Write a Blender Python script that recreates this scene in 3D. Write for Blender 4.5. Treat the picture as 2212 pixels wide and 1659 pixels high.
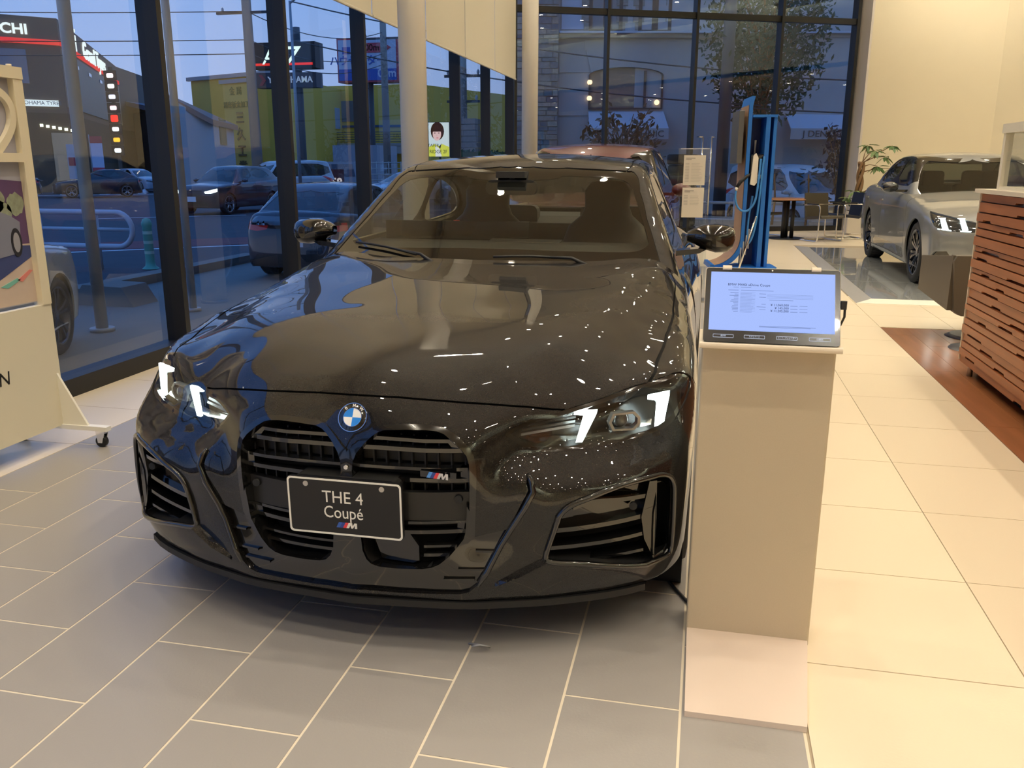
import bpy, bmesh, math, random
import numpy as np
from mathutils import Vector, Matrix
from mathutils.geometry import delaunay_2d_cdt
random.seed(7)
PI = math.pi
SC = bpy.context.scene
COL = SC.collection
for o in list(bpy.data.objects): bpy.data.objects.remove(o)

# ------------------------------------------------------------------ camera
FPX, YAW, PITCH, ROLL, CAMZ = 1846., -.2184, .2518, .0013, 1.349
def cam_axes():
    cy, sy, cp_, sp = math.cos(YAW), math.sin(YAW), math.cos(PITCH), math.sin(PITCH)
    fwd = Vector((sy * cp_, cy * cp_, -sp)); right = Vector((cy, -sy, 0)); up = right.cross(fwd)
    cr, sr = math.cos(ROLL), math.sin(ROLL)
    return cr * right + sr * up, -sr * right + cr * up, fwd
RX, UX, FX = cam_axes()
cam = bpy.data.cameras.new('camera'); camo = bpy.data.objects.new('camera', cam); COL.objects.link(camo)
cam.sensor_fit = 'HORIZONTAL'; cam.sensor_width = 36; cam.lens = 36 * FPX / 2212
cam.clip_start = .05; cam.clip_end = 600
camo.matrix_world = Matrix(((RX.x, UX.x, -FX.x, 0), (RX.y, UX.y, -FX.y, 0), (RX.z, UX.z, -FX.z, CAMZ), (0, 0, 0, 1)))
SC.camera = camo

# ------------------------------------------------------------------ view, sky, lights
SC.view_settings.view_transform = 'Standard'; SC.view_settings.look = 'None'
SC.view_settings.gamma = 1; SC.view_settings.use_curve_mapping = False
SC.view_settings.exposure = 0.0
SC.cycles.max_bounces = 10; SC.cycles.transparent_max_bounces = 16
SC.cycles.sample_clamp_indirect = 6.0; SC.cycles.caustics_reflective = False; SC.cycles.caustics_refractive = False
SC.cycles.use_denoising = True
wd = bpy.data.worlds.new('dusk'); SC.world = wd; wd.use_nodes = True
nt = wd.node_tree; nt.nodes.clear()
tc = nt.nodes.new('ShaderNodeTexCoord'); sp_ = nt.nodes.new('ShaderNodeSeparateXYZ'); nt.links.new(tc.outputs['Generated'], sp_.inputs[0])
cr_ = nt.nodes.new('ShaderNodeValToRGB'); nt.links.new(sp_.outputs['Z'], cr_.inputs[0])
el = cr_.color_ramp.elements
el[0].position = 0.0; el[0].color = (.40, .51, .82, 1); el[1].position = 1.0; el[1].color = (.09, .29, .86, 1)
for p_, c_ in ((.16, (.27, .44, .86, 1)), (.35, (.13, .33, .86, 1)), (.6, (.10, .31, .92, 1))):
    e = el.new(p_); e.color = c_
bg = nt.nodes.new('ShaderNodeBackground'); bg.inputs['Strength'].default_value = 1.1
nt.links.new(cr_.outputs[0], bg.inputs[0]); wo = nt.nodes.new('ShaderNodeOutputWorld'); nt.links.new(bg.outputs[0], wo.inputs[0])
WARM = (1.0, .885, .71)
LIGHT_X = (-2.3, -.55, 1.25, 3.0, 4.75, 6.5)
LIGHT_Y = tuple(-5.6 + 2.1 * i for i in range(12))
CEIL = 6.0
SPOT_W = 108.
# ------------------------------------------------------------------ helpers
def at(px, py, Y):
    """point of the world seen at photo pixel (px, py), at distance Y down the hall"""
    d = RX * ((px - 1106) / FPX) - UX * ((py - 829.5) / FPX) + FX
    return Vector((0, 0, CAMZ)) + d * (Y / d.y)
class MB:
    """collects faces; build() links them as ONE mesh object"""
    def __init__(s): s.v = []; s.f = []; s.sm = []; s.n = {}
    def add(s, vs, fs, smooth=False, normals=None):
        o = len(s.v); s.v += [tuple(map(float, p)) for p in vs]
        s.f += [tuple(i + o for i in f) for f in fs]; s.sm += [smooth] * len(fs)
        if normals is not None:
            for i, n in enumerate(normals): s.n[o + i] = tuple(map(float, n))
        return s
    def box(s, x0, x1, y0, y1, z0, z1, M=None):
        v = [(x, y, z) for z in (z0, z1) for y in (y0, y1) for x in (x0, x1)]
        if M is not None: v = [M @ Vector(p) for p in v]
        return s.add(v, [(0, 2, 3, 1), (4, 5, 7, 6), (0, 1, 5, 4), (2, 6, 7, 3), (0, 4, 6, 2), (1, 3, 7, 5)])
    def rbox(s, x0, x1, y0, y1, z0, z1, r=.02, n=3, axis='z', M=None):
        """box with rounded edges around one axis"""
        A = {'z': (0, 1, 2), 'y': (0, 2, 1), 'x': (1, 2, 0)}[axis]
        lim = ((x0, x1), (y0, y1), (z0, z1)); (u0, u1), (w0, w1), (h0, h1) = lim[A[0]], lim[A[1]], lim[A[2]]
        P = []
        for cx, cy, a0 in ((u1 - r, w1 - r, 0), (u0 + r, w1 - r, 90), (u0 + r, w0 + r, 180), (u1 - r, w0 + r, 270)):
            for i in range(n + 1):
                t = math.radians(a0 + 90 * i / n); P.append((cx + r * math.cos(t), cy + r * math.sin(t)))
        def mk(p, h):
            q = [0, 0, 0]; q[A[0]], q[A[1]], q[A[2]] = p[0], p[1], h; return Vector(q)
        lo = [mk(p, h0) for p in P]; hi = [mk(p, h1) for p in P]; m = len(P); v = lo + hi
        if M is not None: v = [M @ p for p in v]
        fl = axis == 'y'
        F = [(i, (i + 1) % m, m + (i + 1) % m, m + i) for i in range(m)] + [tuple(range(m))[::-1], tuple(range(m, 2 * m))]
        return s.add(v, [f[::-1] for f in F] if fl else F)
    def prism(s, poly, h0, h1, plane='xy', M=None):
        """polygon (any winding) extruded between h0 and h1 along the missing axis"""
        n = len(poly); area = sum(poly[i][0] * poly[(i + 1) % n][1] - poly[(i + 1) % n][0] * poly[i][1] for i in range(n))
        if area < 0: poly = poly[::-1]
        mk = {'xy': lambda p, h: (p[0], p[1], h), 'xz': lambda p, h: (p[0], h, p[1]), 'yz': lambda p, h: (h, p[0], p[1])}[plane]
        v = [mk(p, h0) for p in poly] + [mk(p, h1) for p in poly]
        if M is not None: v = [M @ Vector(p) for p in v]
        F = [(i, (i + 1) % n, n + (i + 1) % n, n + i) for i in range(n)] + [tuple(range(n))[::-1], tuple(range(n, 2 * n))]
        if plane == 'xz': F = [f[::-1] for f in F]
        if h1 < h0: F = [f[::-1] for f in F]
        return s.add(v, F)
    def tube(s, pts, r, n=8, cap=True, smooth=True, closed=False):
        pts = [Vector(p) for p in pts]; m = len(pts); R = r if isinstance(r, (list, tuple)) else [r] * m
        V = []; up = None
        for i, p in enumerate(pts):
            if closed: t = (pts[(i + 1) % m] - pts[i - 1]).normalized()
            else: t = (pts[min(i + 1, m - 1)] - pts[max(i - 1, 0)]).normalized()
            if up is None: up = Vector((0, 0, 1)) if abs(t.z) < .9 else Vector((1, 0, 0))
            a = t.cross(up).normalized(); up = a.cross(t).normalized()
            for k in range(n):
                c = 2 * PI * k / n; V.append(p + (a * math.cos(c) + up * math.sin(c)) * R[i])
        F = []
        for i in range(m if closed else m - 1):
            j = (i + 1) % m
            for k in range(n): F.append((i * n + k, i * n + (k + 1) % n, j * n + (k + 1) % n, j * n + k))
        s.add(V, F, smooth)
        if cap and not closed:
            o = len(s.v) - m * n; s.f += [tuple(o + k for k in range(n))[::-1], tuple(o + (m - 1) * n + k for k in range(n))]; s.sm += [False, False]
        return s
    def cyl(s, c, r, h, n=24, r2=None, axis='z', smooth=True):
        d = {'z': Vector((0, 0, 1)), 'y': Vector((0, 1, 0)), 'x': Vector((1, 0, 0))}[axis]
        c = Vector(c); return s.tube([c, c + d * h], [r, r if r2 is None else r2], n, True, smooth)
    def lathe(s, prof, c=(0, 0, 0), n=32, axis='z', smooth=True, a0=0, a1=2 * PI):
        """profile (radius, height)"""
        V = []; full = abs(a1 - a0 - 2 * PI) < 1e-6; m = n if full else n + 1
        for k in range(m):
            a = a0 + (a1 - a0) * k / n
            for r, h in prof:
                p = (r * math.cos(a), r * math.sin(a), h)
                if axis == 'x': p = (h, p[0], p[1])
                if axis == 'y': p = (p[1], h, p[0])
                V.append((p[0] + c[0], p[1] + c[1], p[2] + c[2]))
        q = len(prof); F = []
        for k in range(n):
            j = (k + 1) % m
            for i in range(q - 1): F.append((k * q + i, j * q + i, j * q + i + 1, k * q + i + 1))
        return s.add(V, F, smooth)
    def sphere(s, c, r, n=12, m=8, sc=(1, 1, 1), M=None):
        prof = [(max(r * math.sin(PI * i / m), 1e-5), -r * math.cos(PI * i / m)) for i in range(m + 1)]
        b = MB().lathe(prof, (0, 0, 0), n)
        v = [Vector((p[0] * sc[0], p[1] * sc[1], p[2] * sc[2])) for p in b.v]
        if M is not None: v = [M @ p for p in v]
        return s.add([p + Vector(c) for p in v], b.f, True)
    def quad(s, a, b, c, d): return s.add([a, b, c, d], [(0, 1, 2, 3)])
    def join(s, o, M=None):
        v = [M @ Vector(p) for p in o.v] if M is not None else o.v
        b = len(s.v); s.v += [tuple(p) for p in v]; s.f += [tuple(i + b for i in f) for f in o.f]; s.sm += o.sm; return s
    def mesh(s, name, mat):
        me = bpy.data.meshes.new(name); me.from_pydata(s.v, [], s.f)
        if mat is not None: me.materials.append(mat)
        me.polygons.foreach_set('use_smooth', s.sm)
        if s.n:
            me.update()
            nn = [s.n.get(i, (0, 0, 0)) for i in range(len(s.v))]
            me.normals_split_custom_set_from_vertices(nn)
        me.update(); return me
    def build(s, name, mat, parent=None, **kw):
        return put(s.mesh(name, mat), name, parent, **kw)
def put(me, name, parent=None, loc=None, rot=None, scale=None, **kw):
    o = bpy.data.objects.new(name, me); COL.objects.link(o)
    if parent is not None: o.parent = parent
    if loc is not None: o.location = loc
    if rot is not None: o.rotation_euler = rot
    if scale is not None: o.scale = scale
    for k, v in kw.items(): o[k] = v
    return o
def tag(o, label, cat, group=None, kind=None):
    o['label'] = label; o['category'] = cat
    if group: o['group'] = group
    if kind: o['kind'] = kind
    return o
def thing(name, label, cat, loc=(0, 0, 0), rz=0, group=None):
    o = bpy.data.objects.new(name, None); COL.objects.link(o); o.empty_display_size = .1
    o.location = loc; o.rotation_euler = (0, 0, rz); return tag(o, label, cat, group)
def kids(o): return [c for c in bpy.data.objects if c.parent == o]
def copy_tree(o, parent=None):
    c = o.copy(); COL.objects.link(c)
    if parent is not None: c.parent = parent
    for k in kids(o): copy_tree(k, c)
    return c
def struct(b, name, mat, **kw): return b.build(name, mat, kind='structure', **kw)
_font = None
def text(body, name, mat, parent, M, size=.1, ext=.002, align='CENTER', sx=1., shear=0., bold=0.):
    """lettering as a mesh; M places the x/y text plane"""
    cu = bpy.data.curves.new(name, 'FONT'); cu.body = body; cu.size = size; cu.extrude = ext; cu.align_x = align; cu.align_y = 'CENTER'
    cu.resolution_u = 3; cu.shear = shear; cu.offset = bold * size
    tmp = bpy.data.objects.new(name, cu); COL.objects.link(tmp)
    dg = bpy.context.evaluated_depsgraph_get(); me = bpy.data.meshes.new_from_object(tmp.evaluated_get(dg))
    bpy.data.objects.remove(tmp)
    for v in me.vertices: v.co = M @ Vector((v.co.x * sx, v.co.y, v.co.z))
    me.materials.clear(); me.materials.append(mat)
    return put(me, name, parent)
def frame(o, x, y):
    """4x4 whose x and y axes follow the given directions (z = x cross y)"""
    x = Vector(x).normalized(); z = x.cross(Vector(y)).normalized(); y = z.cross(x)
    return Matrix(((x.x, y.x, z.x, o[0]), (x.y, y.y, z.y, o[1]), (x.z, y.z, z.z, o[2]), (0, 0, 0, 1)))
def arc(cx, cy, r, a0, a1, n): return [(cx + r * math.cos(math.radians(a0 + (a1 - a0) * i / n)), cy + r * math.sin(math.radians(a0 + (a1 - a0) * i / n))) for i in range(n + 1)]
def rrect(w, h, r, n=4, cx=0, cy=0):
    P = []
    for x, y, a in ((w / 2 - r, h / 2 - r, 0), (-w / 2 + r, h / 2 - r, 90), (-w / 2 + r, -h / 2 + r, 180), (w / 2 - r, -h / 2 + r, 270)): P += arc(cx + x, cy + y, r, a, a + 90, n)
    return P
def ring(outer, inner, h0, h1, plane='xy', M=None):
    """flat ring between two polygons with the same count, extruded"""
    b = MB(); n = len(outer)
    mk = {'xy': lambda p, h: (p[0], p[1], h), 'xz': lambda p, h: (p[0], h, p[1]), 'yz': lambda p, h: (h, p[0], p[1])}[plane]
    V = [mk(p, h) for P, h in ((outer, h0), (inner, h0), (outer, h1), (inner, h1)) for p in P]
    if M is not None: V = [M @ Vector(p) for p in V]
    F = []
    for i in range(n):
        j = (i + 1) % n
        F += [(i, n + i, n + j, j), (2 * n + i, 2 * n + j, 3 * n + j, 3 * n + i), (i, j, 2 * n + j, 2 * n + i), (n + i, 3 * n + i, 3 * n + j, n + j)]
    return b.add(V, F)

# ------------------------------------------------------------------ materials
MATS = {}
def mat(name, col=(.5, .5, .5), rough=.5, metal=0., coat=0., emit=None, es=0., spec=.5, crough=.02, noise=None, bump=None, alpha=None, sheen=0):
    if name in MATS: return MATS[name]
    m = bpy.data.materials.new(name); m.use_nodes = True; t = m.node_tree; p = t.nodes['Principled BSDF']
    p.inputs['Base Color'].default_value = (*col, 1); p.inputs['Roughness'].default_value = rough; p.inputs['Metallic'].default_value = metal
    p.inputs['Specular IOR Level'].default_value = spec
    if coat: p.inputs['Coat Weight'].default_value = coat; p.inputs['Coat Roughness'].default_value = crough
    if emit: p.inputs['Emission Color'].default_value = (*emit, 1); p.inputs['Emission Strength'].default_value = es
    if noise or bump:
        tc = t.nodes.new('ShaderNodeTexCoord')
    if noise:   # (scale, amount, detail, stretch)
        mp = t.nodes.new('ShaderNodeMapping'); t.links.new(tc.outputs['Object'], mp.inputs[0])
        mp.inputs['Scale'].default_value = noise[3] if len(noise) > 3 else (1, 1, 1)
        n = t.nodes.new('ShaderNodeTexNoise'); n.inputs['Scale'].default_value = noise[0]; n.inputs['Detail'].default_value = noise[2]
        t.links.new(mp.outputs[0], n.inputs['Vector'])
        mx = t.nodes.new('ShaderNodeMix'); mx.data_type = 'RGBA'
        a = noise[1]; mx.inputs[6].default_value = (*[c * (1 - a) for c in col], 1); mx.inputs[7].default_value = (*[min(1, c * (1 + a)) for c in col], 1)
        t.links.new(n.outputs['Fac'], mx.inputs[0]); t.links.new(mx.outputs[2], p.inputs['Base Color'])
    if bump:    # (scale, strength)
        n = t.nodes.new('ShaderNodeTexNoise'); n.inputs['Scale'].default_value = bump[0]; n.inputs['Detail'].default_value = 4
        t.links.new(tc.outputs['Object'], n.inputs['Vector'])
        b = t.nodes.new('ShaderNodeBump'); b.inputs['Strength'].default_value = bump[1]; b.inputs['Distance'].default_value = .01
        t.links.new(n.outputs['Fac'], b.inputs['Height']); t.links.new(b.outputs[0], p.inputs['Normal'])
    MATS[name] = m; return m
def glass(name, tint=(1, 1, 1), ior=1.5, boost=1.0, base=0.0):
    """thin pane: fresnel mirror over a tinted see-through"""
    if name in MATS: return MATS[name]
    m = bpy.data.materials.new(name); m.use_nodes = True; t = m.node_tree; t.nodes.clear()
    tr = t.nodes.new('ShaderNodeBsdfTransparent'); tr.inputs[0].default_value = (*tint, 1)
    gl = t.nodes.new('ShaderNodeBsdfGlossy'); gl.inputs['Roughness'].default_value = 0.0; gl.inputs[0].default_value = (1, 1, 1, 1)
    fr = t.nodes.new('ShaderNodeFresnel'); fr.inputs[0].default_value = ior
    g = t.nodes.new('ShaderNodeNewGeometry')   # the same mirror from either side of the pane
    ma = t.nodes.new('ShaderNodeMath'); ma.operation = 'MULTIPLY_ADD'; ma.inputs[1].default_value = boost; ma.inputs[2].default_value = base; ma.use_clamp = True
    lw = t.nodes.new('ShaderNodeLayerWeight'); lw.inputs[0].default_value = .5
    # schlick: f0 + (1-f0)(1-cos)^5 from the facing output (1-cos)
    pw = t.nodes.new('ShaderNodeMath'); pw.operation = 'POWER'; pw.inputs[1].default_value = 5; t.links.new(lw.outputs['Facing'], pw.inputs[0])
    f0 = ((ior - 1) / (ior + 1)) ** 2 * 1.85
    sc = t.nodes.new('ShaderNodeMath'); sc.operation = 'MULTIPLY_ADD'; sc.inputs[1].default_value = 1 - f0; sc.inputs[2].default_value = f0; t.links.new(pw.outputs[0], sc.inputs[0])
    t.nodes.remove(fr); t.nodes.remove(g)
    t.links.new(sc.outputs[0], ma.inputs[0])
    mx = t.nodes.new('ShaderNodeMixShader'); t.links.new(ma.outputs[0], mx.inputs[0]); t.links.new(tr.outputs[0], mx.inputs[1]); t.links.new(gl.outputs[0], mx.inputs[2])
    o = t.nodes.new('ShaderNodeOutputMaterial'); t.links.new(mx.outputs[0], o.inputs[0])
    MATS[name] = m; return m
def emis(name, col, s):
    if name in MATS: return MATS[name]
    m = bpy.data.materials.new(name); m.use_nodes = True; t = m.node_tree; t.nodes.clear()
    e = t.nodes.new('ShaderNodeEmission'); e.inputs[0].default_value = (*col, 1); e.inputs[1].default_value = s
    o = t.nodes.new('ShaderNodeOutputMaterial'); t.links.new(e.outputs[0], o.inputs[0]); MATS[name] = m; return m
def paint(name, col, metal=.0, flake=.3, fcol=None, rough=.4):
    """lacquered car paint: dark or light base, fine metal flake, clear coat"""
    if name in MATS: return MATS[name]
    m = mat(name, col, rough, metal, coat=1.0, crough=.004, spec=.4)
    t = m.node_tree; p = t.nodes['Principled BSDF']; p.inputs['Coat IOR'].default_value = 1.55
    if flake:
        tc = t.nodes.new('ShaderNodeTexCoord'); v = t.nodes.new('ShaderNodeTexVoronoi'); v.inputs['Scale'].default_value = 900
        t.links.new(tc.outputs['Object'], v.inputs['Vector'])
        mx = t.nodes.new('ShaderNodeMix'); mx.data_type = 'RGBA'; mx.inputs[6].default_value = (*col, 1); mx.inputs[7].default_value = (*(fcol or [c * (1 + flake) for c in col]), 1)
        t.links.new(v.outputs['Color'], mx.inputs[0]); t.links.new(mx.outputs[2], p.inputs['Base Color'])
    return m
BLACKGLOSS = mat('gloss_black', (.006, .006, .006), .12, coat=1.0, crough=.01)
BLACKPLASTIC = mat('black_plastic', (.008, .008, .008), .55)
DARK = mat('dark_liner', (.002, .002, .002), .9)
RUBBER = mat('tyre_rubber', (.013, .013, .013), .75, bump=(60, .2))
CHROME = mat('chrome', (.82, .80, .76), .12, 1.0)
STEEL = mat('brushed_steel', (.55, .53, .5), .3, 1.0)
ALU = mat('alloy_silver', (.42, .42, .43), .22, 1.0)
WHITEP = mat('white_paint', (.80, .77, .70), .45)
DRL = emis('daylight_lamp', (.86, 1.0, .94), 9.0)
# ------------------------------------------------------------------ smooth car surfaces
class TPS:
    """thin plate spline through scattered points, even in its first coordinate when mirror is set"""
    def __init__(self, pts, mirror=None, lam=1e-4, sc=(1., 1.)):
        P = np.array(pts, float)
        if mirror is not None:
            Q = P[np.abs(P[:, mirror]) > 1e-6].copy(); Q[:, mirror] *= -1
            P = np.vstack([P, Q])
        self.sc = np.array(sc); self.X = P[:, :2] * self.sc
        n = len(P); K = self._k(self.X, self.X) + lam * np.eye(n)
        A = np.zeros((n + 3, n + 3)); A[:n, :n] = K
        A[:n, n] = 1; A[:n, n + 1:] = self.X; A[n, :n] = 1; A[n + 1:, :n] = self.X.T
        s = np.linalg.solve(A, np.concatenate([P[:, 2], np.zeros(3)]))
        self.w, self.c = s[:n], s[n:]
    @staticmethod
    def _k(A, B):
        d = ((A[:, None, :] - B[None]) ** 2).sum(2)
        return np.where(d > 1e-12, .5 * d * np.log(np.maximum(d, 1e-12)), 0.)
    def __call__(self, x, y):
        x = np.asarray(x, float); y = np.asarray(y, float)
        Q = np.stack([(x * self.sc[0]).ravel(), (y * self.sc[1]).ravel()], 1)
        out = np.empty(len(Q))
        for i in range(0, len(Q), 20000):
            q = Q[i:i + 20000]
            out[i:i + 20000] = self._k(q, self.X) @ self.w + self.c[0] + q @ self.c[1:]
        return out.reshape(x.shape)

def spl(xs, ys):
    """natural-looking 1D interpolation (monotone-ish cubic hermite)"""
    xs = np.array(xs, float); ys = np.array(ys, float)
    h = np.diff(xs); d = np.diff(ys) / h
    m = np.zeros(len(xs)); m[1:-1] = (d[:-1] * h[1:] + d[1:] * h[:-1]) / (h[1:] + h[:-1]); m[0] = d[0]; m[-1] = d[-1]
    def f(x):
        x = np.asarray(x, float)
        i = np.clip(np.searchsorted(xs, x) - 1, 0, len(xs) - 2)
        t = (x - xs[i]) / h[i]; tc = np.clip(t, 0, 1)
        v = ((1 + 2 * tc) * (1 - tc) ** 2 * ys[i] + tc * (1 - tc) ** 2 * h[i] * m[i] + tc ** 2 * (3 - 2 * tc) * ys[i + 1] + tc ** 2 * (tc - 1) * h[i] * m[i + 1])
        return v + np.where(t < 0, t * h[i] * m[0], 0) + np.where(t > 1, (t - 1) * h[i] * m[-1], 0)
    return f

def rmax(a, b, r):
    """intersection of two half spaces with a circular fillet of radius r"""
    return np.minimum(-r, np.maximum(a, b)) + np.hypot(np.maximum(r + a, 0), np.maximum(r + b, 0))

class Shell:
    """closed implicit shell (a = backwards, b = sideways, z = up), sampled by rays from a core segment"""
    def __init__(self, parts, core, zc, rad=.05):
        self.parts = parts; self.a0, self.a1 = core; self.zc = zc; self.rad = rad
    def f(self, P):
        a, b, z = P[..., 0], np.abs(P[..., 1]), P[..., 2]
        v = None
        for fn, r in self.parts:
            u = fn(a, b, z)
            v = u if v is None else rmax(v, u, r)
        return v
    def hit(self, O, D, far=3.0, n=26):
        """first outside crossing along rays that start inside"""
        O = np.asarray(O, float); D = np.asarray(D, float); D = D / np.linalg.norm(D, axis=-1, keepdims=True)
        lo = np.zeros(D.shape[:-1]); hi = np.full(D.shape[:-1], np.nan)
        K = 24
        ts = np.linspace(0, 1, K + 1)[1:] ** 1.0 * far
        prev = lo.copy(); done = np.zeros(lo.shape, bool)
        for t in ts:
            v = self.f(O + D * t)
            new = (~done) & (v > 0)
            hi[new] = t; lo[new] = prev[new]; done |= new
            prev = np.where(done, prev, t)
        hi = np.where(done, hi, far); lo = np.where(done, lo, far)
        for _ in range(n):
            m = .5 * (lo + hi); v = self.f(O + D * m[..., None])
            ins = v <= 0
            lo = np.where(ins, m, lo); hi = np.where(ins, hi, m)
        return O + D * (.5 * (lo + hi))[..., None]
    def normal(self, P, e=2e-3):
        g = np.zeros_like(P)
        for k in range(3):
            d = np.zeros(3); d[k] = e
            g[..., k] = self.f(P + d) - self.f(P - d)
        g[..., 1] = np.where(np.abs(P[..., 1]) < 1e-5, 0, g[..., 1])
        return g / np.maximum(np.linalg.norm(g, axis=-1, keepdims=True), 1e-9)
    # parameters: s along the plan outline, t elevation
    FAN = 1.1
    def to_st(self, P):
        P = np.asarray(P, float); a, b, z = P[..., 0], np.abs(P[..., 1]), P[..., 2]
        L = self.a1 - self.a0
        da = self.a0 - a; db = a - self.a1
        s = np.where(da > 0, np.arctan2(b, np.maximum(da, 1e-9)) / (np.pi / 2) * self.FAN,
            np.where(db > 0, self.FAN + L + (1 - np.arctan2(b, np.maximum(db, 1e-9)) / (np.pi / 2)) * self.FAN, self.FAN + (a - self.a0)))
        r = np.where(da > 0, np.hypot(b, da), np.where(db > 0, np.hypot(b, db), b))
        return np.stack([s, np.arctan2(z - self.zc, r)], -1)
    def ray_st(self, st):
        s, t = st[..., 0], st[..., 1]
        L = self.a1 - self.a0
        phi = np.where(s < self.FAN, s / self.FAN * np.pi / 2, np.where(s > self.FAN + L, (1 - (s - self.FAN - L) / self.FAN) * np.pi / 2, np.pi / 2))
        sg = np.where(s < self.FAN, -1., np.where(s > self.FAN + L, 1., 0.))
        oa = np.clip(self.a0 + s - self.FAN, self.a0, self.a1)
        O = np.stack([oa, np.zeros_like(oa), np.full_like(oa, self.zc)], -1)
        D = np.stack([sg * np.cos(phi) * np.cos(t), np.sin(phi) * np.cos(t), np.sin(t)], -1)
        return O, D
    def surf(self, st):
        O, D = self.ray_st(np.asarray(st, float)); P = self.hit(O, D)
        P[..., 1] = np.where(np.abs(P[..., 1]) < 1e-6, 0, P[..., 1]); return P
    def front(self, b, z):
        b = np.asarray(b, float); z = np.asarray(z, float)
        O = np.stack([np.full_like(b, self.a0), b, z], -1); return self.hit(O, np.broadcast_to([-1., 0, 0], O.shape))
    def rear(self, b, z):
        b = np.asarray(b, float); z = np.asarray(z, float)
        O = np.stack([np.full_like(b, self.a1), b, z], -1); return self.hit(O, np.broadcast_to([1., 0, 0], O.shape))
    def side(self, a, z):
        a = np.asarray(a, float); z = np.asarray(z, float)
        O = np.stack([a, np.full_like(a, .02), z], -1); return self.hit(O, np.broadcast_to([0, 1., 0], O.shape))
    def top(self, a, b):
        a = np.asarray(a, float); b = np.asarray(b, float)
        O = np.stack([a, b, np.full_like(a, self.zc)], -1); return self.hit(O, np.broadcast_to([0, 0, 1.], O.shape))

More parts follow.
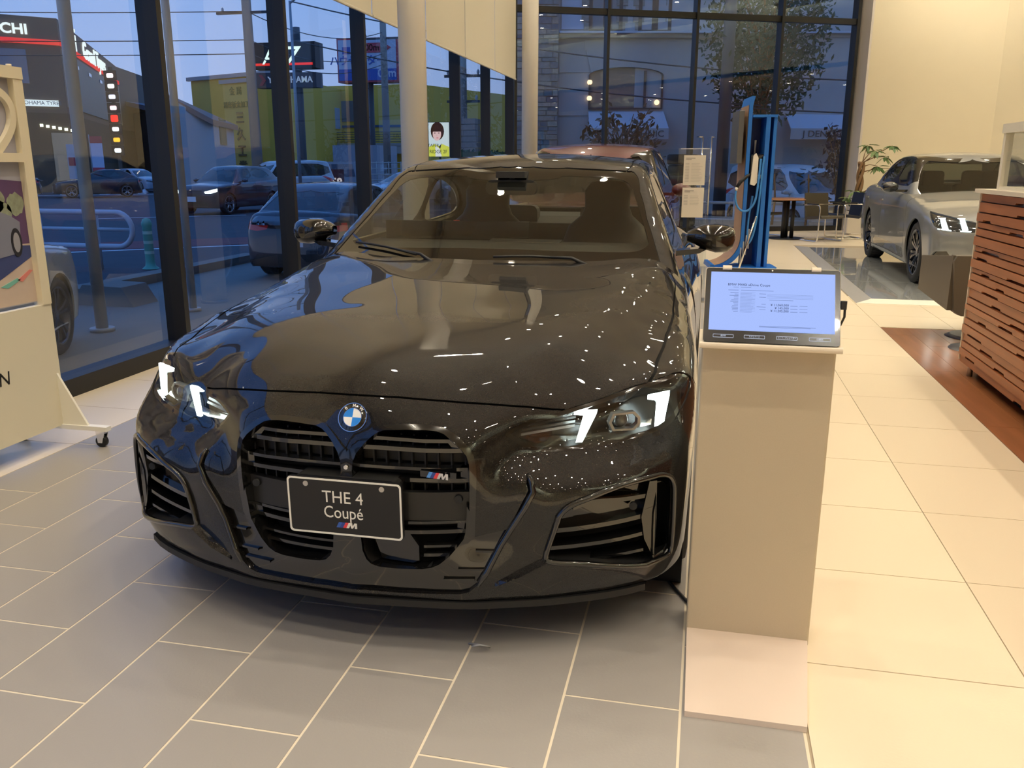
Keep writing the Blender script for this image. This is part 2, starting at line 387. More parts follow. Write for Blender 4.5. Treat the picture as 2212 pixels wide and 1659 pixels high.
def hero_shells():
    N = TPS([  # (b, z, a): depth of the nose
        (0, .13, .03), (0, .155, .012), (0, .199, -.004), (0, .30, -.006), (0, .447, -.004), (0, .543, .010), (0, .604, .021), (0, .677, .062), (0, .735, .095),
        (.2, .155, .025), (.2, .30, .010), (.2, .45, .012), (.2, .56, .020), (.2, .63, .035), (.2, .70, .090),
        (.34, .155, .045), (.34, .21, .035), (.34, .35, .055), (.34, .45, .050), (.34, .53, .050), (.34, .60, .060), (.34, .66, .090), (.36, .714, .147),
        (.42, .52, .085), (.42, .57, .115), (.412, .632, .125), (.46, .702, .185), (.44, .40, .075), (.40, .224, .050), (.43, .30, .065), (.40, .16, .065),
        (.50, .492, .090), (.48, .535, .103), (.501, .572, .178), (.50, .63, .190), (.557, .683, .243), (.53, .38, .100), (.50, .26, .085), (.52, .17, .10),
        (.62, .52, .145), (.62, .565, .215), (.62, .64, .250), (.66, .70, .295), (.62, .40, .135), (.62, .25, .125), (.62, .165, .150),
        (.72, .53, .195), (.72, .575, .270), (.72, .65, .310), (.74, .725, .370), (.72, .40, .185), (.72, .25, .175), (.72, .165, .205),
        (.80, .53, .245), (.80, .585, .330), (.80, .66, .385), (.80, .735, .440), (.82, .42, .240), (.83, .493, .272), (.82, .25, .245), (.82, .165, .290),
        (.90, .55, .345), (.90, .62, .440), (.90, .70, .520), (.90, .42, .335), (.90, .25, .350), (.90, .165, .40),
        (1.0, .6, .62), (1.0, .4, .52), (1.0, .2, .56)], mirror=0, lam=1e-4)
    T = TPS([  # (b, a, z): height of bonnet and wings, with the crease that runs from the grille to the pillars
        (0, .095, .738), (0, .20, .793), (0, .40, .838), (0, .75, .882), (0, 1.2, .928), (0, 1.6, .962), (0, 2.2, 1.0),
        (.25, .118, .728), (.25, .25, .790), (.25, .40, .834), (.25, .75, .880), (.25, 1.2, .927), (.25, 1.6, .961),
        (.36, .147, .716), (.46, .185, .704), (.41, .25, .772), (.44, .40, .827), (.48, .40, .822), (.60, .40, .784), (.70, .42, .753), (.54, .60, .857), (.58, .60, .852), (.67, .60, .818), (.74, .60, .788), (.60, .82, .874), (.64, .82, .869), (.70, .82, .845), (.76, .82, .822),
        (.64, 1.0, .894), (.68, 1.0, .889), (.74, 1.0, .862), (.79, 1.0, .842), (.68, 1.22, .917), (.72, 1.22, .911), (.77, 1.22, .885), (.72, 1.5, .945), (.755, 1.5, .938), (.5, 1.6, .955), (.5, 1.2, .923), (.5, 2.2, .99),
        (.557, .243, .686), (.66, .30, .702),
        (.78, .403, .738), (.79, .556, .766), (.81, .82, .814), (.815, 1.0, .838), (.815, 1.22, .868), (.80, 1.52, .908), (.78, 1.72, .945), (.78, 2.2, .965),
        (.86, .60, .762), (.86, .82, .806), (.86, 1.22, .850), (.92, .50, .715), (.92, .82, .765), (.92, 1.22, .80), (.90, 1.6, .87), (.90, 2.2, .90)], mirror=0, lam=2.5e-4)
    Tr = spl([1.9, 2.3, 3.4, 3.9, 4.3, 4.6, 4.8], [.975, .985, 1.0, 1.01, 1.0, .975, .94])
    Sa = spl([-.2, .3, .5, .85, 1.3, 2.0, 2.8, 3.5, 3.9, 4.4, 4.75], [.80, .89, .914, .926, .912, .908, .914, .926, .915, .86, .80])
    Sz = spl([.1, .2, .35, .55, .7, .8, .9, 1.0, 1.1], [-.03, -.012, -.002, 0, -.012, -.035, -.085, -.16, -.25])
    def fT(a, b, z):
        t = np.where(a < 1.9, T(b, np.minimum(a, 2.2)), 0)
        k = np.clip((a - 1.7) / .4, 0, 1); k = k * k * (3 - 2 * k)
        tr = Tr(a) - .10 * (b / .8) ** 2
        return (z - (t * (1 - k) + tr * k)) * .93
    body = Shell([(lambda a, b, z: (N(b, z) - a) * .75, 0), (fT, .028), (lambda a, b, z: b - Sa(a) - Sz(z), .05),
                  (lambda a, b, z: a - 4.70 - .06 * np.minimum(0, z - .7) + .25 * b * b, .08), (lambda a, b, z: .165 - z - .02 * np.clip(a - .5, 0, 1), .012)], (1.0, 3.9), .45)
    Wc = spl([.86, .96, 1.1, 1.22, 1.34, 1.42], [1.33, 1.51, 1.765, 1.985, 2.215, 2.40])
    Rc = spl([1.9, 2.2, 2.5, 2.75, 3.1, 3.6, 4.0, 4.4], [1.275, 1.352, 1.395, 1.405, 1.395, 1.31, 1.19, 1.04])
    Ga = spl([1.5, 2.0, 2.6, 3.2, 3.8, 4.4], [.02, .012, .005, -.005, -.06, -.16])
    Rg = spl([.9, 1.02, 1.15, 1.3, 1.4], [4.45, 4.28, 4.02, 3.62, 3.2])
    cab = Shell([(lambda a, b, z: (Wc(z) + (.31 - .23 * np.clip(z - .96, 0, .5)) * b * b - a) * .53, 0),
                 (lambda a, b, z: z - Rc(a) + .105 * b * b, .03), (lambda a, b, z: (b - (.78 - .44 * (z - .96)) - Ga(a)) * .91, .035),
                 (lambda a, b, z: (a - Rg(z)) * .45 + .12 * b * b, .06), (lambda a, b, z: .80 - z, .01)], (2.3, 3.2), 1.0)
    return body, cab
# ------------------------------------------------------------------ cutting panels out of a shell
def densify(P, step=.02, closed=True):
    P = [np.array(p, float) for p in P]; out = []
    for i in range(len(P) if closed else len(P) - 1):
        a, b = P[i], P[(i + 1) % len(P)]; k = max(1, int(np.ceil(np.linalg.norm(b - a) / step)))
        out += [a + (b - a) * j / k for j in range(k)]
    if not closed: out.append(P[-1])
    return np.array(out)
def smooth_poly(P, closed=True, it=1):
    """Chaikin corner cutting"""
    P = np.array(P, float)
    for _ in range(it):
        Q = []
        n = len(P)
        for i in range(n if closed else n - 1):
            a, b = P[i], P[(i + 1) % n]; Q += [.75 * a + .25 * b, .25 * a + .75 * b]
        if not closed: Q = [P[0]] + Q + [P[-1]]
        P = np.array(Q)
    return P
def strip(P, w, closed=False):
    """thin polygon of width w around a polyline"""
    P = np.array(P, float); n = len(P)
    T = np.array([(P[(i + 1) % n] if closed or i < n - 1 else P[i]) - (P[i - 1] if closed or i > 0 else P[i]) for i in range(n)])
    T /= np.maximum(np.linalg.norm(T, axis=1, keepdims=True), 1e-9); N = np.stack([-T[:, 1], T[:, 0]], 1)
    return np.vstack([P + N * w / 2, (P - N * w / 2)[::-1]])
def inset(P, w):
    P = np.array(P, float); n = len(P)
    A = .5 * sum(P[i][0] * P[(i + 1) % n][1] - P[(i + 1) % n][0] * P[i][1] for i in range(n))
    T = np.array([P[(i + 1) % n] - P[i - 1] for i in range(n)]); T /= np.maximum(np.linalg.norm(T, axis=1, keepdims=True), 1e-9)
    N = np.stack([-T[:, 1], T[:, 0]], 1) * (1 if A > 0 else -1)
    return P + N * w
def inside(Q, P):
    r = np.zeros(len(Q), bool); x, y = Q[:, 0], Q[:, 1]
    for i in range(len(P)):
        (x0, y0), (x1, y1) = P[i], P[(i + 1) % len(P)]
        if y0 == y1: continue
        r ^= ((y0 > y) != (y1 > y)) & (x < (x1 - x0) * (y - y0) / (y1 - y0) + x0)
    return r
def panelize(sh, S, T, regions, step=.02):
    """regions: [(name, polygon in s,t)], first match wins. returns {name: (verts, faces, normals)} of the half b >= 0"""
    G = np.stack(np.meshgrid(S, T, indexing='ij'), -1).reshape(-1, 2)
    keep = np.ones(len(G), bool)
    polys = []; E = []; pts = []; base = 0
    segs = []
    smin, smax, tmin, tmax = S[0], S[-1], T[0], T[-1]
    for name, P in regions:
        D = densify(P, step); D[:, 0] = np.clip(D[:, 0], smin, smax); D[:, 1] = np.clip(D[:, 1], tmin, tmax)
        polys.append((name, D)); segs.append(D)
    for D in segs:
        n = len(D); pts.append(D); E += [(base + i, base + (i + 1) % n) for i in range(n)]; base += n
    if segs:
        allp = np.vstack(segs); d = min(np.median(np.diff(S)), np.median(np.diff(T))) * .45
        lo, hi = allp.min(0) - d, allp.max(0) + d
        cand = np.where((G > lo).all(1) & (G < hi).all(1))[0]
        for i in range(0, len(cand), 2000):
            c = cand[i:i + 2000]; keep[c] &= (np.abs(G[c][:, None] - allp[None]).max(2).min(1) > d)
        edge = (G[:, 0] <= smin + 1e-9) | (G[:, 0] >= smax - 1e-9) | (G[:, 1] <= tmin + 1e-9) | (G[:, 1] >= tmax - 1e-9)
        keep |= edge
        pts.append(G[keep]); A = np.vstack(pts)
    else: A = G
    vs, es, fs, *_ = delaunay_2d_cdt([Vector(p) for p in A], E, [], 0, 1e-5)
    st = np.array([tuple(v) for v in vs]); P3 = sh.surf(st)
    P3[(st[:, 1] >= tmax - 1e-6) & (tmax > 1.5), 1] = 0
    P3[(st[:, 0] <= smin + 1e-6), 1] = 0; 
    if smax > S[0] + 3: P3[(st[:, 0] >= smax - 1e-6), 1] = 0
    NN = sh.normal(P3)
    fa = [tuple(f) for f in fs if len(f) >= 3]
    cen = np.array([st[list(f)].mean(0) for f in fa]); lab = np.full(len(fa), -1)
    for k in range(len(polys) - 1, -1, -1): lab[inside(cen, polys[k][1])] = k
    out = {}
    for i, f in enumerate(fa):
        q = P3[list(f)]
        nrm = np.cross(q[1] - q[0], q[2] - q[0])
        if np.linalg.norm(nrm) < 1e-11: continue
        if nrm @ NN[list(f)].sum(0) < 0: f = f[::-1]
        out.setdefault(polys[lab[i]][0] if lab[i] >= 0 else 'body', []).append(f)
    res = {}
    for k, F in out.items():
        idx = sorted({i for f in F for i in f}); mp = {j: i for i, j in enumerate(idx)}
        res[k] = (P3[idx], [tuple(mp[i] for i in f) for f in F], NN[idx])
    return res
def to_local(P):   # (a, b, z) -> car local x = b, y = a
    return np.stack([P[:, 1], P[:, 0], P[:, 2]], 1)
def panel_mb(parts, names, sides=(1, -1), off=0., skirt=.012, sk_off=None):
    """gather panels (both halves unless told) into one MB, displaced by off along the normal, with a turned-in edge"""
    b = MB()
    for nm in names:
        if nm not in parts: continue
        P, F, N = parts[nm]
        cnt = {}
        for f in F:
            for i in range(len(f)):
                e = (f[i], f[(i + 1) % len(f)]); k = (min(e), max(e)); cnt.setdefault(k, []).append(e)
        Q = P + N * off
        for s in sides:
            X = to_local(Q) * [s, 1, 1]; n_ = to_local(N) * [s, 1, 1]
            b.add(X, F if s == -1 else [f[::-1] for f in F], True, n_)
            if skirt:
                for k, es in cnt.items():
                    if len(es) == 1:
                        i, j = es[0]
                        if abs(P[i][1]) < 1e-6 and abs(P[j][1]) < 1e-6: continue
                        a_, c_ = X[i], X[j]; d_, e_ = X[j] - n_[j] * skirt, X[i] - n_[i] * skirt
                        q = [a_, c_, d_, e_] if s == 1 else [c_, a_, e_, d_]
                        fn = np.cross(np.array(q[1]) - q[0], np.array(q[2]) - q[0]); L = np.linalg.norm(fn); fn = fn / L if L > 1e-12 else np.array([0, 0, 1.])
                        b.add(q, [(0, 1, 2, 3)], False, [fn] * 4)
    return b
# ------------------------------------------------------------------ the showroom shell
CREAM = mat('cream_wall', (.80, .72, .53), .85, noise=(3, .02, 2))
CEILM = mat('ceiling_white', (.60, .55, .44), .9)
BLKFR = mat('frame_black', (.012, .012, .012), .45)
PANE = glass('window_glass', (.90, .92, .92), 1.5, 1.12)
GREYT = mat('tile_grey', (.345, .325, .30), .36, noise=(1.1, .06, 5), bump=(140, .05))
BEIGET = mat('tile_beige', (.78, .67, .49), .30, noise=(1.3, .025, 4), bump=(120, .04))
GROUT = mat('grout', (.72, .64, .50), .9); GROUTD = mat('grout_dark', (.40, .33, .23), .9)
XW = -3.70                                     # plane of the window wall
BW0, BW1 = Vector((-3.65, 16.5, 0)), Vector((2.80, 19.50, 0))      # the angled glass wall at the far end
def lines():
    # floor slab with its joints showing between the tiles
    fl = struct(MB().box(-3.78, 16, -9, 24, -.06, -.0035), 'floor', GROUTD)
    w = .30; X = lambda n: (n - 9.975) * w
    struct(MB().box(X(0), X(11) + .004, -3, 12.0, -.0036, -.0012), 'trim_1', GROUT)
    U = lambda k: 1.9527 + k * .306
    cache = {}
    def tile(x0, x1, y0, y1, m, top=0., g=.0035):
        k = (round(x1 - x0, 3), round(y1 - y0, 3), m.name)
        if k not in cache: cache[k] = MB().box(0, x1 - x0 - 2 * g, 0, y1 - y0 - 2 * g, -.004, 0).mesh('tile', m)
        put(cache[k], 'tile', fl, (x0 + g, y0 + g, top))
    far = MB()
    for n in range(11):
        par = 0 if n % 2 else 1
        k = -5 + (par + 1) % 2
        while U(k) < 12.0:
            y0, y1 = U(k), min(U(k + 2), 12.0)
            if y1 > -.2:
                if y0 < 5.0 or n >= 9 and y0 < 7: tile(X(n), X(n + 1), y0, y1, GREYT)
                else: far.box(X(n) + .003, X(n + 1) - .003, y0 + .003, y1 - .003, -.004, 0)
            k += 2
    far.build('grey_tiles', GREYT, fl, kind='stuff')
    far = MB(); far2 = MB()
    Y = lambda k: 2.25 + .61 * k
    for k in range(-8, 29):
        y0, y1 = Y(k), Y(k + 1)
        for i in range(5):
            x0 = .3165 + .6 * i; x1 = x0 + .6
            if i >= 2 and y1 < 7.8 and y0 < 7.72: continue
            if i >= 2 and 9.0 < y0 < 15.3: continue
            if -1.3 < y0 < 13 and i < 3: tile(x0, x1, y0, y1, BEIGET, g=.002)
            else: far.box(x0 + .002, x1 - .002, y0 + .002, y1 - .002, -.004, 0)
        x0, x1 = -3.66, X(0)
        if y0 > .5 and y0 < 5.5: tile(x0, x1, y0, y1, BEIGET, g=.002)
        else: far.box(x0 + .002, x1 - .002, y0 + .002, y1 - .002, -.004, 0)
        if y0 > 11.9:
            for i in range(6): far.box(X(0) + .55 * i + .002, X(0) + .55 * (i + 1) - .002, max(y0, 12.0) + .002, y1 - .002, -.004, 0)
    far.box(3.32, 15.9, 15.4, 23.9, -.004, 0); far.box(5.2, 15.9, 7.75, 15.4, -.004, 0); far.box(3.32, 15.9, 7.75, 9.0, -.004, 0)
    for k in range(-10, -2): pass
    far.build('beige_tiles', BEIGET, fl, kind='stuff')
    far2.box(-3.66, 1.51, -8.9, -3.1, -.004, 0); far2.build('front_tiles', BEIGET, fl, kind='stuff')
    # timber strip floor under the counter
    WOODF = mat('floor_timber', (.30, .115, .045), .28, noise=(2.2, .45, 5, (8, .6, 1)), coat=.3, crough=.15)
    for i in range(22):
        x0 = 1.52 + .20 * i; off = (i % 3) * .43
        y = -3.0 - off
        while y < 7.72:
            y1 = min(y + 1.3, 7.72); 
            if y1 > -3 and y1 - max(y, -3) > .01:
                if i < 5 and y1 > .5: tile_w = MB().box(0, .198, 0, y1 - max(y, -3) - .002, -.004, 0).build('plank', WOODF, fl, loc=(x0, max(y, -3), 0))
                else:
                    MB().box(0, .198, 0, y1 - max(y, -3) - .002, -.004, 0).build('plank', WOODF, fl, loc=(x0, max(y, -3), 0)) if i < 8 else None
            y += 1.3
    b = MB().box(3.12, 16, -3, 7.72, -.004, -.0005); b.build('timber_field', WOODF, fl, kind='stuff')
    # lit glass floor under the silver saloon, with its grey kerb
    kerb = mat('kerb_grey', (.30, .30, .30), .35, noise=(30, .1, 3)); wk = mat('kerb_white', (.84, .80, .68), .4)
    g = MB().prism([(1.53, 9.06), (1.73, 9.40), (1.73, 15.25), (1.53, 15.45)], -.004, .004); struct(g, 'trim_2', kerb)
    g = MB().prism([(1.53, 9.06), (5.2, 9.06), (5.2, 9.40), (1.73, 9.40)], -.004, .004); struct(g, 'trim_3', wk)
    gl_ = mat('glass_floor', (.50, .52, .50), .06, coat=1, crough=.02)
    for i in range(3):
        for j in range(4): MB().box(0, 1.155, 0, 1.45, -.004, .002).build('floor_glass', gl_, fl, loc=(1.735 + 1.16 * i, 9.405 + 1.457 * j, 0))
lines()
# ceiling with a shallow dark groove, perimeter cove and recessed lamps
struct(MB().box(-3.3, 8.2, -9, 24, CEIL, CEIL + .1), 'ceiling', CEILM)
struct(MB().box(-3.8, -3.3, -9, 17, CEIL + .12, CEIL + .2), 'trim_4', CEILM)
struct(MB().box(-3.34, -3.30, -9, 17, CEIL - .03, CEIL + .15), 'trim_5', mat('cove_edge', (.40, .36, .28), .8))
lampm = emis('downlight_glow', (1.0, .87, .66), 55.); trimm = mat('downlight_trim', (.75, .72, .64), .5)
lm = MB().cyl((0, 0, 0), .062, .004, 20).mesh('diffuser', lampm); tr = MB().join(ring(arc(0, 0, .085, 0, 345, 23), arc(0, 0, .062, 0, 345, 23), -.004, .006)).mesh('downlight', trimm)
def downlight(x, y, z, e, where, size=2.0):
    o = put(tr, 'downlight', None, (x, y, z - .003)); tag(o, 'round recessed downlight in the ' + where, 'lamp', 'downlights of the ' + where); put(lm, 'diffuser', o, (0, 0, -.002))
    if e:
        l = bpy.data.lights.new('spot', 'SPOT'); l.energy = e; l.color = WARM; l.spot_size = size; l.spot_blend = .7; l.shadow_soft_size = .045
        lo = bpy.data.objects.new('spot', l); COL.objects.link(lo); lo.location = (x, y, z - .03)
for x in LIGHT_X:
    for y in LIGHT_Y:
        if y < 17.2: downlight(x, y, CEIL, SPOT_W, 'high showroom ceiling')
# walls: behind the camera, right-hand side with the low lounge ceiling and the lit cove
struct(MB().box(-3.8, 16, -9.2, -9, 0, 6.2), 'wall_front', CREAM)
struct(MB().box(8.2, 8.35, -9, 17.0, 3.95, 6.2), 'wall_right', mat('bulkhead', (.62, .60, .50), .85))
struct(MB().box(8.2, 16, -9, 24, 3.95, 4.05), 'ceiling', CEILM)
struct(MB().box(15.9, 16.1, -9, 24, 0, 4.0), 'wall_right', CREAM)
for x in (9.4, 11.4, 13.4):
    for y in range(-7, 18, 3): downlight(x, y + .4 * (x - 9.4), 3.95, 170 if (y // 3) % 2 else 0, 'low lounge ceiling')
cv = MB().box(8.12, 8.18, -9, 17, 5.74, 5.78); struct(cv, 'trim_6', emis('cove_light', (.93, 1.0, .86), 9.0))
struct(MB().box(8.00, 8.03, -9, 17, 5.62, 5.82), 'trim_7', CEILM)
for k in range(4):
    l = bpy.data.lights.new('cove_tube', 'AREA'); l.shape = 'RECTANGLE'; l.size = 6.4; l.size_y = .05; l.energy = 190; l.color = (.93, 1.0, .84)
    lo = bpy.data.objects.new('cove_tube', l); COL.objects.link(lo); lo.location = (8.06, -5.8 + 6.5 * k, 5.70); lo.matrix_world = Matrix.Translation((8.06, -5.8 + 6.5 * k, 5.70)) @ Matrix(((0, 0, -.45, 0), (1, 0, 0, 0), (0, .45, .89, 0), (0, 0, 0, 1))).normalized()
for y in (-5, -1.5, 2, 5.5, 9):
    o = MB().lathe([(.02, 0), (.11, .004), (.13, .02), (.15, .02)], (8.2, y, 4.85), 24, 'x').build('speaker_grille', DARK); tag(o, 'round black ceiling speaker set in the bulkhead above the lounge', 'speaker', 'bulkhead speakers')
pics = ((2.0, 1.2, (.10, .14, .12)), (5.6, 1.6, (.04, .07, .05)), (8.6, .9, (.20, .18, .25)), (-2, 1.4, (.05, .12, .16)), (11.5, 1.2, (.13, .16, .2)))
for k, (y, w, c) in enumerate(pics):
    o = MB().box(15.84, 15.89, y, y + w, 1.0, 2.0).build('framed_picture', BLKFR); MB().box(15.83, 15.84, y + .03, y + w - .03, 1.03, 1.97).build('canvas', mat('picture_%d' % k, c, .6, noise=(3, .6, 4)), o)
    tag(o, 'dark framed picture hanging on the far lounge wall', 'picture', 'lounge pictures')
# far right walls beside the glass wall
struct(MB().prism([(2.80, 19.50), (2.99, 19.22), (3.05, 19.26), (2.9, 19.62)], 0, 6.2), 'wall_back', mat('wall_grey_return', (.62, .58, .54), .8))
struct(MB().box(2.98, 5.45, 19.25, 19.45, 0, 6.2), 'wall_back', CREAM)
struct(MB().prism([(5.45, 19.25), (9.5, 17.2), (9.6, 17.4), (5.55, 19.45)], 0, 6.2), 'wall_back', CREAM)
struct(MB().box(9.5, 16, 17.2, 17.4, 0, 6.2), 'wall_back', CREAM)
for x in (3.5, 4.5, 5.6, 6.8):  # fill lamps added to brighten the cream wall, no known fittings
    l = bpy.data.lights.new('added_wall_fill', 'SPOT'); l.energy = 120; l.color = WARM; l.spot_size = 1.7; l.spot_blend = .8; l.shadow_soft_size = .05
    lo = bpy.data.objects.new('added_wall_fill', l); COL.objects.link(lo); lo.location = (x, 17.6, CEIL - .05); lo.rotation_euler = (.42, 0, 0)
    o = put(tr, 'downlight', None, (x, 17.6, CEIL - .003)); tag(o, 'added round downlight in the ceiling that brightens the tall cream wall', 'lamp', 'added wall fill lamps'); put(lm, 'diffuser', o, (0, 0, -.002))
# ---- window wall on the left
MY = [-7.2 + 1.8 * i for i in range(13)] 
MY = [5.43 + 1.813 * i for i in range(-7, 7)]
def window_wall():
    for i, y in enumerate(MY): struct(MB().box(-3.755, -3.60, y - .027, y + .027, 0, CEIL + .1), 'trim_%d' % (10 + i), BLKFR)
    y1 = BW0.y
    struct(MB().box(-3.78, -3.62, -9, y1, -.02, .11), 'baseboard_left', BLKFR)
    struct(MB().box(-3.76, -3.64, -9, y1, CEIL - .02, CEIL + .12), 'trim_8', BLKFR)
    ys = [-9] + MY + [y1]
    for i in range(len(ys) - 1):
        if ys[i + 1] - ys[i] < .3: continue
        a, b_ = ys[i] + .027, ys[i + 1] - .027
        struct(MB().add([(XW, a, .11), (XW, b_, .11), (XW, b_, CEIL), (XW, a, CEIL)], [(0, 1, 2, 3)]), 'window_%d' % (i + 1), PANE)
window_wall()
# white roller blinds, one per bay
BL = mat('blind_fabric', (.80, .74, .58), .9, noise=(300, .03, 2))
ys = [y for y in MY if y > -3]
for i in range(len(ys)):
    a = ys[i] + .012; b_ = (ys[i + 1] - .012) if i + 1 < len(ys) else ys[i] + 1.2
    if b_ > 16.1: b_ = 16.1
    if b_ - a < .3: continue
    o = MB().box(-3.515, -3.511, a, b_, 2.86, CEIL + .1).build('roller_blind', BL)
    MB().rbox(-3.525, -3.501, a, b_, 2.835, 2.862, .008, 3, 'y').build('bottom_rail', mat('blind_rail', (.78, .73, .60), .5), o)
    tag(o, 'cream roller blind over the street windows, %s' % ('first', 'second', 'third', 'fourth', 'fifth', 'sixth', 'seventh', 'eighth', 'ninth', 'tenth', 'eleventh')[i] + ' from the camera end', 'blind', 'roller blinds on the street windows')
# ---- angled glass wall at the far end
d = (BW1 - BW0); LBW = d.length; d.normalize(); nin = Vector((d.y, -d.x, 0))
def bwp(t, off=0., z=0.): q = BW0 + d * t + nin * off; return Vector((q.x, q.y, z))
MT = [.03, 1.82, 3.61, 5.40, LBW - .06]
for i, t in enumerate(MT):
    w = .055 if i < 4 else .07
    M = frame(bwp(t), d, (-nin.x, -nin.y, 0)); struct(MB().box(-w / 2, w / 2, -.10, .10, 0, 6.2, M), 'trim_%d' % (30 + i), BLKFR)
for i in range(4):
    a, b_ = MT[i] + .027, MT[i + 1] - .027
    M = frame(bwp(0), d, (-nin.x, -nin.y, 0))
    struct(MB().box(a, b_, -.06, .06, 4.06, 4.17, M), 'trim_%d' % (40 + i), BLKFR)
    struct(MB().box(a, b_, -.06, .06, -.02, .10, M), 'baseboard_back', BLKFR)
    for z0, z1 in ((.10, 4.06), (4.17, 6.2)):
        struct(MB().add([bwp(a, 0, z0), bwp(b_, 0, z0), bwp(b_, 0, z1), bwp(a, 0, z1)], [(0, 1, 2, 3)]), 'window_%d' % (30 + i), PANE)
# pull handles of the glass entrance door
for t, lab in ((3.95 - .10, 'tall chrome pull handle on the entrance door, nearer the red car'), (4.10 - .06, 'tall chrome pull handle on the entrance door, nearer the blue charging stand')):
    h = thing('door_handle', lab, 'handle', bwp(t, .0)); s = -1 if t < 3.9 else 1
    MB().tube([(nin.x * .07, nin.y * .07, .36), (nin.x * .07, nin.y * .07, 1.88)], .016, 12).build('grip', CHROME, h)
    for z in (1.88, 1.45, .62, .40):
        MB().tube([(nin.x * .07, nin.y * .07, z), (d.x * s * .10, d.y * s * .10, z)] if z == 1.88 else [(nin.x * .07, nin.y * .07, z), (0, 0, z)], .012, 8).build('standoff', CHROME, h)
# round white columns
for (x, y, r, lab) in ((-2.62, 7.70, .122, 'slender round white column nearer the camera, by the black coupe'), (-2.42, 12.0, .110, 'slender round white column farther back, behind the coupe roof')):
    c = thing('column', lab, 'column', (x, y, 0)); MB().cyl((0, 0, 0), r, CEIL, 40).build('shaft', mat('column_white', (.88, .84, .74), .5), c); MB().cyl((0, 0, 0), r + .012, .03, 40).build('base_ring', STEEL, c)
# ------------------------------------------------------------------ wheels (shared by all cars)
def wheel(parent, x, y, r, w, side, rim_mat, dark, spokes=5, twin=True, rr=None, name='wheel'):
    """side = +1 when the outer face looks towards +x"""
    rr = rr or r * .74
    b = MB(); h = w / 2; sw = r - rr
    prof = [(rr, -h * .86), (rr + sw * .35, -h), (r - .022, -h * .96), (r - .004, -h * .74), (r, -h * .4), (r, h * .4), (r - .004, h * .74), (r - .022, h * .96), (rr + sw * .35, h), (rr, h * .86)]
    b.lathe(prof, (0, 0, 0), 48, 'x')
    for k in range(40):    # tread blocks stand a little proud
        a = 2 * PI * k / 40
        for u0, u1 in ((-.72, -.3), (-.22, .22), (.3, .72)):
            M = Matrix.Rotation(a + .06 * u0, 4, 'X')
            b.box(u0 * h, u1 * h, -r * .055, r * .055, r - .006, r + .003, M)
    t = b.build(name, RUBBER, parent, loc=(x, y, r))
    rim = MB(); f = side * h
    rim.lathe([(rr + .004, f * .92), (rr - .006, f * .97), (rr - .018, f * .82), (rr - .03, -f * .5)], (0, 0, 0), 48, 'x')
    n = spokes
    for k in range(n):
        for d in ((-.11, .11) if twin else (0,)):
            a0 = 2 * PI * k / n; M = Matrix.Rotation(a0, 4, 'X')
            wd_ = .022 if twin else .045; r0, r1 = r * .12, rr - .012
            p = []
            for (rad, lat, dep) in ((r0, d * .25 * r, .60), (r * .42, d * .62 * r, .80), (r1, d * 1.25 * r, .86)):
                for sgn in (-1, 1):
                    for dz in (0, -.24): p.append(M @ Vector((f * (dep + dz), lat + sgn * wd_ * (1 + .5 * rad / r) * .5, rad)))
            F = []
            for s_ in (0, 1):
                o = s_ * 4; F += [(o, o + 4, o + 6, o + 2), (o + 1, o + 3, o + 7, o + 5), (o, o + 1, o + 5, o + 4), (o + 2, o + 6, o + 7, o + 3)]
            F += [(8, 9, 11, 10)]
            rim.add(p, F)
    rim.cyl((f * .42, 0, 0), r * .19, f * .22, 20, r * .16, 'x')
    ro = rim.build('rim', rim_mat, t)
    dk = MB(); dk.cyl((-f * .2, 0, 0), rr - .01, f * .12, 32, None, 'x'); dk.build('brake_disc', dark, t)
    cp_ = MB(); cp_.cyl((f * .64, 0, 0), r * .085, f * .03, 20, None, 'x'); cp_.build('hub_cap', BLACKGLOSS, t)
    return t

# ------------------------------------------------------------------ the black coupe
LAMP = [[0.126,0.412,0.635],[0.132,0.415,0.645],[0.15,0.436,0.654],[0.18,0.473,0.667],[0.216,0.515,0.674],[0.251,0.556,0.681],[0.273,0.588,0.69],[0.303,0.638,0.702],[0.342,0.689,0.717],[0.386,0.74,0.729],[0.421,0.776,0.732],[0.465,0.813,0.738],[0.508,0.845,0.743],[0.533,0.864,0.741],[0.561,0.887,0.73],[0.572,0.898,0.718],[0.536,0.897,0.691],[0.496,0.889,0.67],[0.454,0.876,0.651],[0.413,0.862,0.631],[0.39,0.849,0.621],[0.364,0.826,0.608],[0.337,0.79,0.598],[0.296,0.738,0.592],[0.27,0.7,0.589],[0.239,0.649,0.584],[0.218,0.598,0.578],[0.196,0.547,0.575],[0.184,0.511,0.574],[0.172,0.489,0.579],[0.158,0.467,0.59],[0.146,0.445,0.605],[0.134,0.426,0.623]]
GR_OUT = [[0.018,-0.008,0.593],[0.019,0.002,0.598],[0.023,0.015,0.607],[0.032,0.034,0.625],[0.043,0.057,0.645],[0.05,0.075,0.658],[0.053,0.093,0.663],[0.058,0.151,0.667],[0.062,0.199,0.668],[0.065,0.238,0.665],[0.065,0.263,0.66],[0.063,0.286,0.649],[0.06,0.31,0.632],[0.059,0.331,0.61],[0.058,0.339,0.593],[0.057,0.344,0.57],[0.054,0.347,0.532],[0.051,0.347,0.483],[0.053,0.346,0.43],[0.053,0.346,0.435],[0.056,0.343,0.379],[0.053,0.332,0.354],[0.041,0.306,0.325],[0.026,0.269,0.29],[0.019,0.247,0.27],[0.014,0.223,0.262],[0.009,0.192,0.261],[0.001,0.134,0.262],[-0.004,0.09,0.265],[-0.006,0.057,0.267],[-0.007,0.024,0.265]]
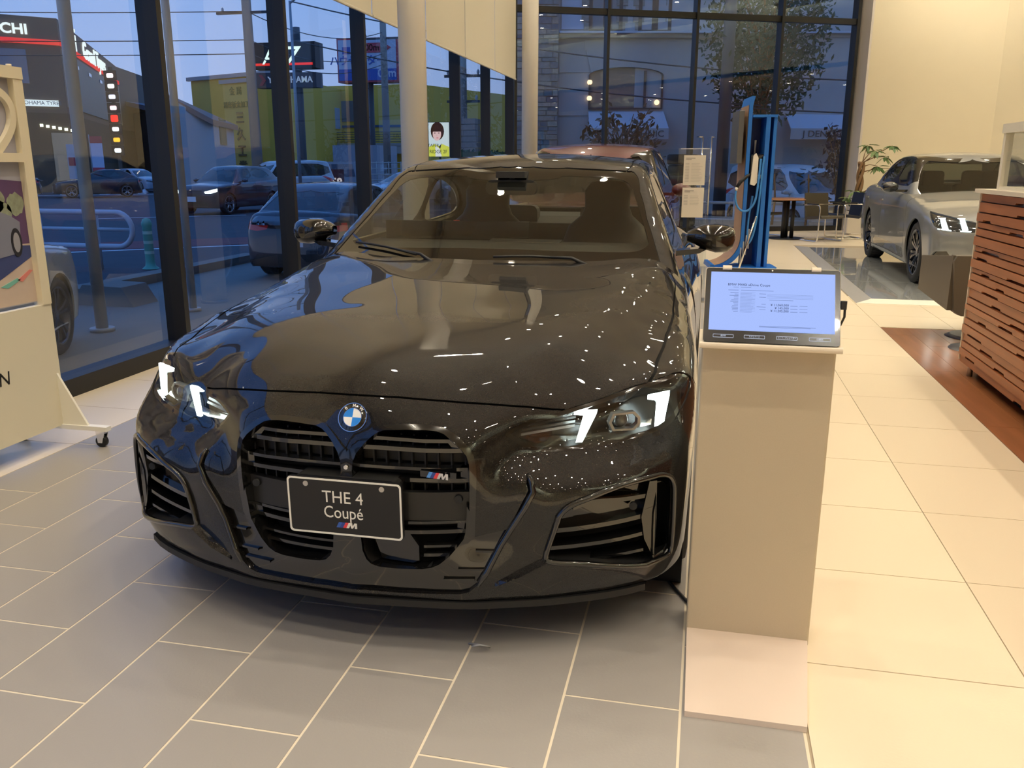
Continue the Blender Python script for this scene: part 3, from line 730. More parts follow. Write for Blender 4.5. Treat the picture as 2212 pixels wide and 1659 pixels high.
GR_IN = [[0.01,0.016,0.545],[0.014,0.018,0.57],[0.018,0.026,0.591],[0.029,0.047,0.617],[0.037,0.065,0.634],[0.043,0.081,0.645],[0.046,0.1,0.651],[0.05,0.154,0.654],[0.053,0.212,0.655],[0.056,0.24,0.653],[0.056,0.259,0.648],[0.053,0.281,0.634],[0.05,0.309,0.611],[0.05,0.322,0.595],[0.049,0.328,0.574],[0.047,0.33,0.553],[0.045,0.331,0.504],[0.048,0.33,0.443],[0.045,0.324,0.457],[0.048,0.32,0.404],[0.048,0.318,0.378],[0.047,0.313,0.359],[0.039,0.297,0.336],[0.031,0.278,0.312],[0.021,0.251,0.289],[0.016,0.231,0.28],[0.01,0.203,0.276],[0.0,0.134,0.276],[-0.005,0.086,0.279],[-0.006,0.066,0.285],[-0.006,0.053,0.298],[-0.006,0.043,0.323],[-0.006,0.04,0.36]]
TRIM = [[0.104,0.478,0.536],[0.097,0.489,0.519],[0.089,0.497,0.492],[0.078,0.475,0.447],[0.075,0.438,0.383],[0.067,0.413,0.339],[0.053,0.389,0.288],[0.046,0.377,0.262],[0.038,0.354,0.225],[0.034,0.331,0.204],[0.03,0.307,0.197],[0.019,0.224,0.194],[0.01,0.128,0.192],[-0.002,0.027,0.195],[-0.003,-0.004,0.195]]
TRIM_IN = [[0.056,0.343,0.36],[0.074,0.435,0.385],[0.075,0.462,0.447],[0.082,0.481,0.493],[0.089,0.479,0.515]]
VENT = [[0.109,0.562,0.406],[0.108,0.565,0.42],[0.112,0.58,0.44],[0.119,0.607,0.458],[0.13,0.64,0.47],[0.149,0.677,0.484],[0.184,0.738,0.501],[0.237,0.8,0.505],[0.266,0.825,0.505],[0.284,0.844,0.499],[0.295,0.856,0.488],[0.302,0.863,0.47],[0.304,0.867,0.449],[0.303,0.868,0.337],[0.311,0.866,0.257],[0.3,0.857,0.244],[0.247,0.821,0.247],[0.224,0.793,0.242],[0.174,0.721,0.257],[0.125,0.618,0.278],[0.104,0.557,0.284],[0.098,0.536,0.29],[0.097,0.531,0.3],[0.102,0.54,0.335],[0.108,0.555,0.383]]
SLOT = [[0.255,0.817,0.487],[0.271,0.831,0.486],[0.282,0.846,0.474],[0.284,0.853,0.453],[0.281,0.856,0.345],[0.283,0.855,0.284],[0.273,0.846,0.267],[0.242,0.82,0.259],[0.238,0.821,0.331],[0.238,0.82,0.39]]
HOODF = [[0.101,-0.01,0.731],[0.107,0.115,0.73],[0.122,0.23,0.723],[0.158,0.364,0.711],[0.195,0.461,0.699],[0.23,0.52,0.686],[0.251,0.556,0.681]]
SHUT = [[0.421,0.776,0.732],[0.515,0.79,0.759],[0.647,0.798,0.782],[0.805,0.809,0.813],[1.013,0.813,0.832],[1.175,0.814,0.857],[1.397,0.812,0.879],[1.543,0.801,0.901],[1.623,0.78,0.921],[1.685,0.751,0.945],[1.73,0.733,0.955]]
LIPC = [[0.05,0.4,0.223],[0.064,0.44,0.245],[0.08,0.486,0.268],[0.096,0.531,0.29]]
WS = [[2.229,-0.135,1.341],[2.22,0.084,1.339],[2.22,0.253,1.333],[2.228,0.417,1.324],[2.248,0.571,1.315],[2.087,0.616,1.224],[1.913,0.662,1.115],[1.739,0.717,1.001],[1.677,0.737,0.959]]
FRIT = [[2.105,-0.004,1.285],[2.123,0.224,1.288],[2.147,0.242,1.3],[2.16,0.426,1.291],[2.165,0.522,1.283],[2.134,0.569,1.259],[2.023,0.603,1.19],[1.891,0.644,1.106],[1.771,0.687,1.027],[1.736,0.683,1.008],[1.691,0.648,0.99],[1.663,0.587,0.986],[1.598,0.304,0.993],[1.582,0.11,0.998]]
PAINTB = paint('black_lacquer', (.004, .0038, .0036), .3, fcol=(.013, .012, .012), rough=.4); PAINTB.node_tree.nodes['Principled BSDF'].inputs['Specular IOR Level'].default_value = .12
WSGLASS = glass('windscreen_glass', (.80, .83, .76), 1.52, 1.2)
SIDEGLASS = glass('side_glass', (.78, .82, .78), 1.5, 1.1)
LENS = glass('lamp_lens', (.93, .95, .95), 1.5, 1.15)
def A3(L, i0=None, i1=None): return np.array(L[i0:i1], float)
def build_hero():
    body, cab = hero_shells()
    st = body.to_st
    TM = PI / 2 - 2e-4
    lamp = st(A3(LAMP)); grin = st(A3(GR_IN)); grout = st(A3(GR_OUT)); vent = st(A3(VENT)); trim_o = st(A3(TRIM)); trim_i = st(A3(TRIM_IN)); hoodf = st(A3(HOODF)); shut = st(A3(SHUT))
    hoodf[0, 0] = 0; grout[0, 0] = 0; grout[-1, 0] = 0; trim_o[-1, 0] = 0
    lens = inset(lamp, .012)
    gb = len(grout)
    trim = np.vstack([trim_o, [[0, grout[-1, 1]]], grout[20:][::-1], trim_i])
    def sd(a, z): return st(body.side(np.array(a, float), np.array(z, float)))
    def tp(a, b): return st(body.top(np.array(a, float), np.array(b, float)))
    def circ(ac, r, zc=.335):
        t_ = np.radians(np.linspace(-38, 218, 40)); return sd(ac + r * np.cos(t_), np.maximum(zc + r * np.sin(t_), .13))
    archf, archr = circ(.835, .372), circ(3.69, .372)
    gap_h = strip(np.vstack([hoodf]), .006)
    gap_s = strip(smooth_poly(shut, False, 1), .006)
    dl = sd([1.50, 1.46, 1.47, 1.52], [.22, .45, .70, .86]); dr = sd([2.98, 3.03, 3.02, 2.96], [.22, .45, .70, .90])
    gaps = [('gap', gap_h), ('gap', gap_s), ('gap', strip(dl, .006)), ('gap', strip(dr, .006)), ('gap', strip(sd([1.50, 2.2, 2.98], [.225, .222, .225]), .005)),
            ('gap', strip(np.vstack([lamp[15:16] + [.004, 0], sd([.62, .60, .565], [.66, .60, .56])]), .005))]
    hole = np.vstack([[[st(np.array([1.66, 0, 1.]))[0], TM]], tp([1.66, 1.70, 1.78, 2.2, 3.0, 3.5, 3.8], [.45, .60, .69, .71, .71, .66, .55]), [[body.FAN + 2.8, TM]]])
    hood = np.vstack([hoodf, lamp[5:11], smooth_poly(shut, False, 1), tp([1.70, 1.66, 1.63], [.62, .45, .25]), [[body.FAN + .62, TM]], [[0, TM]]])
    cowl = np.vstack([[[body.FAN + .6, TM]], tp([1.60, 1.62, 1.70, 1.74], [.30, .52, .72, .742]), tp([1.80, 1.82], [.72, .5]), [[body.FAN + .85, TM]]])
    bump = np.vstack([[[0, -.34]], [[0, .6]], lamp[15:16], sd([.62, .60, .50, .50], [.66, .60, .50, .10]), [[st(np.array([.5, .9, .1]))[0], -.34]]])
    fend = np.vstack([[[.3, -.34]], [[.3, 1.2]], tp([1.8], [.72]), dl[::-1], [[dl[0, 0], -.34]]])
    door = np.vstack([dl, tp([1.55, 2.2, 2.9], [.78, .80, .80]), dr[::-1]])
    S = np.concatenate([np.linspace(0, 1.1, 76), np.linspace(1.1, 4.0, 62)[1:], np.linspace(4.0, 5.1, 28)[1:]])
    T = np.concatenate([np.linspace(-.33, .5, 62), np.linspace(.5, TM, 46)[1:]])
    regs = [('lens', lens), ('border', lamp), ('grille_hole', grin), ('grille_frame', grout), ('vent_hole', vent), ('trim', trim)] + gaps + [('arch', archf), ('arch', archr), ('hole', hole), ('hood', hood), ('cowl', cowl), ('bumper', bump), ('fender', fend), ('door', door)]
    P = panelize(body, S, T, regs)
    car = thing('car', 'glossy black coupe with lit headlamps and tall twin grille on the grey tiles', 'car', (-.9095, 2.031, 0), math.radians(.25))
    panel_mb(P, ['bumper']).build('bumper', PAINTB, car)
    panel_mb(P, ['hood']).build('bonnet', PAINTB, car)
    panel_mb(P, ['cowl'], skirt=0).build('cowl_panel', BLACKPLASTIC, car)
    for s in (1, -1):
        panel_mb(P, ['fender'], (s,)).build('fender', PAINTB, car); panel_mb(P, ['door'], (s,)).build('door', PAINTB, car)
    panel_mb(P, ['body']).build('rear_body', PAINTB, car)
    panel_mb(P, ['trim'], off=-.012, skirt=.03).build('lower_intake', BLACKGLOSS, car)
    gl_ = panel_mb(P, ['gap'], off=-.010, skirt=0).build('shut_lines', DARK, car)
    fr = panel_mb(P, ['grille_frame'], off=.010, skirt=.05).build('grille_frame', BLACKGLOSS, car)
    panel_mb(P, ['grille_hole'], off=-.075, skirt=0).build('grille_backing', DARK, car)
    panel_mb(P, ['vent_hole'], off=-.10, skirt=0).build('vent_backing', DARK, car)
    # inner edges of the openings
    b = MB()
    for L, d in ((GR_IN, .07), (VENT, .09)):
        Q = A3(L); N = body.normal(Q)
        for s in (1, -1):
            for i in range(len(Q)):
                j = (i + 1) % len(Q); a_, c_ = Q[i], Q[j]; d_, e_ = Q[j] + [d, 0, 0], Q[i] + [d, 0, 0]
                b.add(to_local(np.array([a_, c_, d_, e_])) * [s, 1, 1], [(0, 1, 2, 3)])
    b.build('opening_lining', BLACKPLASTIC, car)
    # ---- grille slats, between the kidney outlines at their height
    gi = A3(GR_IN)[:, 1:]
    def ext(z):
        xs = []
        for i in range(len(gi)):
            (b0, z0), (b1, z1) = gi[i], gi[(i + 1) % len(gi)]
            if (z0 > z) != (z1 > z): xs.append(b0 + (b1 - b0) * (z - z0) / (z1 - z0))
        return min(xs), max(xs)
    def bar(z1, z0, s, dep=.016, b0=None, b1=None, thick=.03, slope=0.):
        lo, hi = ext(.5 * (z0 + z1)); lo = lo - .004 if b0 is None else b0; hi = hi + .002 if b1 is None else b1
        bs = np.linspace(lo, hi, 12); m = MB(); V = []
        for q in bs:
            a_ = float(body.front(np.array([q]), np.array([.5 * (z0 + z1)]))[0, 0]) + dep
            V += [(s * q, a_, z0), (s * q, a_, z1), (s * q, a_ + thick, z1), (s * q, a_ + thick, z0)]
        F = []
        for i in range(11):
            o = 4 * i
            for k in range(4): F.append((o + k, o + (k + 1) % 4, o + 4 + (k + 1) % 4, o + 4 + k))
        F += [(0, 3, 2, 1), (44, 45, 46, 47)]
        return m.add(V, F)
    for s in (1, -1):
        for z1, z0 in ((.633, .623), (.610, .598), (.558, .549), (.528, .517), (.404, .396), (.378, .367), (.334, .327), (.310, .301)):
            kw = {}
            if s == 1 and z1 < .34: kw = dict(b0=.205)
            bar(z1, z0, s, **kw).build('grille_slat', BLACKGLOSS, car)
        for zt, zb in ((.633, .598), (.558, .517), (.404, .367)):   # the closed outer ends of the slat pairs
            hi = ext(zb + .004)[1] - .006; hi2 = ext(zt - .004)[1] - .006
            a_ = float(body.front(np.array([hi]), np.array([zb]))[0, 0]) + .016; m = MB()
            m.prism([(hi - .02, zb), (hi, zb), (hi2, zt), (hi2 - .02, zt)], a_, a_ + .03, 'xz')
            for i, v in enumerate(m.v): m.v[i] = (v[0] * s, v[1], v[2])
            m.build('slat_end', BLACKGLOSS, car)
        m = MB(); lo, hi = .045, .322
        sh_ = bar(.487, .405, s, dep=.020, thick=.02); pn = sh_.build('shutter_panel', mat('satin_black', (.012, .012, .012), .35), car)
        q = MB(); q.cyl((s * .299, float(body.front(np.array([.299]), np.array([.468]))[0, 0]) + .012, .468), .011, .012, 20, None, 'y'); q.build('parking_sensor', BLACKPLASTIC, pn)
        for bb in np.arange(.06, .33, .036):
            for z0, z1 in ((.49, .516), (.559, .597), (.611, .622), (.634, .65)):
                lo, hi = ext((z0 + z1) / 2)
                if lo + .006 < bb < hi - .006:
                    a_ = float(body.front(np.array([bb]), np.array([z0]))[0, 0]) + .040; m.box(s * bb - .002, s * bb + .002, a_, a_ + .02, z0 - .004, z1 + .004)
        for z0, z1 in ((.50, .515), (.562, .596), (.612, .622), (.636, .648)):
            lo, hi = ext((z0 + z1) / 2); m.join(bar(z1, z0, s, dep=.052, thick=.004, b0=lo + .004, b1=hi - .004))
        m.build('shutter_grid', mat('shutter_black', (.010, .010, .010), .6), car)
    m = MB(); m.prism([(.066, .345), (.085, .287), (.175, .282), (.193, .292), (.193, .333), (.169, .367), (.066, .37)], .022, .032, 'xz'); m.build('radar_cover', BLACKGLOSS, car)
    # ---- vents: slats, gloss panel, upright blade with the air slot
    for s in (1, -1):
        def rib(pts, h, t, name, mt=BLACKGLOSS):
            pts = [np.array(p, float) for p in pts]; m = MB(); V = []
            Q = smooth_poly(np.array(pts), False, 2)
            for p in Q:
                V += [(s * p[0], p[2], p[1] - h / 2), (s * p[0], p[2], p[1] + h / 2), (s * p[0] - s * t * .35, p[2] + t, p[1] + h / 2), (s * p[0] - s * t * .35, p[2] + t, p[1] - h / 2)]
            F = []
            for i in range(len(Q) - 1):
                o = 4 * i
                for k in range(4): F.append((o + k, o + (k + 1) % 4, o + 4 + (k + 1) % 4, o + 4 + k))
            F += [(0, 1, 2, 3), tuple(len(V) - 4 + k for k in (3, 2, 1, 0))]
            m.add(V, F).build(name, mt, car)
        rib([(.548, .371, .117), (.62, .371, .150), (.725, .378, .205), (.795, .388, .245)], .013, .05, 'vent_slat')
        rib([(.535, .317, .118), (.605, .315, .152), (.72, .322, .205), (.806, .336, .250)], .011, .05, 'vent_slat')
        rib([(.530, .266, .125), (.612, .266, .160), (.72, .272, .212), (.79, .281, .245)], .009, .05, 'vent_slat')
        rib([(.60, .432, .142), (.65, .449, .165), (.73, .444, .205), (.792, .447, .242)], .012, .04, 'vent_slat')
        m = MB(); pl = [(.555, .372, .135), (.575, .425, .14), (.62, .455, .158), (.70, .488, .19), (.80, .498, .262), (.80, .44, .262), (.775, .385, .252), (.725, .379, .225), (.62, .371, .172)]
        m.add([(s * p[0], p[2] + .012, p[1]) for p in pl], [tuple(range(len(pl)))]).build('vent_panel', BLACKGLOSS, car)
        m = MB(); m.cyl((s * .758, .222, .420), .011, .012, 20, None, 'y'); m.build('parking_sensor', BLACKPLASTIC, car)
        m = MB(); pl = [(.800, .490, .243), (.820, .492, .250), (.823, .373, .252), (.822, .250, .252), (.792, .318, .236), (.782, .385, .232)]
        V = [(s * p[0], p[2], p[1]) for p in pl] + [(s * p[0] - s * .004, p[2] + .05, p[1]) for p in pl]; n = len(pl)
        F = [tuple(range(n)), tuple(range(n, 2 * n))[::-1]] + [(i, (i + 1) % n, n + (i + 1) % n, n + i) for i in range(n)]
        m.add(V, F).build('vent_blade', BLACKGLOSS, car)
        Q = A3(SLOT); c = Q.mean(0); m = MB(); V = []
        for k in (1.0, .86):
            for p in Q:
                d_ = c + (p - c) * [1, k, .95 if k < 1 else 1]; V.append((s * d_[1], d_[0] + (.004 if k < 1 else -.001), d_[2]))
        n = len(Q); F = [(i, (i + 1) % n, n + (i + 1) % n, n + i) for i in range(n)]
        m.add(V, F).build('slot_rim', BLACKGLOSS, car)
    for s in (1, -1):
        Q = smooth_poly(A3(VENT), True, 1); N = body.normal(Q); Q = Q + N * .002
        MB().tube([(s * q[1], q[0], q[2]) for q in Q], .0085, 8, closed=True).build('vent_bezel', BLACKGLOSS, car)
        Q = A3(TRIM, 0, 9); N = body.normal(Q); Q = Q + N * .004
        MB().tube([(s * q[1], q[0], q[2]) for q in Q], [.004] + [.009] * 7 + [.006], 8).build('blade_edge', BLACKGLOSS, car)
        Q = smooth_poly(A3(LIPC), False, 1); N = body.normal(Q)
        V = []
        for q, n in zip(Q, N): w_ = .024 * min(1, (q[1] - .39) / .06); p = q + n * w_; V += [(s * q[1], q[0], q[2] + .010), (s * p[1], p[0], p[2]), (s * q[1], q[0], q[2] - .008)]
        F = [(3 * i + k, 3 * i + k + 1, 3 * i + k + 4, 3 * i + k + 3) for i in range(len(Q) - 1) for k in (0, 1)]
        MB().add(V, F).build('lip_fin', PAINTB, car)
    # ---- head lamps
    LH = mat('lamp_housing', (.05, .052, .055), .25, .9)
    for s in (1, -1):
        lp = panel_mb(P, ['lens'], (s,), off=-.085, skirt=0)
        ho = lp.build('headlamp', LH, car)
        panel_mb(P, ['border'], (s,), off=-.004, skirt=.03).build('lamp_bezel', BLACKGLOSS, ho)
        panel_mb(P, ['lens'], (s,), off=-.003, skirt=0).build('lens', LENS, ho)
        wl = MB(); LQ = A3(LAMP); N = body.normal(LQ)
        cq = LQ.mean(0)
        for i in range(len(LQ)):
            j = (i + 1) % len(LQ); a_, c_ = cq + (LQ[i] - cq) * .985 - N[i] * .008, cq + (LQ[j] - cq) * .985 - N[j] * .008
            wl.add(to_local(np.array([a_, c_, c_ - N[j] * .085, a_ - N[i] * .085])) * [s, 1, 1], [(0, 1, 2, 3)])
        wl.build('lamp_wall', BLACKGLOSS, ho)
        def slab(pts, name, mt, th=.012):
            pts = [np.array(p, float) for p in pts]; n = len(pts); nn = np.array([-.8, .5, .15]) ; nn /= np.linalg.norm(nn)
            V = [(s * p[1], p[0], p[2]) for p in pts] + [(s * p[1], p[0] + th, p[2]) for p in pts]
            F = [tuple(range(n)), tuple(range(n, 2 * n))[::-1]] + [(i, (i + 1) % n, n + (i + 1) % n, n + i) for i in range(n)]
            MB().add(V, F).build(name, mt, ho)
        # T-shaped light guides (a, b, z)
        slab([(.406, .776, .694), (.424, .838, .706), (.424, .838, .692), (.405, .826, .612), (.389, .800, .606), (.401, .802, .682), (.402, .776, .684)], 'light_bar', DRL)
        slab([(.264, .580, .674), (.292, .642, .673), (.290, .640, .662), (.260, .606, .586), (.253, .588, .586), (.270, .606, .662), (.264, .580, .664)], 'light_bar', DRL)
        m = MB(); C0 = Vector((s * .71, .335, .637)); ax = Vector((s * .45, -.89, 0)).normalized()
        Fm = frame(C0, Vector((ax.y, -ax.x, 0)) * -s, (0, 0, 1))
        oct_ = [(-.048, .0), (-.036, .026), (.030, .028), (.048, .010), (.048, -.010), (.030, -.028), (-.036, -.026)]
        m.join(ring(oct_, [(x * .82, y * .78) for x, y in oct_], 0, .02, 'xy', Fm)); m.build('projector_frame', mat('projector_grey', (.35, .36, .36), .3, .8), ho)
        m = MB(); m.sphere(C0 - ax * .02, .026, 16, 10); m.build('projector', mat('projector_glass', (.12, .13, .13), .05, .2, coat=1), ho)
        m = MB(); V = []
        for k, (a_, b_, z_) in enumerate(((.165, .46, .60), (.215, .56, .592), (.30, .70, .600), (.36, .79, .612))):
            V += [(s * b_, a_ + .03, z_), (s * b_, a_ + .055, z_ + .012)]
        m.add(V, [(0, 2, 3, 1), (2, 4, 5, 3), (4, 6, 7, 5)]).build('lower_reflector', mat('reflector_chrome', (.5, .5, .48), .12, 1.0), ho)
        m = MB()
        for k in range(5):
            z_ = .612 + k * .010; m.add([(s * .44, .20 + .01 * k, z_), (s * .58, .28 + .01 * k, z_ + .012), (s * .58, .285 + .01 * k, z_ + .018), (s * .44, .205 + .01 * k, z_ + .006)], [(0, 1, 2, 3)])
        m.build('reflector_fins', mat('fin_grey', (.16, .165, .17), .3, .9), ho)
    # ---- badge on the nose
    c = body.front(np.array([0.]), np.array([.677]))[0]; n = body.normal(c[None])[0]; nv = Vector((0, n[0], n[2]))
    Mb = frame(Vector((0, c[0], c[2])) + nv * .001, (1, 0, 0), Vector((0, -nv.z, nv.y)) if nv.y < 0 and False else Vector((0, n[2] * 1.0, -n[0])))
    bw = mat('badge_white', (.85, .84, .80), .25, coat=.6); bb_ = mat('badge_blue', (.02, .22, .72), .25, coat=.6)
    bo = MB(); bo.lathe([(.0005, .003), (.038, .003), (.040, .0015), (.041, -.002)], (0, 0, 0), 48); B = MB().join(bo, Mb); B.sm = [True] * len(B.f); badge = B.build('badge', BLACKGLOSS, car)
    B = MB(); B.join(ring(arc(0, 0, .0412, 0, 352.5, 47), arc(0, 0, .0392, 0, 352.5, 47), .0, .0042), Mb); B.build('badge_rim', CHROME, badge)
    B = MB(); B.join(ring(arc(0, 0, .0265, 0, 352.5, 47), arc(0, 0, .0253, 0, 352.5, 47), .003, .0045), Mb); B.build('badge_ring', CHROME, badge)
    for k, mt in enumerate((bw, bb_, bw, bb_)):
        B = MB(); B.prism([(0, 0)] + arc(0, 0, .0255, 90 * k, 90 * k + 90, 12), .003, .004, 'xy', Mb); B.build('badge_quarter', mt, badge)
    for ch, ang in (('B', 42), ('M', 0), ('W', -42)):
        R_ = Matrix.Rotation(math.radians(ang), 4, 'Z') @ Matrix.Translation((0, .0328, .0035)); text(ch, 'badge_letter', bw, badge, Mb @ R_, .0125, .0006, bold=.01)
    # ---- show plate
    tl = Matrix.Translation((0, -.020, .447)) @ Matrix.Rotation(PI / 2 + .02, 4, 'X')
    pm = MB().prism(rrect(.33, .165, .012), -.006, .004, 'xy', tl).build('show_plate', mat('plate_black', (.008, .008, .009), .35), car)
    pw = mat('plate_white', (.86, .84, .76), .4, emit=(1, .97, .88), es=.0)
    MB().join(ring(rrect(.327, .162, .011), rrect(.317, .152, .008), .004, .0052), tl).build('plate_border', pw, pm)
    T_ = lambda x, y: tl @ Matrix.Translation((x, y, .0046))
    text('THE 4', 'plate_text', pw, pm, T_(-.004, .028), .049, .0004, sx=.93); text('Coupé', 'plate_text', pw, pm, T_(-.004, -.016), .049, .0004, sx=.86)
    mcol = (mat('stripe_light_blue', (.10, .32, .75), .3), mat('stripe_dark_blue', (.03, .06, .28), .3), mat('stripe_red', (.75, .05, .06), .3))
    def mlogo(parent, M, h, lb=None):
        w = h * .62
        for k, mt in enumerate((lb or mcol[0], mcol[1], mcol[2])):
            MB().prism([(w * k, 0), (w * (k + 1), 0), (w * (k + 1) + h * .5, h), (w * k + h * .5, h)], 0, .001, 'xy', M).build('logo_stripe', mt, parent)
        x = w * 3; q = [(0, 0), (.5, 0), (.82, .62), (.95, 0), (1.3, 0), (1.66, .62), (1.66, 0), (2.1, 0), (2.1, 1), (1.62, 1), (1.25, .42), (1.15, 1), (.5, 1)]
        MB().prism([(x + p * h * .95, r_ * h) for p, r_ in q], 0, .0012, 'xy', M).build('logo_letter', CHROME if lb is None else pw, parent)
    mlogo(pm, tl @ Matrix.Translation((-.026, -.058, .0046)), .0155, mat('stripe_blue', (.04, .12, .45), .3))
    for x in (-.109, .109): MB().cyl((0, 0, .004), .0075, .003, 16).join(MB()).build('plate_bolt', STEEL, pm, loc=(x, -.020, .447 + .063), rot=(PI / 2, 0, 0))
    MB().rbox(-.15, .15, -.012, .06, .39, .53, .02, 3, 'y').build('plate_holder', BLACKPLASTIC, car)
    gm = MB().box(.2, .3, .028, .032, .535, .552).build('grille_logo', BLACKGLOSS, car)
    mlogo(gm, Matrix.Translation((.218, .026, .5345)) @ Matrix.Rotation(PI / 2, 4, 'X') @ Matrix.Rotation(-.12, 4, 'Y'), .0165)
    # camera in the V of the nose, intake bars
    m = MB(); m.cyl((0, -.004, .556), .006, .01, 16, None, 'y'); m.build('nose_camera', CHROME, car)
    for s in (1, -1):
        for (b0, z0, b1, z1) in ((.345, .319, .40, .318), (.30, .268, .372, .268), (.26, .238, .345, .240)):
            m = MB(); a0 = float(body.front(np.array([b0]), np.array([z0]))[0, 0]); a1 = float(body.front(np.array([b1]), np.array([z1]))[0, 0])
            V = [(s * b0, a0 + .002, z0 - .003), (s * b1, a1 + .002, z1 - .003), (s * b1, a1 + .002, z1 + .003), (s * b0, a0 + .002, z0 + .003)]; V += [(x, y + .03, z) for x, y, z in V]
            m.add(V, [(0, 1, 2, 3), (0, 4, 5, 1), (3, 2, 6, 7)]).build('intake_bar', BLACKGLOSS, car)
    # ---- splitter under the nose
    m = MB(); V = []; bs = np.linspace(-.80, .80, 33)
    for q in bs:
        a_ = float(body.front(np.array([abs(q)]), np.array([.19]))[0, 0])
        V += [(q, a_ - .004, .172), (q, a_ - .004, .152), (q, a_ + .25, .142), (q, a_ + .25, .16)]
    F = [(4 * i + k, 4 * i + (k + 1) % 4, 4 * i + 4 + (k + 1) % 4, 4 * i + 4 + k) for i in range(32) for k in range(4)]
    m.add(V, F, False).build('front_lip', BLACKPLASTIC, car)
    m = MB(); m.box(-.78, .78, .3, 4.4, .14, .17); m.build('underbody', BLACKPLASTIC, car)
    # wheel housings
    m = MB()
    for s in (1, -1):
        for yc in (.835, 3.69): m.lathe([(.02, 0), (.39, 0), (.40, .02), (.40, .36)], (s * .54 if s == 1 else s * .54, yc, .335), 32, 'x') if s == 1 else m.lathe([(.02, 0), (.39, 0), (.40, -.02), (.40, -.36)], (-.54, yc, .335), 32, 'x')
    m.build('wheel_housing', DARK, car)
    for s in (1, -1):
        wheel(car, s * .795, .835, .333, .24, s, ALU, DARK, 5); wheel(car, s * .80, 3.69, .333, .26, s, ALU, DARK, 5)
    # ---- greenhouse
    ct = cab.to_st; ws = ct(A3(WS, 1)); fr_ = ct(A3(FRIT, 1))
    ws0 = ct(np.array([2.222, 0, 1.340])); ws = np.vstack([[[0, ws0[1]]], ws, ct(np.array([[1.60, .745, .90]])), [[0, ct(np.array([1.40, 0, .88]))[1]]]])
    f0, f1 = ct(np.array([2.105, 0, 1.285])), ct(np.array([1.575, 0, .998])); frit = np.vstack([[[0, f0[1]]], smooth_poly(fr_, False, 1), [[0, f1[1]]]])
    def cs(a, z): return ct(cab.side(np.array(a, float), np.array(z, float)))
    win1 = smooth_poly(cs([1.86, 2.10, 2.5, 2.90, 2.88, 2.55, 2.32], [.985, .99, 1.0, 1.01, 1.275, 1.318, 1.285]), True, 2)
    win2 = smooth_poly(cs([2.96, 3.3, 3.62, 3.40, 3.15, 2.94], [1.01, 1.025, 1.05, 1.19, 1.25, 1.272]), True, 2)
    surr = smooth_poly(cs([1.76, 2.1, 2.6, 3.2, 3.74, 3.45, 3.1, 2.7, 2.5, 2.30], [.965, .97, .98, .99, 1.03, 1.22, 1.29, 1.325, 1.342, 1.315]), True, 2)
    rw = ct(cab.rear(np.array([.02, .48, .56, .50, .02]), np.array([1.335, 1.315, 1.15, 1.06, 1.05]))); smx = 1.1 + .9 + 1.1; rw[0, 0] = smx; rw[-1, 0] = smx
    rs = strip(np.vstack([ct(cab.top(np.array([2.24, 2.5, 3.0, 3.6]), np.array([.535, .545, .54, .50])))]), .006)
    rf = strip(np.vstack([[[0, ws0[1] + .012]], ct(A3(WS, 2, 6)) + [0, .012]]), .008)
    S = np.concatenate([np.linspace(0, 1.1, 48), np.linspace(1.1, 2.0, 24)[1:], np.linspace(2.0, 3.1, 28)[1:]]); T = np.concatenate([np.linspace(-.32, .5, 40), np.linspace(.5, TM, 30)[1:]])
    C = panelize(cab, S, T, [('glass', frit), ('frit', ws), ('win', win1), ('win2', win2), ('surround', surr), ('rear', rw), ('gap', rs), ('gap', rf)])
    panel_mb(C, ['body']).build('roof', PAINTB, car)
    panel_mb(C, ['gap'], off=-.008, skirt=0).build('roof_seam', DARK, car)
    wsn = panel_mb(C, ['glass'], off=-.003, skirt=0).build('windscreen', WSGLASS, car)
    panel_mb(C, ['frit'], off=-.003, skirt=.004).build('windscreen_border', mat('frit_black', (.004, .004, .004), .05, coat=1.0, crough=.0), wsn)
    for s in (1, -1):
        panel_mb(C, ['win'], (s,), off=-.002, skirt=0).build('side_window', SIDEGLASS, car); panel_mb(C, ['win2'], (s,), off=-.002, skirt=0).build('side_window', SIDEGLASS, car)
        panel_mb(C, ['surround'], (s,), off=.002, skirt=.01).build('window_trim', BLACKGLOSS, car)
    panel_mb(C, ['rear'], skirt=0).build('rear_window', SIDEGLASS, car)
    # ---- door mirrors (lofted along b)
    for s in (1, -1):
        secs = [(.845, 1.915, 1.036, .030, .022), (.875, 1.915, 1.040, .060, .034), (.92, 1.925, 1.036, .085, .054), (.97, 1.93, 1.030, .092, .062), (1.02, 1.935, 1.028, .085, .058), (1.044, 1.94, 1.032, .062, .043), (1.053, 1.945, 1.036, .03, .02)]
        up, lo = MB(), MB(); n = 20
        for mb_, t0, t1 in ((up, -25, 205), (lo, 205, 335)):
            V = []
            for (b_, a_, z_, ra, rz_) in secs:
                for k in range(n + 1):
                    t = math.radians(t0 + (t1 - t0) * k / n); ca, sa = math.cos(t), math.sin(t)
                    V.append((s * b_, a_ - ra * math.copysign(abs(ca) ** .75, ca), z_ + rz_ * math.copysign(abs(sa) ** .8, sa)))
            F = [(i * (n + 1) + k, i * (n + 1) + k + 1, (i + 1) * (n + 1) + k + 1, (i + 1) * (n + 1) + k) for i in range(len(secs) - 1) for k in range(n)]
            mb_.add(V, F, True)
        mo = up.build('door_mirror', BLACKGLOSS, car); lo.build('mirror_underside', mat('mirror_black', (.004, .004, .004), .3), mo)
        st_ = MB(); st_.prism([(.80, .955), (.90, .968), (.93, .985), (.90, .99), (.80, .978)], 1.85, 1.95, 'xz')
        for i, v in enumerate(st_.v): st_.v[i] = (v[0] * s, v[1], v[2])
        st_.build('mirror_foot', BLACKGLOSS, mo)
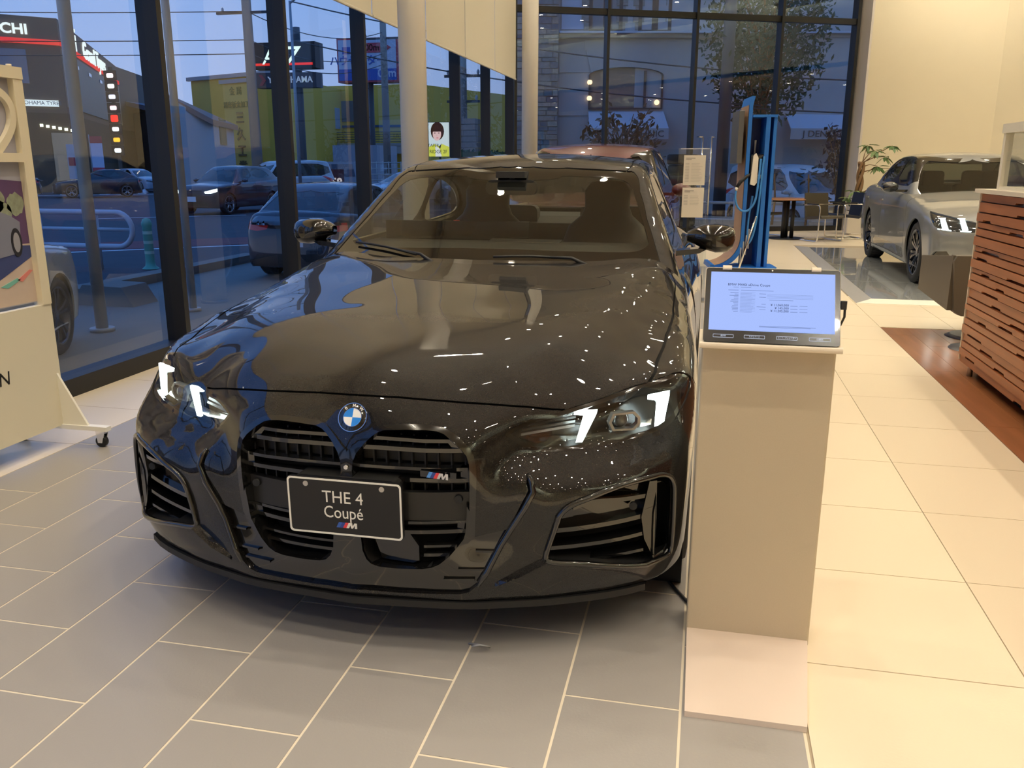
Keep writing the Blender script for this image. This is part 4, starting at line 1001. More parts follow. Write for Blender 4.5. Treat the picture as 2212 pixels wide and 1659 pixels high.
        MB().box(-.05, .05, 0, .006, -.04, .04).build('mirror_glass', CHROME, mo, loc=(s * .955, 2.0, 1.03))
    # ---- cabin
    IN = mat('cabin_trim', (.026, .025, .023), .7); LEA = mat('cabin_leather', (.05, .046, .042), .45)
    m = MB(); m.prism([(1.50, .90), (1.62, .955), (1.95, .985), (2.10, .985), (2.16, .94), (2.18, .80), (2.14, .5), (1.5, .5)], -.70, .70, 'yz'); dsh = m.build('dashboard', IN, car)
    MB().box(-.66, .08, 2.13, 2.15, .965, 1.075).build('curved_display', BLACKGLOSS, dsh)
    MB().prism([(2.0, .98), (2.1, .98), (2.11, .995), (2.02, .99)], -.1, .25, 'yz').build('display_base', IN, dsh)
    MB().box(-.70, .70, 1.5, 4.1, .28, .32).build('cabin_floor', IN, car)
    for s in (1, -1): MB().box(s * .70 - .03, s * .70 + .03, 1.75, 3.7, .3, .965).build('door_lining', IN, car)
    MB().prism([(3.35, .5), (3.5, .98), (3.62, 1.02), (4.15, 1.02), (4.15, .5)], -.62, .62, 'yz').build('rear_shelf', IN, car)
    for x in (-.36, .36):
        se = MB(); se.rbox(x - .24, x + .24, 2.45, 2.95, .42, .60, .05, 4)
        seat = se.build('seat', LEA, car)
        V = []; secs = [(.58, 2.92, .25, .07), (.72, 2.95, .27, .075), (.88, 3.0, .26, .075), (1.0, 3.04, .22, .07), (1.06, 3.06, .15, .06), (1.11, 3.075, .13, .055), (1.20, 3.085, .135, .05), (1.25, 3.09, .10, .04), (1.262, 3.09, .03, .01)]
        for z_, a_, hw, hd in secs:
            for k in range(20):
                t = 2 * PI * k / 20; ca, sa = math.cos(t), math.sin(t); V.append((x + hw * math.copysign(abs(ca) ** .55, ca), a_ + hd * math.copysign(abs(sa) ** .6, sa), z_))
        F = [(i * 20 + k, i * 20 + (k + 1) % 20, (i + 1) * 20 + (k + 1) % 20, (i + 1) * 20 + k) for i in range(len(secs) - 1) for k in range(20)]
        MB().add(V, F, True).build('backrest', LEA, seat)
        MB().rbox(x - .22, x + .22, 3.52, 3.62, .6, 1.09, .04, 3, 'y').build('rear_backrest', LEA, car)
    Mw = Matrix.Translation((-.37, 2.33, .885)) @ Matrix.Rotation(math.radians(62), 4, 'X')
    ringp = [Mw @ Vector((.18 * math.cos(t), .18 * math.sin(t), 0)) for t in [2 * PI * k / 40 for k in range(40)]]
    sw = MB().tube(ringp, .015, 10, closed=True).build('steering_wheel', LEA, car)
    m = MB(); m.tube([Mw @ Vector((.181 * math.cos(t), .181 * math.sin(t), 0)) for t in (1.49, 1.57, 1.65)], .0165, 10); m.build('red_marker', mat('marker_red', (.8, .06, .03), .5, emit=(1, .08, .03), es=.15), sw)
    m = MB(); m.join(MB().cyl((0, 0, -.03), .06, .03, 20), Mw)
    for an in (0, 180, 270): m.tube([Mw @ Vector((0, 0, -.015)), Mw @ Vector((.17 * math.cos(math.radians(an)), .17 * math.sin(math.radians(an)), 0))], .014, 8)
    m.build('wheel_spokes', IN, sw)
    rm = MB().rbox(-.125, .125, 2.08, 2.12, 1.205, 1.275, .03, 4, 'y').build('rear_view_mirror', IN, car)
    MB().tube([(0, 2.10, 1.27), (0, 2.13, 1.30)], .015, 8).build('mirror_stem', IN, rm)
    MB().box(-.07, .07, 2.06, 2.17, 1.285, 1.315).build('sensor_box', IN, rm)
    MB().prism([(2.25, 1.315), (2.5, 1.352), (3.4, 1.33), (3.4, 1.315), (2.5, 1.338)], -.5, .5, 'yz').build('headlining', mat('headlining', (.05, .048, .045), .9), car)
    # ---- wipers
    def onws(b, z): p = cab.front(np.array([abs(b)]), np.array([z]))[0]; n = cab.normal(p[None])[0]; q = p + n * .012; return Vector((b, q[0], q[2]))
    for b0, b1, z0, z1 in ((-.30, -.64, .958, .992), (.36, .05, .955, .958)):
        pts = [onws(b0 + (b1 - b0) * t, z0 + (z1 - z0) * t + .006 * math.sin(PI * t)) for t in (0, .25, .5, .75, 1)]
        wp = MB().tube(pts, .0055, 8).build('wiper_blade', BLACKPLASTIC, car)
        MB().tube([pts[1], pts[0] + Vector((.02, -.004, .003)), onws(b0 + .10, z0 - .03)], [.005, .007, .011], 8).build('wiper_arm', BLACKPLASTIC, wp)
    return car, body, cab
# ------------------------------------------------------------------ other cars: one builder, many bodies
def make_car(name, label, loc, rz, pm, S, cat='car', wheel_mat=None, detail=True, group=None, low=1.):
    """S: sizes. local: nose at y = 0, tail at y = L, x sideways"""
    L, hw, H, wb, fo = S['L'], S['W'] / 2, S['H'], S['wb'], S['fo']
    Tc = spl(*zip(*S['top'])); crown = S.get('crown', .07)
    nz = S.get('nose', .16); rzb = S.get('tailb', .10)
    Sa = spl([0, .08 * L, .2 * L, .5 * L, .82 * L, .93 * L, L], [hw - .10, hw - .035, hw - .005, hw - .01, hw - .005, hw - .04, hw - .11])
    zb = S.get('zb', .19); zt = Tc(.5 * L)
    Sz = spl([zb - .1, zb, zb + .18, .5 * (zb + zt) + .1, zt - .12, zt, zt + .1], [-.05, -.03, -.008, 0, -.025, -.085, -.17])
    Np = spl(*zip(*S.get('nosep', [(0, .03), (.25, 0), (.55, 0), (.75, .06), (.95, .2)]))); Tp = spl(*zip(*S.get('tailp', [(0, .05), (.3, 0), (.6, .02), (.95, .10)])))
    body = Shell([(lambda a, b, z: (Np(z) + nz * (b / hw) ** 2 + .10 * (b / hw) ** 6 - a) * .9, 0), (lambda a, b, z: (z - Tc(a) + crown * (b / hw) ** 2) * .96, .05),
                  (lambda a, b, z: b - Sa(a) - Sz(z), .07), (lambda a, b, z: (a - L + Tp(z) + rzb * (b / hw) ** 2 + .08 * (b / hw) ** 6) * .95, .06), (lambda a, b, z: zb - z, .02)], (.24 * L, .78 * L), .55 * zt)
    (w0, wz0), (w1, wz1) = S['ws']; (r0, rz0), (r1, rz1) = S['rw']
    Rc = spl(*zip(*S['roof'])); th = S.get('tumble', .36); hb = S.get('belt', hw - .10)
    zl = min(wz0, rz0) - .12; sl = (w1 - w0) / (wz1 - wz0); sr = (r0 - r1) / (rz0 - rz1)
    cab = Shell([(lambda a, b, z: (w0 + (z - wz0) * sl + .22 * b * b - a) / math.hypot(1, sl), 0), (lambda a, b, z: z - Rc(a) + .09 * b * b, .05),
                 (lambda a, b, z: (b - hb + th * (z - wz0) + .10 * np.maximum(a - .72 * L, 0) ** 2 / (.28 * L)) * .93, .05), (lambda a, b, z: (a - r0 - (z - rz0) * sr + .14 * b * b) / math.hypot(1, sr), .05), (lambda a, b, z: zl - z, .01)],
                (w1 + .05, max(w1 + .1, r1 - .25)), wz0 + .02)
    car = thing(name, label, cat, loc, rz, group)
    TM = PI / 2 - 2e-4; st = body.to_st
    def sd(P): P = np.array(P, float); return st(body.side(P[:, 0], P[:, 1]))
    def fp(P): P = np.array(P, float); return st(body.front(P[:, 0], P[:, 1]))
    def rp(P): P = np.array(P, float); return st(body.rear(P[:, 0], P[:, 1]))
    wr = S['wr']; regs = []
    fx = body.FAN + body.a1 - body.a0; smx = fx + body.FAN
    for nm, kind, P in S.get('marks', []):
        Q = {'f': fp, 'r': rp, 's': sd}[kind](P)
        if kind == 'f': Q[np.array(P)[:, 0] < .011, 0] = 0
        if kind == 'r': Q[np.array(P)[:, 0] < .011, 0] = smx
        regs.append((nm, Q))
    for ac in (fo, fo + wb):
        t_ = np.radians(np.linspace(-35, 215, 28)); regs.append(('arch', sd(np.stack([ac + (wr + .035) * np.cos(t_), np.maximum(wr + (wr + .035) * np.sin(t_), zb + .005)], 1))))
    for P in S.get('gaps', []): regs.append(('gap', strip(sd(P), .008)))
    ha, hbk = w0 + .12, r0 - .2 if r0 - .2 < L - .35 else L - .35
    regs.append(('hole', np.vstack([[[min(max(st(np.array([ha, 0, 1.]))[0], 0), smx), TM]], st(body.top(np.linspace(ha, min(hbk, body.a1), 8), np.full(8, hb - .10))), [[body.FAN + min(hbk, body.a1) - body.a0, TM]]])))
    SS = np.concatenate([np.linspace(0, 1.1, 30), np.linspace(1.1, fx, max(24, int((fx - 1.1) / .09)))[1:], np.linspace(fx, smx, 22)[1:]])
    TT = np.concatenate([np.linspace(-.45, .5, 26), np.linspace(.5, TM, 22)[1:]])
    P = panelize(body, SS, TT, regs, .03)
    panel_mb(P, ['body'], skirt=.02).build('body', pm, car)
    MM = S.get('mats', {})
    for nm in dict.fromkeys(m[0] for m in S.get('marks', [])):
        mt, off = MM[nm]; b = panel_mb(P, [nm], off=off, skirt=abs(off) + .02)
        if b.v: b.build(nm, mt, car)
    if 'gap' in P: panel_mb(P, ['gap'], off=-.008, skirt=0).build('shut_lines', DARK, car)
    ct = cab.to_st; csm = 2 * cab.FAN + cab.a1 - cab.a0
    def cf(Q): Q = np.array(Q, float); return ct(cab.front(Q[:, 0], Q[:, 1]))
    def cr(Q): Q = np.array(Q, float); return ct(cab.rear(Q[:, 0], Q[:, 1]))
    def cs(Q): Q = np.array(Q, float); return ct(cab.side(Q[:, 0], Q[:, 1]))
    tw = hb - th * (wz1 - wz0)
    W = cf([(.01, wz1 - .02), (tw - .14, wz1 - .045), (hb - .07, wz0 + .02), (hb - .10, wz0 - .06), (.01, wz0 - .06)]); W[[0, -1], 0] = 0
    Rw = cr([(.01, rz1 - .03), (tw - .14, rz1 - .05), (hb - .17, rz0 + .05), (.01, rz0 + .04)]); Rw[[0, -1], 0] = csm
    cregs = [('windscreen', W), ('rear_window', Rw)] + [('side_window', cs(q)) for q in S['dlo']]
    if 'trim' in S: cregs.append(('window_trim', cs(S['trim'])))
    C = panelize(cab, np.concatenate([np.linspace(0, 1.1, 22), np.linspace(1.1, csm - 1.1, 24)[1:], np.linspace(csm - 1.1, csm, 20)[1:]]), np.concatenate([np.linspace(-.4, .5, 20), np.linspace(.5, TM, 16)[1:]]), cregs, .03)
    panel_mb(C, ['body']).build('roof', pm, car)
    gl_ = S.get('glass', CARGLASS)
    for nm in ('windscreen', 'rear_window'): panel_mb(C, [nm], off=-.003, skirt=0).build(nm, gl_, car)
    for s in (1, -1): panel_mb(C, ['side_window'], (s,), off=-.003, skirt=0).build('side_window', gl_, car)
    if 'trim' in S: panel_mb(C, ['window_trim'], off=.002, skirt=.01).build('window_trim', BLACKGLOSS, car)
    for y in (fo, fo + wb):
        for s in (1, -1): wheel(car, s * (hw - .135), y, wr, .22, s, wheel_mat or ALU, DARK, S.get('spokes', 5), S.get('twin', True))
    m = MB(); m.box(-hw + .12, hw - .12, .4, L - .4, zb - .02, zb + .06); m.build('underbody', BLACKPLASTIC, car)
    IN = mat('cabin_trim', (.026, .025, .023), .7)
    MB().prism([(w0 - .1, zt - .25), (w0 + .1, wz0 - .02), (w0 + .55, wz0 - .02), (w0 + .6, zt - .45)], -hb + .1, hb - .1, 'yz').build('dashboard', IN, car)
    MB().box(-hb + .05, hb - .05, w0, r0 - .1, zb + .12, zb + .16).build('cabin_floor', IN, car)
    for y in S.get('seats', (w1 + .25, w1 + 1.15)):
        for x in (-.36, .36):
            MB().rbox(x - .23, x + .23, y, y + .12, zb + .3, wz0 + .05, .05, 3, 'y').rbox(x - .13, x + .13, y + .03, y + .11, wz0 + .03, wz0 + .24, .05, 3, 'y').build('seat', IN, car)
    if detail:
        for s in (1, -1):
            m = MB(); my = w0 + .42; mz = wz0 + .04
            m.sphere((s * (hw + .09), my, mz), .1, 14, 10, (1.05, .75, .68)); m.box(min(s * (hw - .12), s * (hw + .02)), max(s * (hw - .12), s * (hw + .02)), my - .03, my + .03, mz - .06, mz - .03); m.build('door_mirror', S.get('mirror', pm), car)
            MB().box(-.09, .09, 0, .01, -.045, .045).build('mirror_glass', CHROME, car, loc=(s * (hw + .09), my + .068, mz))
    return car, body
CARGLASS = glass('car_glass', (.34, .37, .35), 1.5, 1.1)
TAILR = mat('tail_red', (.25, .006, .008), .15, coat=1, emit=(1, .05, .04), es=.05)
HEADM = mat('head_lamp_dark', (.05, .055, .06), .08, .6, coat=1)
GRILLEB = mat('grille_black', (.008, .008, .008), .3)
PLATEW = mat('plate_reflective', (.7, .72, .74), .4)
SALOON = dict(L=5.06, W=1.90, H=1.515, wb=2.995, fo=.90, wr=.355, zb=.18, top=[(-.2, .62), (0, .70), (.2, .80), (.6, .90), (1.2, .985), (1.7, 1.045), (2.3, 1.06), (4.0, 1.09), (4.7, 1.10), (5.1, 1.03), (5.4, .9)],
    ws=((1.62, 1.03), (2.50, 1.44)), rw=((4.62, 1.09), (3.80, 1.42)), roof=[(1.9, 1.30), (2.3, 1.41), (2.8, 1.50), (3.2, 1.515), (3.7, 1.47), (4.2, 1.34), (4.8, 1.08)], belt=.83, tumble=.42,
    nosep=[(0, .06), (.25, .02), (.5, 0), (.68, .02), (.8, .12), (1., .5)],
    dlo=[smooth_poly([(2.0, 1.10), (2.95, 1.12), (2.95, 1.42), (2.62, 1.425), (2.45, 1.37)], True, 1), smooth_poly([(3.05, 1.12), (4.05, 1.15), (3.75, 1.33), (3.4, 1.415), (3.05, 1.43)], True, 1)],
    trim=smooth_poly([(1.86, 1.075), (3.0, 1.09), (4.32, 1.13), (3.9, 1.32), (3.45, 1.445), (2.9, 1.46), (2.55, 1.45), (2.35, 1.37)], True, 1), spokes=7,
    gaps=[[(1.42, .25), (1.40, .60), (1.46, .98)], [(2.98, .25), (3.0, .6), (3.02, 1.02)], [(3.75, .42), (3.95, .62), (4.0, 1.02)], [(1.42, .24), (3.6, .24)]],
    marks=[('lamp_glass', 'f', [(.38, .715), (.52, .755), (.70, .80), (.86, .845), (.90, .78), (.885, .70), (.80, .655), (.55, .645), (.45, .66)]),
           ('grille', 'f', [(.06, .55), (.10, .70), (.30, .70), (.36, .62), (.35, .55), (.28, .47), (.10, .45)]),
           ('corner_vent', 'f', [(.66, .20), (.70, .36), (.76, .44), (.86, .43), (.89, .36), (.86, .25), (.80, .20)]),
           ('low_intake', 'f', [(.01, .22), (.01, .38), (.40, .38), (.55, .30), (.60, .22)]),
           ('sill_trim', 's', [(1.38, .25), (1.45, .36), (3.3, .36), (3.45, .30), (3.4, .25)]),
           ('tail_lamp', 'r', [(.40, .95), (.88, .98), (.90, .88), (.42, .85)])],
    mats={'lamp_glass': (HEADM, -.012), 'grille': (GRILLEB, -.02), 'corner_vent': (BLACKGLOSS, -.02), 'low_intake': (GRILLEB, -.02), 'sill_trim': (BLACKGLOSS, -.004), 'tail_lamp': (TAILR, -.004)}, mirror=BLACKGLOSS)
def suv(L=4.55, W=1.845, H=1.59, drop=0.):
    k = H / 1.6
    return dict(L=L, W=W, H=H, wb=.59 * L, fo=.19 * L, wr=.36, zb=.24, top=[(-.2, .72 * k), (0, .82 * k), (.2, .93 * k), (.6, 1.0 * k), (1.1, 1.05 * k), (1.6, 1.09 * k), (2.4, 1.10 * k), (.8 * L, 1.14 * k), (.95 * L, 1.13 * k), (L, 1.06 * k), (L + .2, .9 * k)],
        ws=((1.28, 1.06 * k), (2.02, 1.49 * k)), rw=((L - .12 - drop, 1.13 * k), (L - .62 - drop * 1.4, 1.50 * k)), roof=[(1.5, 1.38 * k), (1.85, 1.49 * k), (2.3, 1.575 * k), (2.9, 1.60 * k), (.8 * L, 1.555 * k), (L - .3, 1.46 * k), (L, 1.35 * k)], belt=W / 2 - .09, tumble=.40,
        nosep=[(0, .10), (.3, .02), (.55, 0), (.8, .03), (.95, .14), (1.2, .5)],
        dlo=[smooth_poly([(1.72, 1.13 * k), (2.5, 1.15 * k), (2.5, 1.49 * k), (2.2, 1.49 * k), (2.05, 1.43 * k)], True, 1), smooth_poly([(2.6, 1.15 * k), (.82 * L, 1.18 * k), (.76 * L, 1.40 * k), (.68 * L, 1.48 * k), (2.6, 1.50 * k)], True, 1)],
        trim=smooth_poly([(1.58, 1.11 * k), (2.5, 1.125 * k), (.9 * L, 1.17 * k), (.80 * L, 1.44 * k), (.68 * L, 1.515 * k), (2.4, 1.53 * k), (2.1, 1.50 * k), (1.95, 1.43 * k)], True, 1),
        gaps=[[(1.05, .3), (1.1, .7), (1.2, 1.02 * k)], [(2.55, .3), (2.56, 1.08 * k)]],
        marks=[('head_lamp', 'f', [(.46, .76 * k), (.62, .80 * k), (.84, .86 * k), (.86, .76 * k), (.70, .70 * k), (.50, .70 * k)]), ('grille', 'f', [(.01, .62 * k), (.01, .80 * k), (.36, .79 * k), (.42, .70 * k), (.34, .58 * k)]), ('low_intake', 'f', [(.01, .30), (.01, .48), (.50, .46), (.62, .38), (.60, .30)]),
               ('tail_lamp', 'r', [(.40, .93 * k), (.86, .97 * k), (.88, .84 * k), (.45, .82 * k)]), ('rear_trim', 'r', [(.01, .30), (.01, .48), (.62, .48), (.75, .34), (.70, .29)])],
        mats={'head_lamp': (HEADM, -.008), 'grille': (GRILLEB, -.02), 'low_intake': (GRILLEB, -.02), 'tail_lamp': (TAILR, -.003), 'rear_trim': (BLACKPLASTIC, -.004)})
def van(L=4.9, W=1.83, H=1.90):
    return dict(L=L, W=W, H=H, wb=3.0, fo=.90, wr=.34, zb=.22, top=[(-.2, .75), (0, .90), (.25, 1.02), (.6, 1.10), (.95, 1.16), (1.5, 1.18), (L - .3, 1.20), (L, 1.15), (L + .2, 1.0)],
        ws=((.72, 1.10), (1.65, 1.74)), rw=((L - .04, 1.18), (L - .28, 1.80)), roof=[(1.0, 1.62), (1.4, 1.74), (2.0, 1.86), (2.8, 1.90), (L - .5, 1.88), (L, 1.80)], belt=W / 2 - .06, tumble=.20,
        nosep=[(0, .08), (.3, .0), (.7, .0), (.95, .10), (1.2, .3)],
        dlo=[smooth_poly([(1.35, 1.20), (2.1, 1.21), (2.1, 1.68), (1.75, 1.68)], True, 1), smooth_poly([(2.2, 1.21), (3.3, 1.21), (3.3, 1.70), (2.2, 1.70)], True, 1), smooth_poly([(3.4, 1.21), (L - .45, 1.23), (L - .5, 1.68), (3.4, 1.70)], True, 1)],
        trim=smooth_poly([(1.2, 1.16), (2.2, 1.17), (L - .3, 1.20), (L - .4, 1.73), (2.2, 1.75), (1.75, 1.74)], True, 1),
        gaps=[[(1.1, .3), (1.12, 1.1)], [(2.15, .3), (2.16, 1.12)], [(3.35, .3), (3.36, 1.12)], [(2.2, 1.02), (4.3, 1.03)]],
        marks=[('head_lamp', 'f', [(.42, .74), (.62, .78), (.86, .88), (.87, .74), (.66, .66), (.45, .66)]), ('grille', 'f', [(.01, .55), (.01, .80), (.40, .78), (.42, .66), (.36, .52)]), ('low_intake', 'f', [(.01, .28), (.01, .46), (.55, .44), (.62, .30)]), ('tail_lamp', 'r', [(.60, 1.35), (.84, 1.35), (.86, .85), (.66, .85)])],
        mats={'head_lamp': (HEADM, -.008), 'grille': (mat('grille_chrome', (.35, .36, .37), .2, .9), -.01), 'low_intake': (GRILLEB, -.02), 'tail_lamp': (TAILR, -.003)}, seats=(1.75, 2.7))
HATCH = dict(L=4.35, W=1.79, H=1.45, wb=2.65, fo=.88, wr=.33, zb=.20, top=[(-.2, .62), (0, .70), (.2, .80), (.6, .89), (1.2, .96), (2.0, .98), (3.4, 1.02), (4.2, 1.03), (4.4, .97), (4.6, .9)],
    ws=((1.22, .96), (2.10, 1.36)), rw=((4.18, 1.00), (3.55, 1.36)), roof=[(1.6, 1.24), (2.0, 1.355), (2.5, 1.435), (2.9, 1.45), (3.5, 1.405), (3.9, 1.32), (4.3, 1.2)], belt=.78, tumble=.42,
    dlo=[smooth_poly([(1.7, 1.03), (2.5, 1.04), (2.5, 1.36), (2.25, 1.36)], True, 1), smooth_poly([(2.6, 1.04), (3.5, 1.08), (3.25, 1.28), (2.6, 1.37)], True, 1)],
    gaps=[[(1.1, .3), (1.15, .9)], [(2.55, .3), (2.56, .95)]],
    marks=[('head_lamp', 'f', [(.45, .66), (.80, .74), (.82, .66), (.5, .60)]), ('grille', 'f', [(.01, .30), (.01, .60), (.40, .58), (.45, .32)]),
           ('tail_lamp', 'r', [(.42, .84), (.80, .88), (.82, .76), (.62, .74), (.44, .77)]), ('rear_trim', 'r', [(.01, .22), (.01, .40), (.60, .40), (.74, .26), (.70, .21)]), ('plate', 'r', [(.01, .52), (.01, .66), (.17, .66), (.17, .52)])],
    mats={'head_lamp': (HEADM, -.006), 'grille': (GRILLEB, -.02), 'tail_lamp': (TAILR, -.003), 'rear_trim': (BLACKPLASTIC, -.004), 'plate': (PLATEW, .002)})

def build_cars():
    silver = paint('silver_grey_lacquer', (.20, .205, .20), .25, .25, rough=.35)
    bkw = mat('two_tone_wheel', (.04, .04, .042), .2, .8, coat=.6)
    c, B = make_car('car', 'silver grey saloon with lit headlamps on the glass display floor', (3.335, 10.0, 0), 0, silver, SALOON, wheel_mat=bkw)
    for s in (1, -1):
        lg = MB()
        for b0 in (.585, .765):
            p = B.front(np.array([b0, b0 + .055, b0 + .03, b0 - .02, b0 + .085]), np.array([.672, .672, .775, .79, .79]))
            q = [p[0], p[1], p[2] + [0, .035, 0], p[2] + [0, .06, .012], p[2] - [0, .02, -.012], p[2] - [0, .015, 0]]
            V = [(s * v[1], v[0] - .006, v[2]) for v in q]; lg = MB().add(V, [(0, 1, 2, 3, 4, 5)]); lg.build('light_bar', DRL, c)
        p = B.front(np.array([.56, .66, .74, .86]), np.array([.655, .655, .658, .668]))
        for i in (0, 2): MB().add([(s * p[i][1], p[i][0] - .008, p[i][2]), (s * p[i + 1][1], p[i + 1][0] - .008, p[i + 1][2]), (s * p[i + 1][1], p[i + 1][0] - .008, p[i + 1][2] + .008), (s * p[i][1], p[i][0] - .008, p[i][2] + .008)], [(0, 1, 2, 3)]).build('light_strip', DRL, c)
    for y in (2.05, 3.15):
        for s in (1, -1): q = B.side(np.array([y + 1.0]), np.array([.88]))[0]; MB().rbox(s * q[1] - .015, s * q[1] + .015, y + .9, y + 1.1, .865, .89, .01, 3, 'x').build('door_handle', silver, c)
    red = paint('deep_red_lacquer', (.045, .004, .004), .2, .6, fcol=(.12, .012, .008), rough=.35)
    S = suv(4.55, 1.845, 1.585, .25)
    make_car('car', 'deep red sport utility car parked behind the black coupe', (-1.30, 7.72, 0), math.radians(-1), red, S)
    # ---- outdoors
    G = -.38
    pale = paint('pearl_lacquer', (.62, .61, .56), .0, .1, rough=.4)
    make_car('car', 'pale pearl sport utility car parked outside the window behind the tall display board', (-6.95, 7.25, G), math.radians(201), pale, suv(4.6, 1.86, 1.66), wheel_mat=mat('dark_alloy', (.10, .10, .11), .25, .9))
    dkb = paint('midnight_lacquer', (.008, .010, .018), .1, .4, rough=.35)
    make_car('car', 'dark hatchback parked tail-on outside the street window', (-6.02, 16.25, G), math.radians(180), dkb, HATCH)
    mar = paint('maroon_lacquer', (.03, .007, .009), .2, .5, rough=.35)
    S = suv(4.6, 1.85, 1.68); S['mats'] = dict(S['mats']); S['mats']['head_lamp'] = (emis('head_light', (.85, 1, .93), 3.2), -.006)
    cm, Bm = make_car('car', 'maroon sport utility car driving by with its headlights on', (-17.3, 27.0, G), math.radians(-4), mar, S)
    MB().box(-.17, .17, -.03, -.01, .46, .63).build('number_plate', PLATEW, cm)
    for s in (1, -1): MB().sphere((s * .66, .16, .46), .055, 12, 8).build('fog_lamp', emis('fog_light', (.8, 1, .92), 4.), cm)
    wht = paint('white_lacquer', (.62, .64, .66), 0, 0, rough=.4); slv = paint('van_silver', (.42, .44, .46), .2, .1, rough=.4)
    V = van()
    make_car('van', 'white minivan parked outside the far glass wall beyond the chairs', (3.55, 24.4, -.52), math.radians(30), paint('bright_white_lacquer', (.80, .80, .80), 0, 0, rough=.4), V)
    SM = dict(HATCH); SM.update(L=4.4, H=1.46)
    make_car('car', 'white saloon waiting beyond the dark hatchback', (-14.2, 35.2, G), math.radians(-30), wht, SM, detail=False)
    make_car('van', 'white van queuing behind the maroon car', (-20.5, 35.5, G), math.radians(-30), wht, V, detail=False)
    make_car('car', 'small pale blue car parked by the tyre shop forecourt', (-33.5, 49.0, G), math.radians(70), paint('pale_blue_lacquer', (.35, .42, .5), 0, 0), HATCH, detail=False)
    make_car('car', 'black car parked on the tyre shop forecourt, beside the red banner', (-33.4, 39.5, G), math.radians(-50), dkb, HATCH, detail=False)
    make_car('car', 'second dark car on the tyre shop forecourt, farther from the road sign', (-37.6, 37.0, G), math.radians(-50), dkb, HATCH, detail=False)
    make_car('car', 'grey blue car half hidden behind the coupe windscreen pillar', (-10.6, 36.5, G), math.radians(-20), paint('slate_lacquer', (.16, .2, .27), .1, .2), HATCH, detail=False)
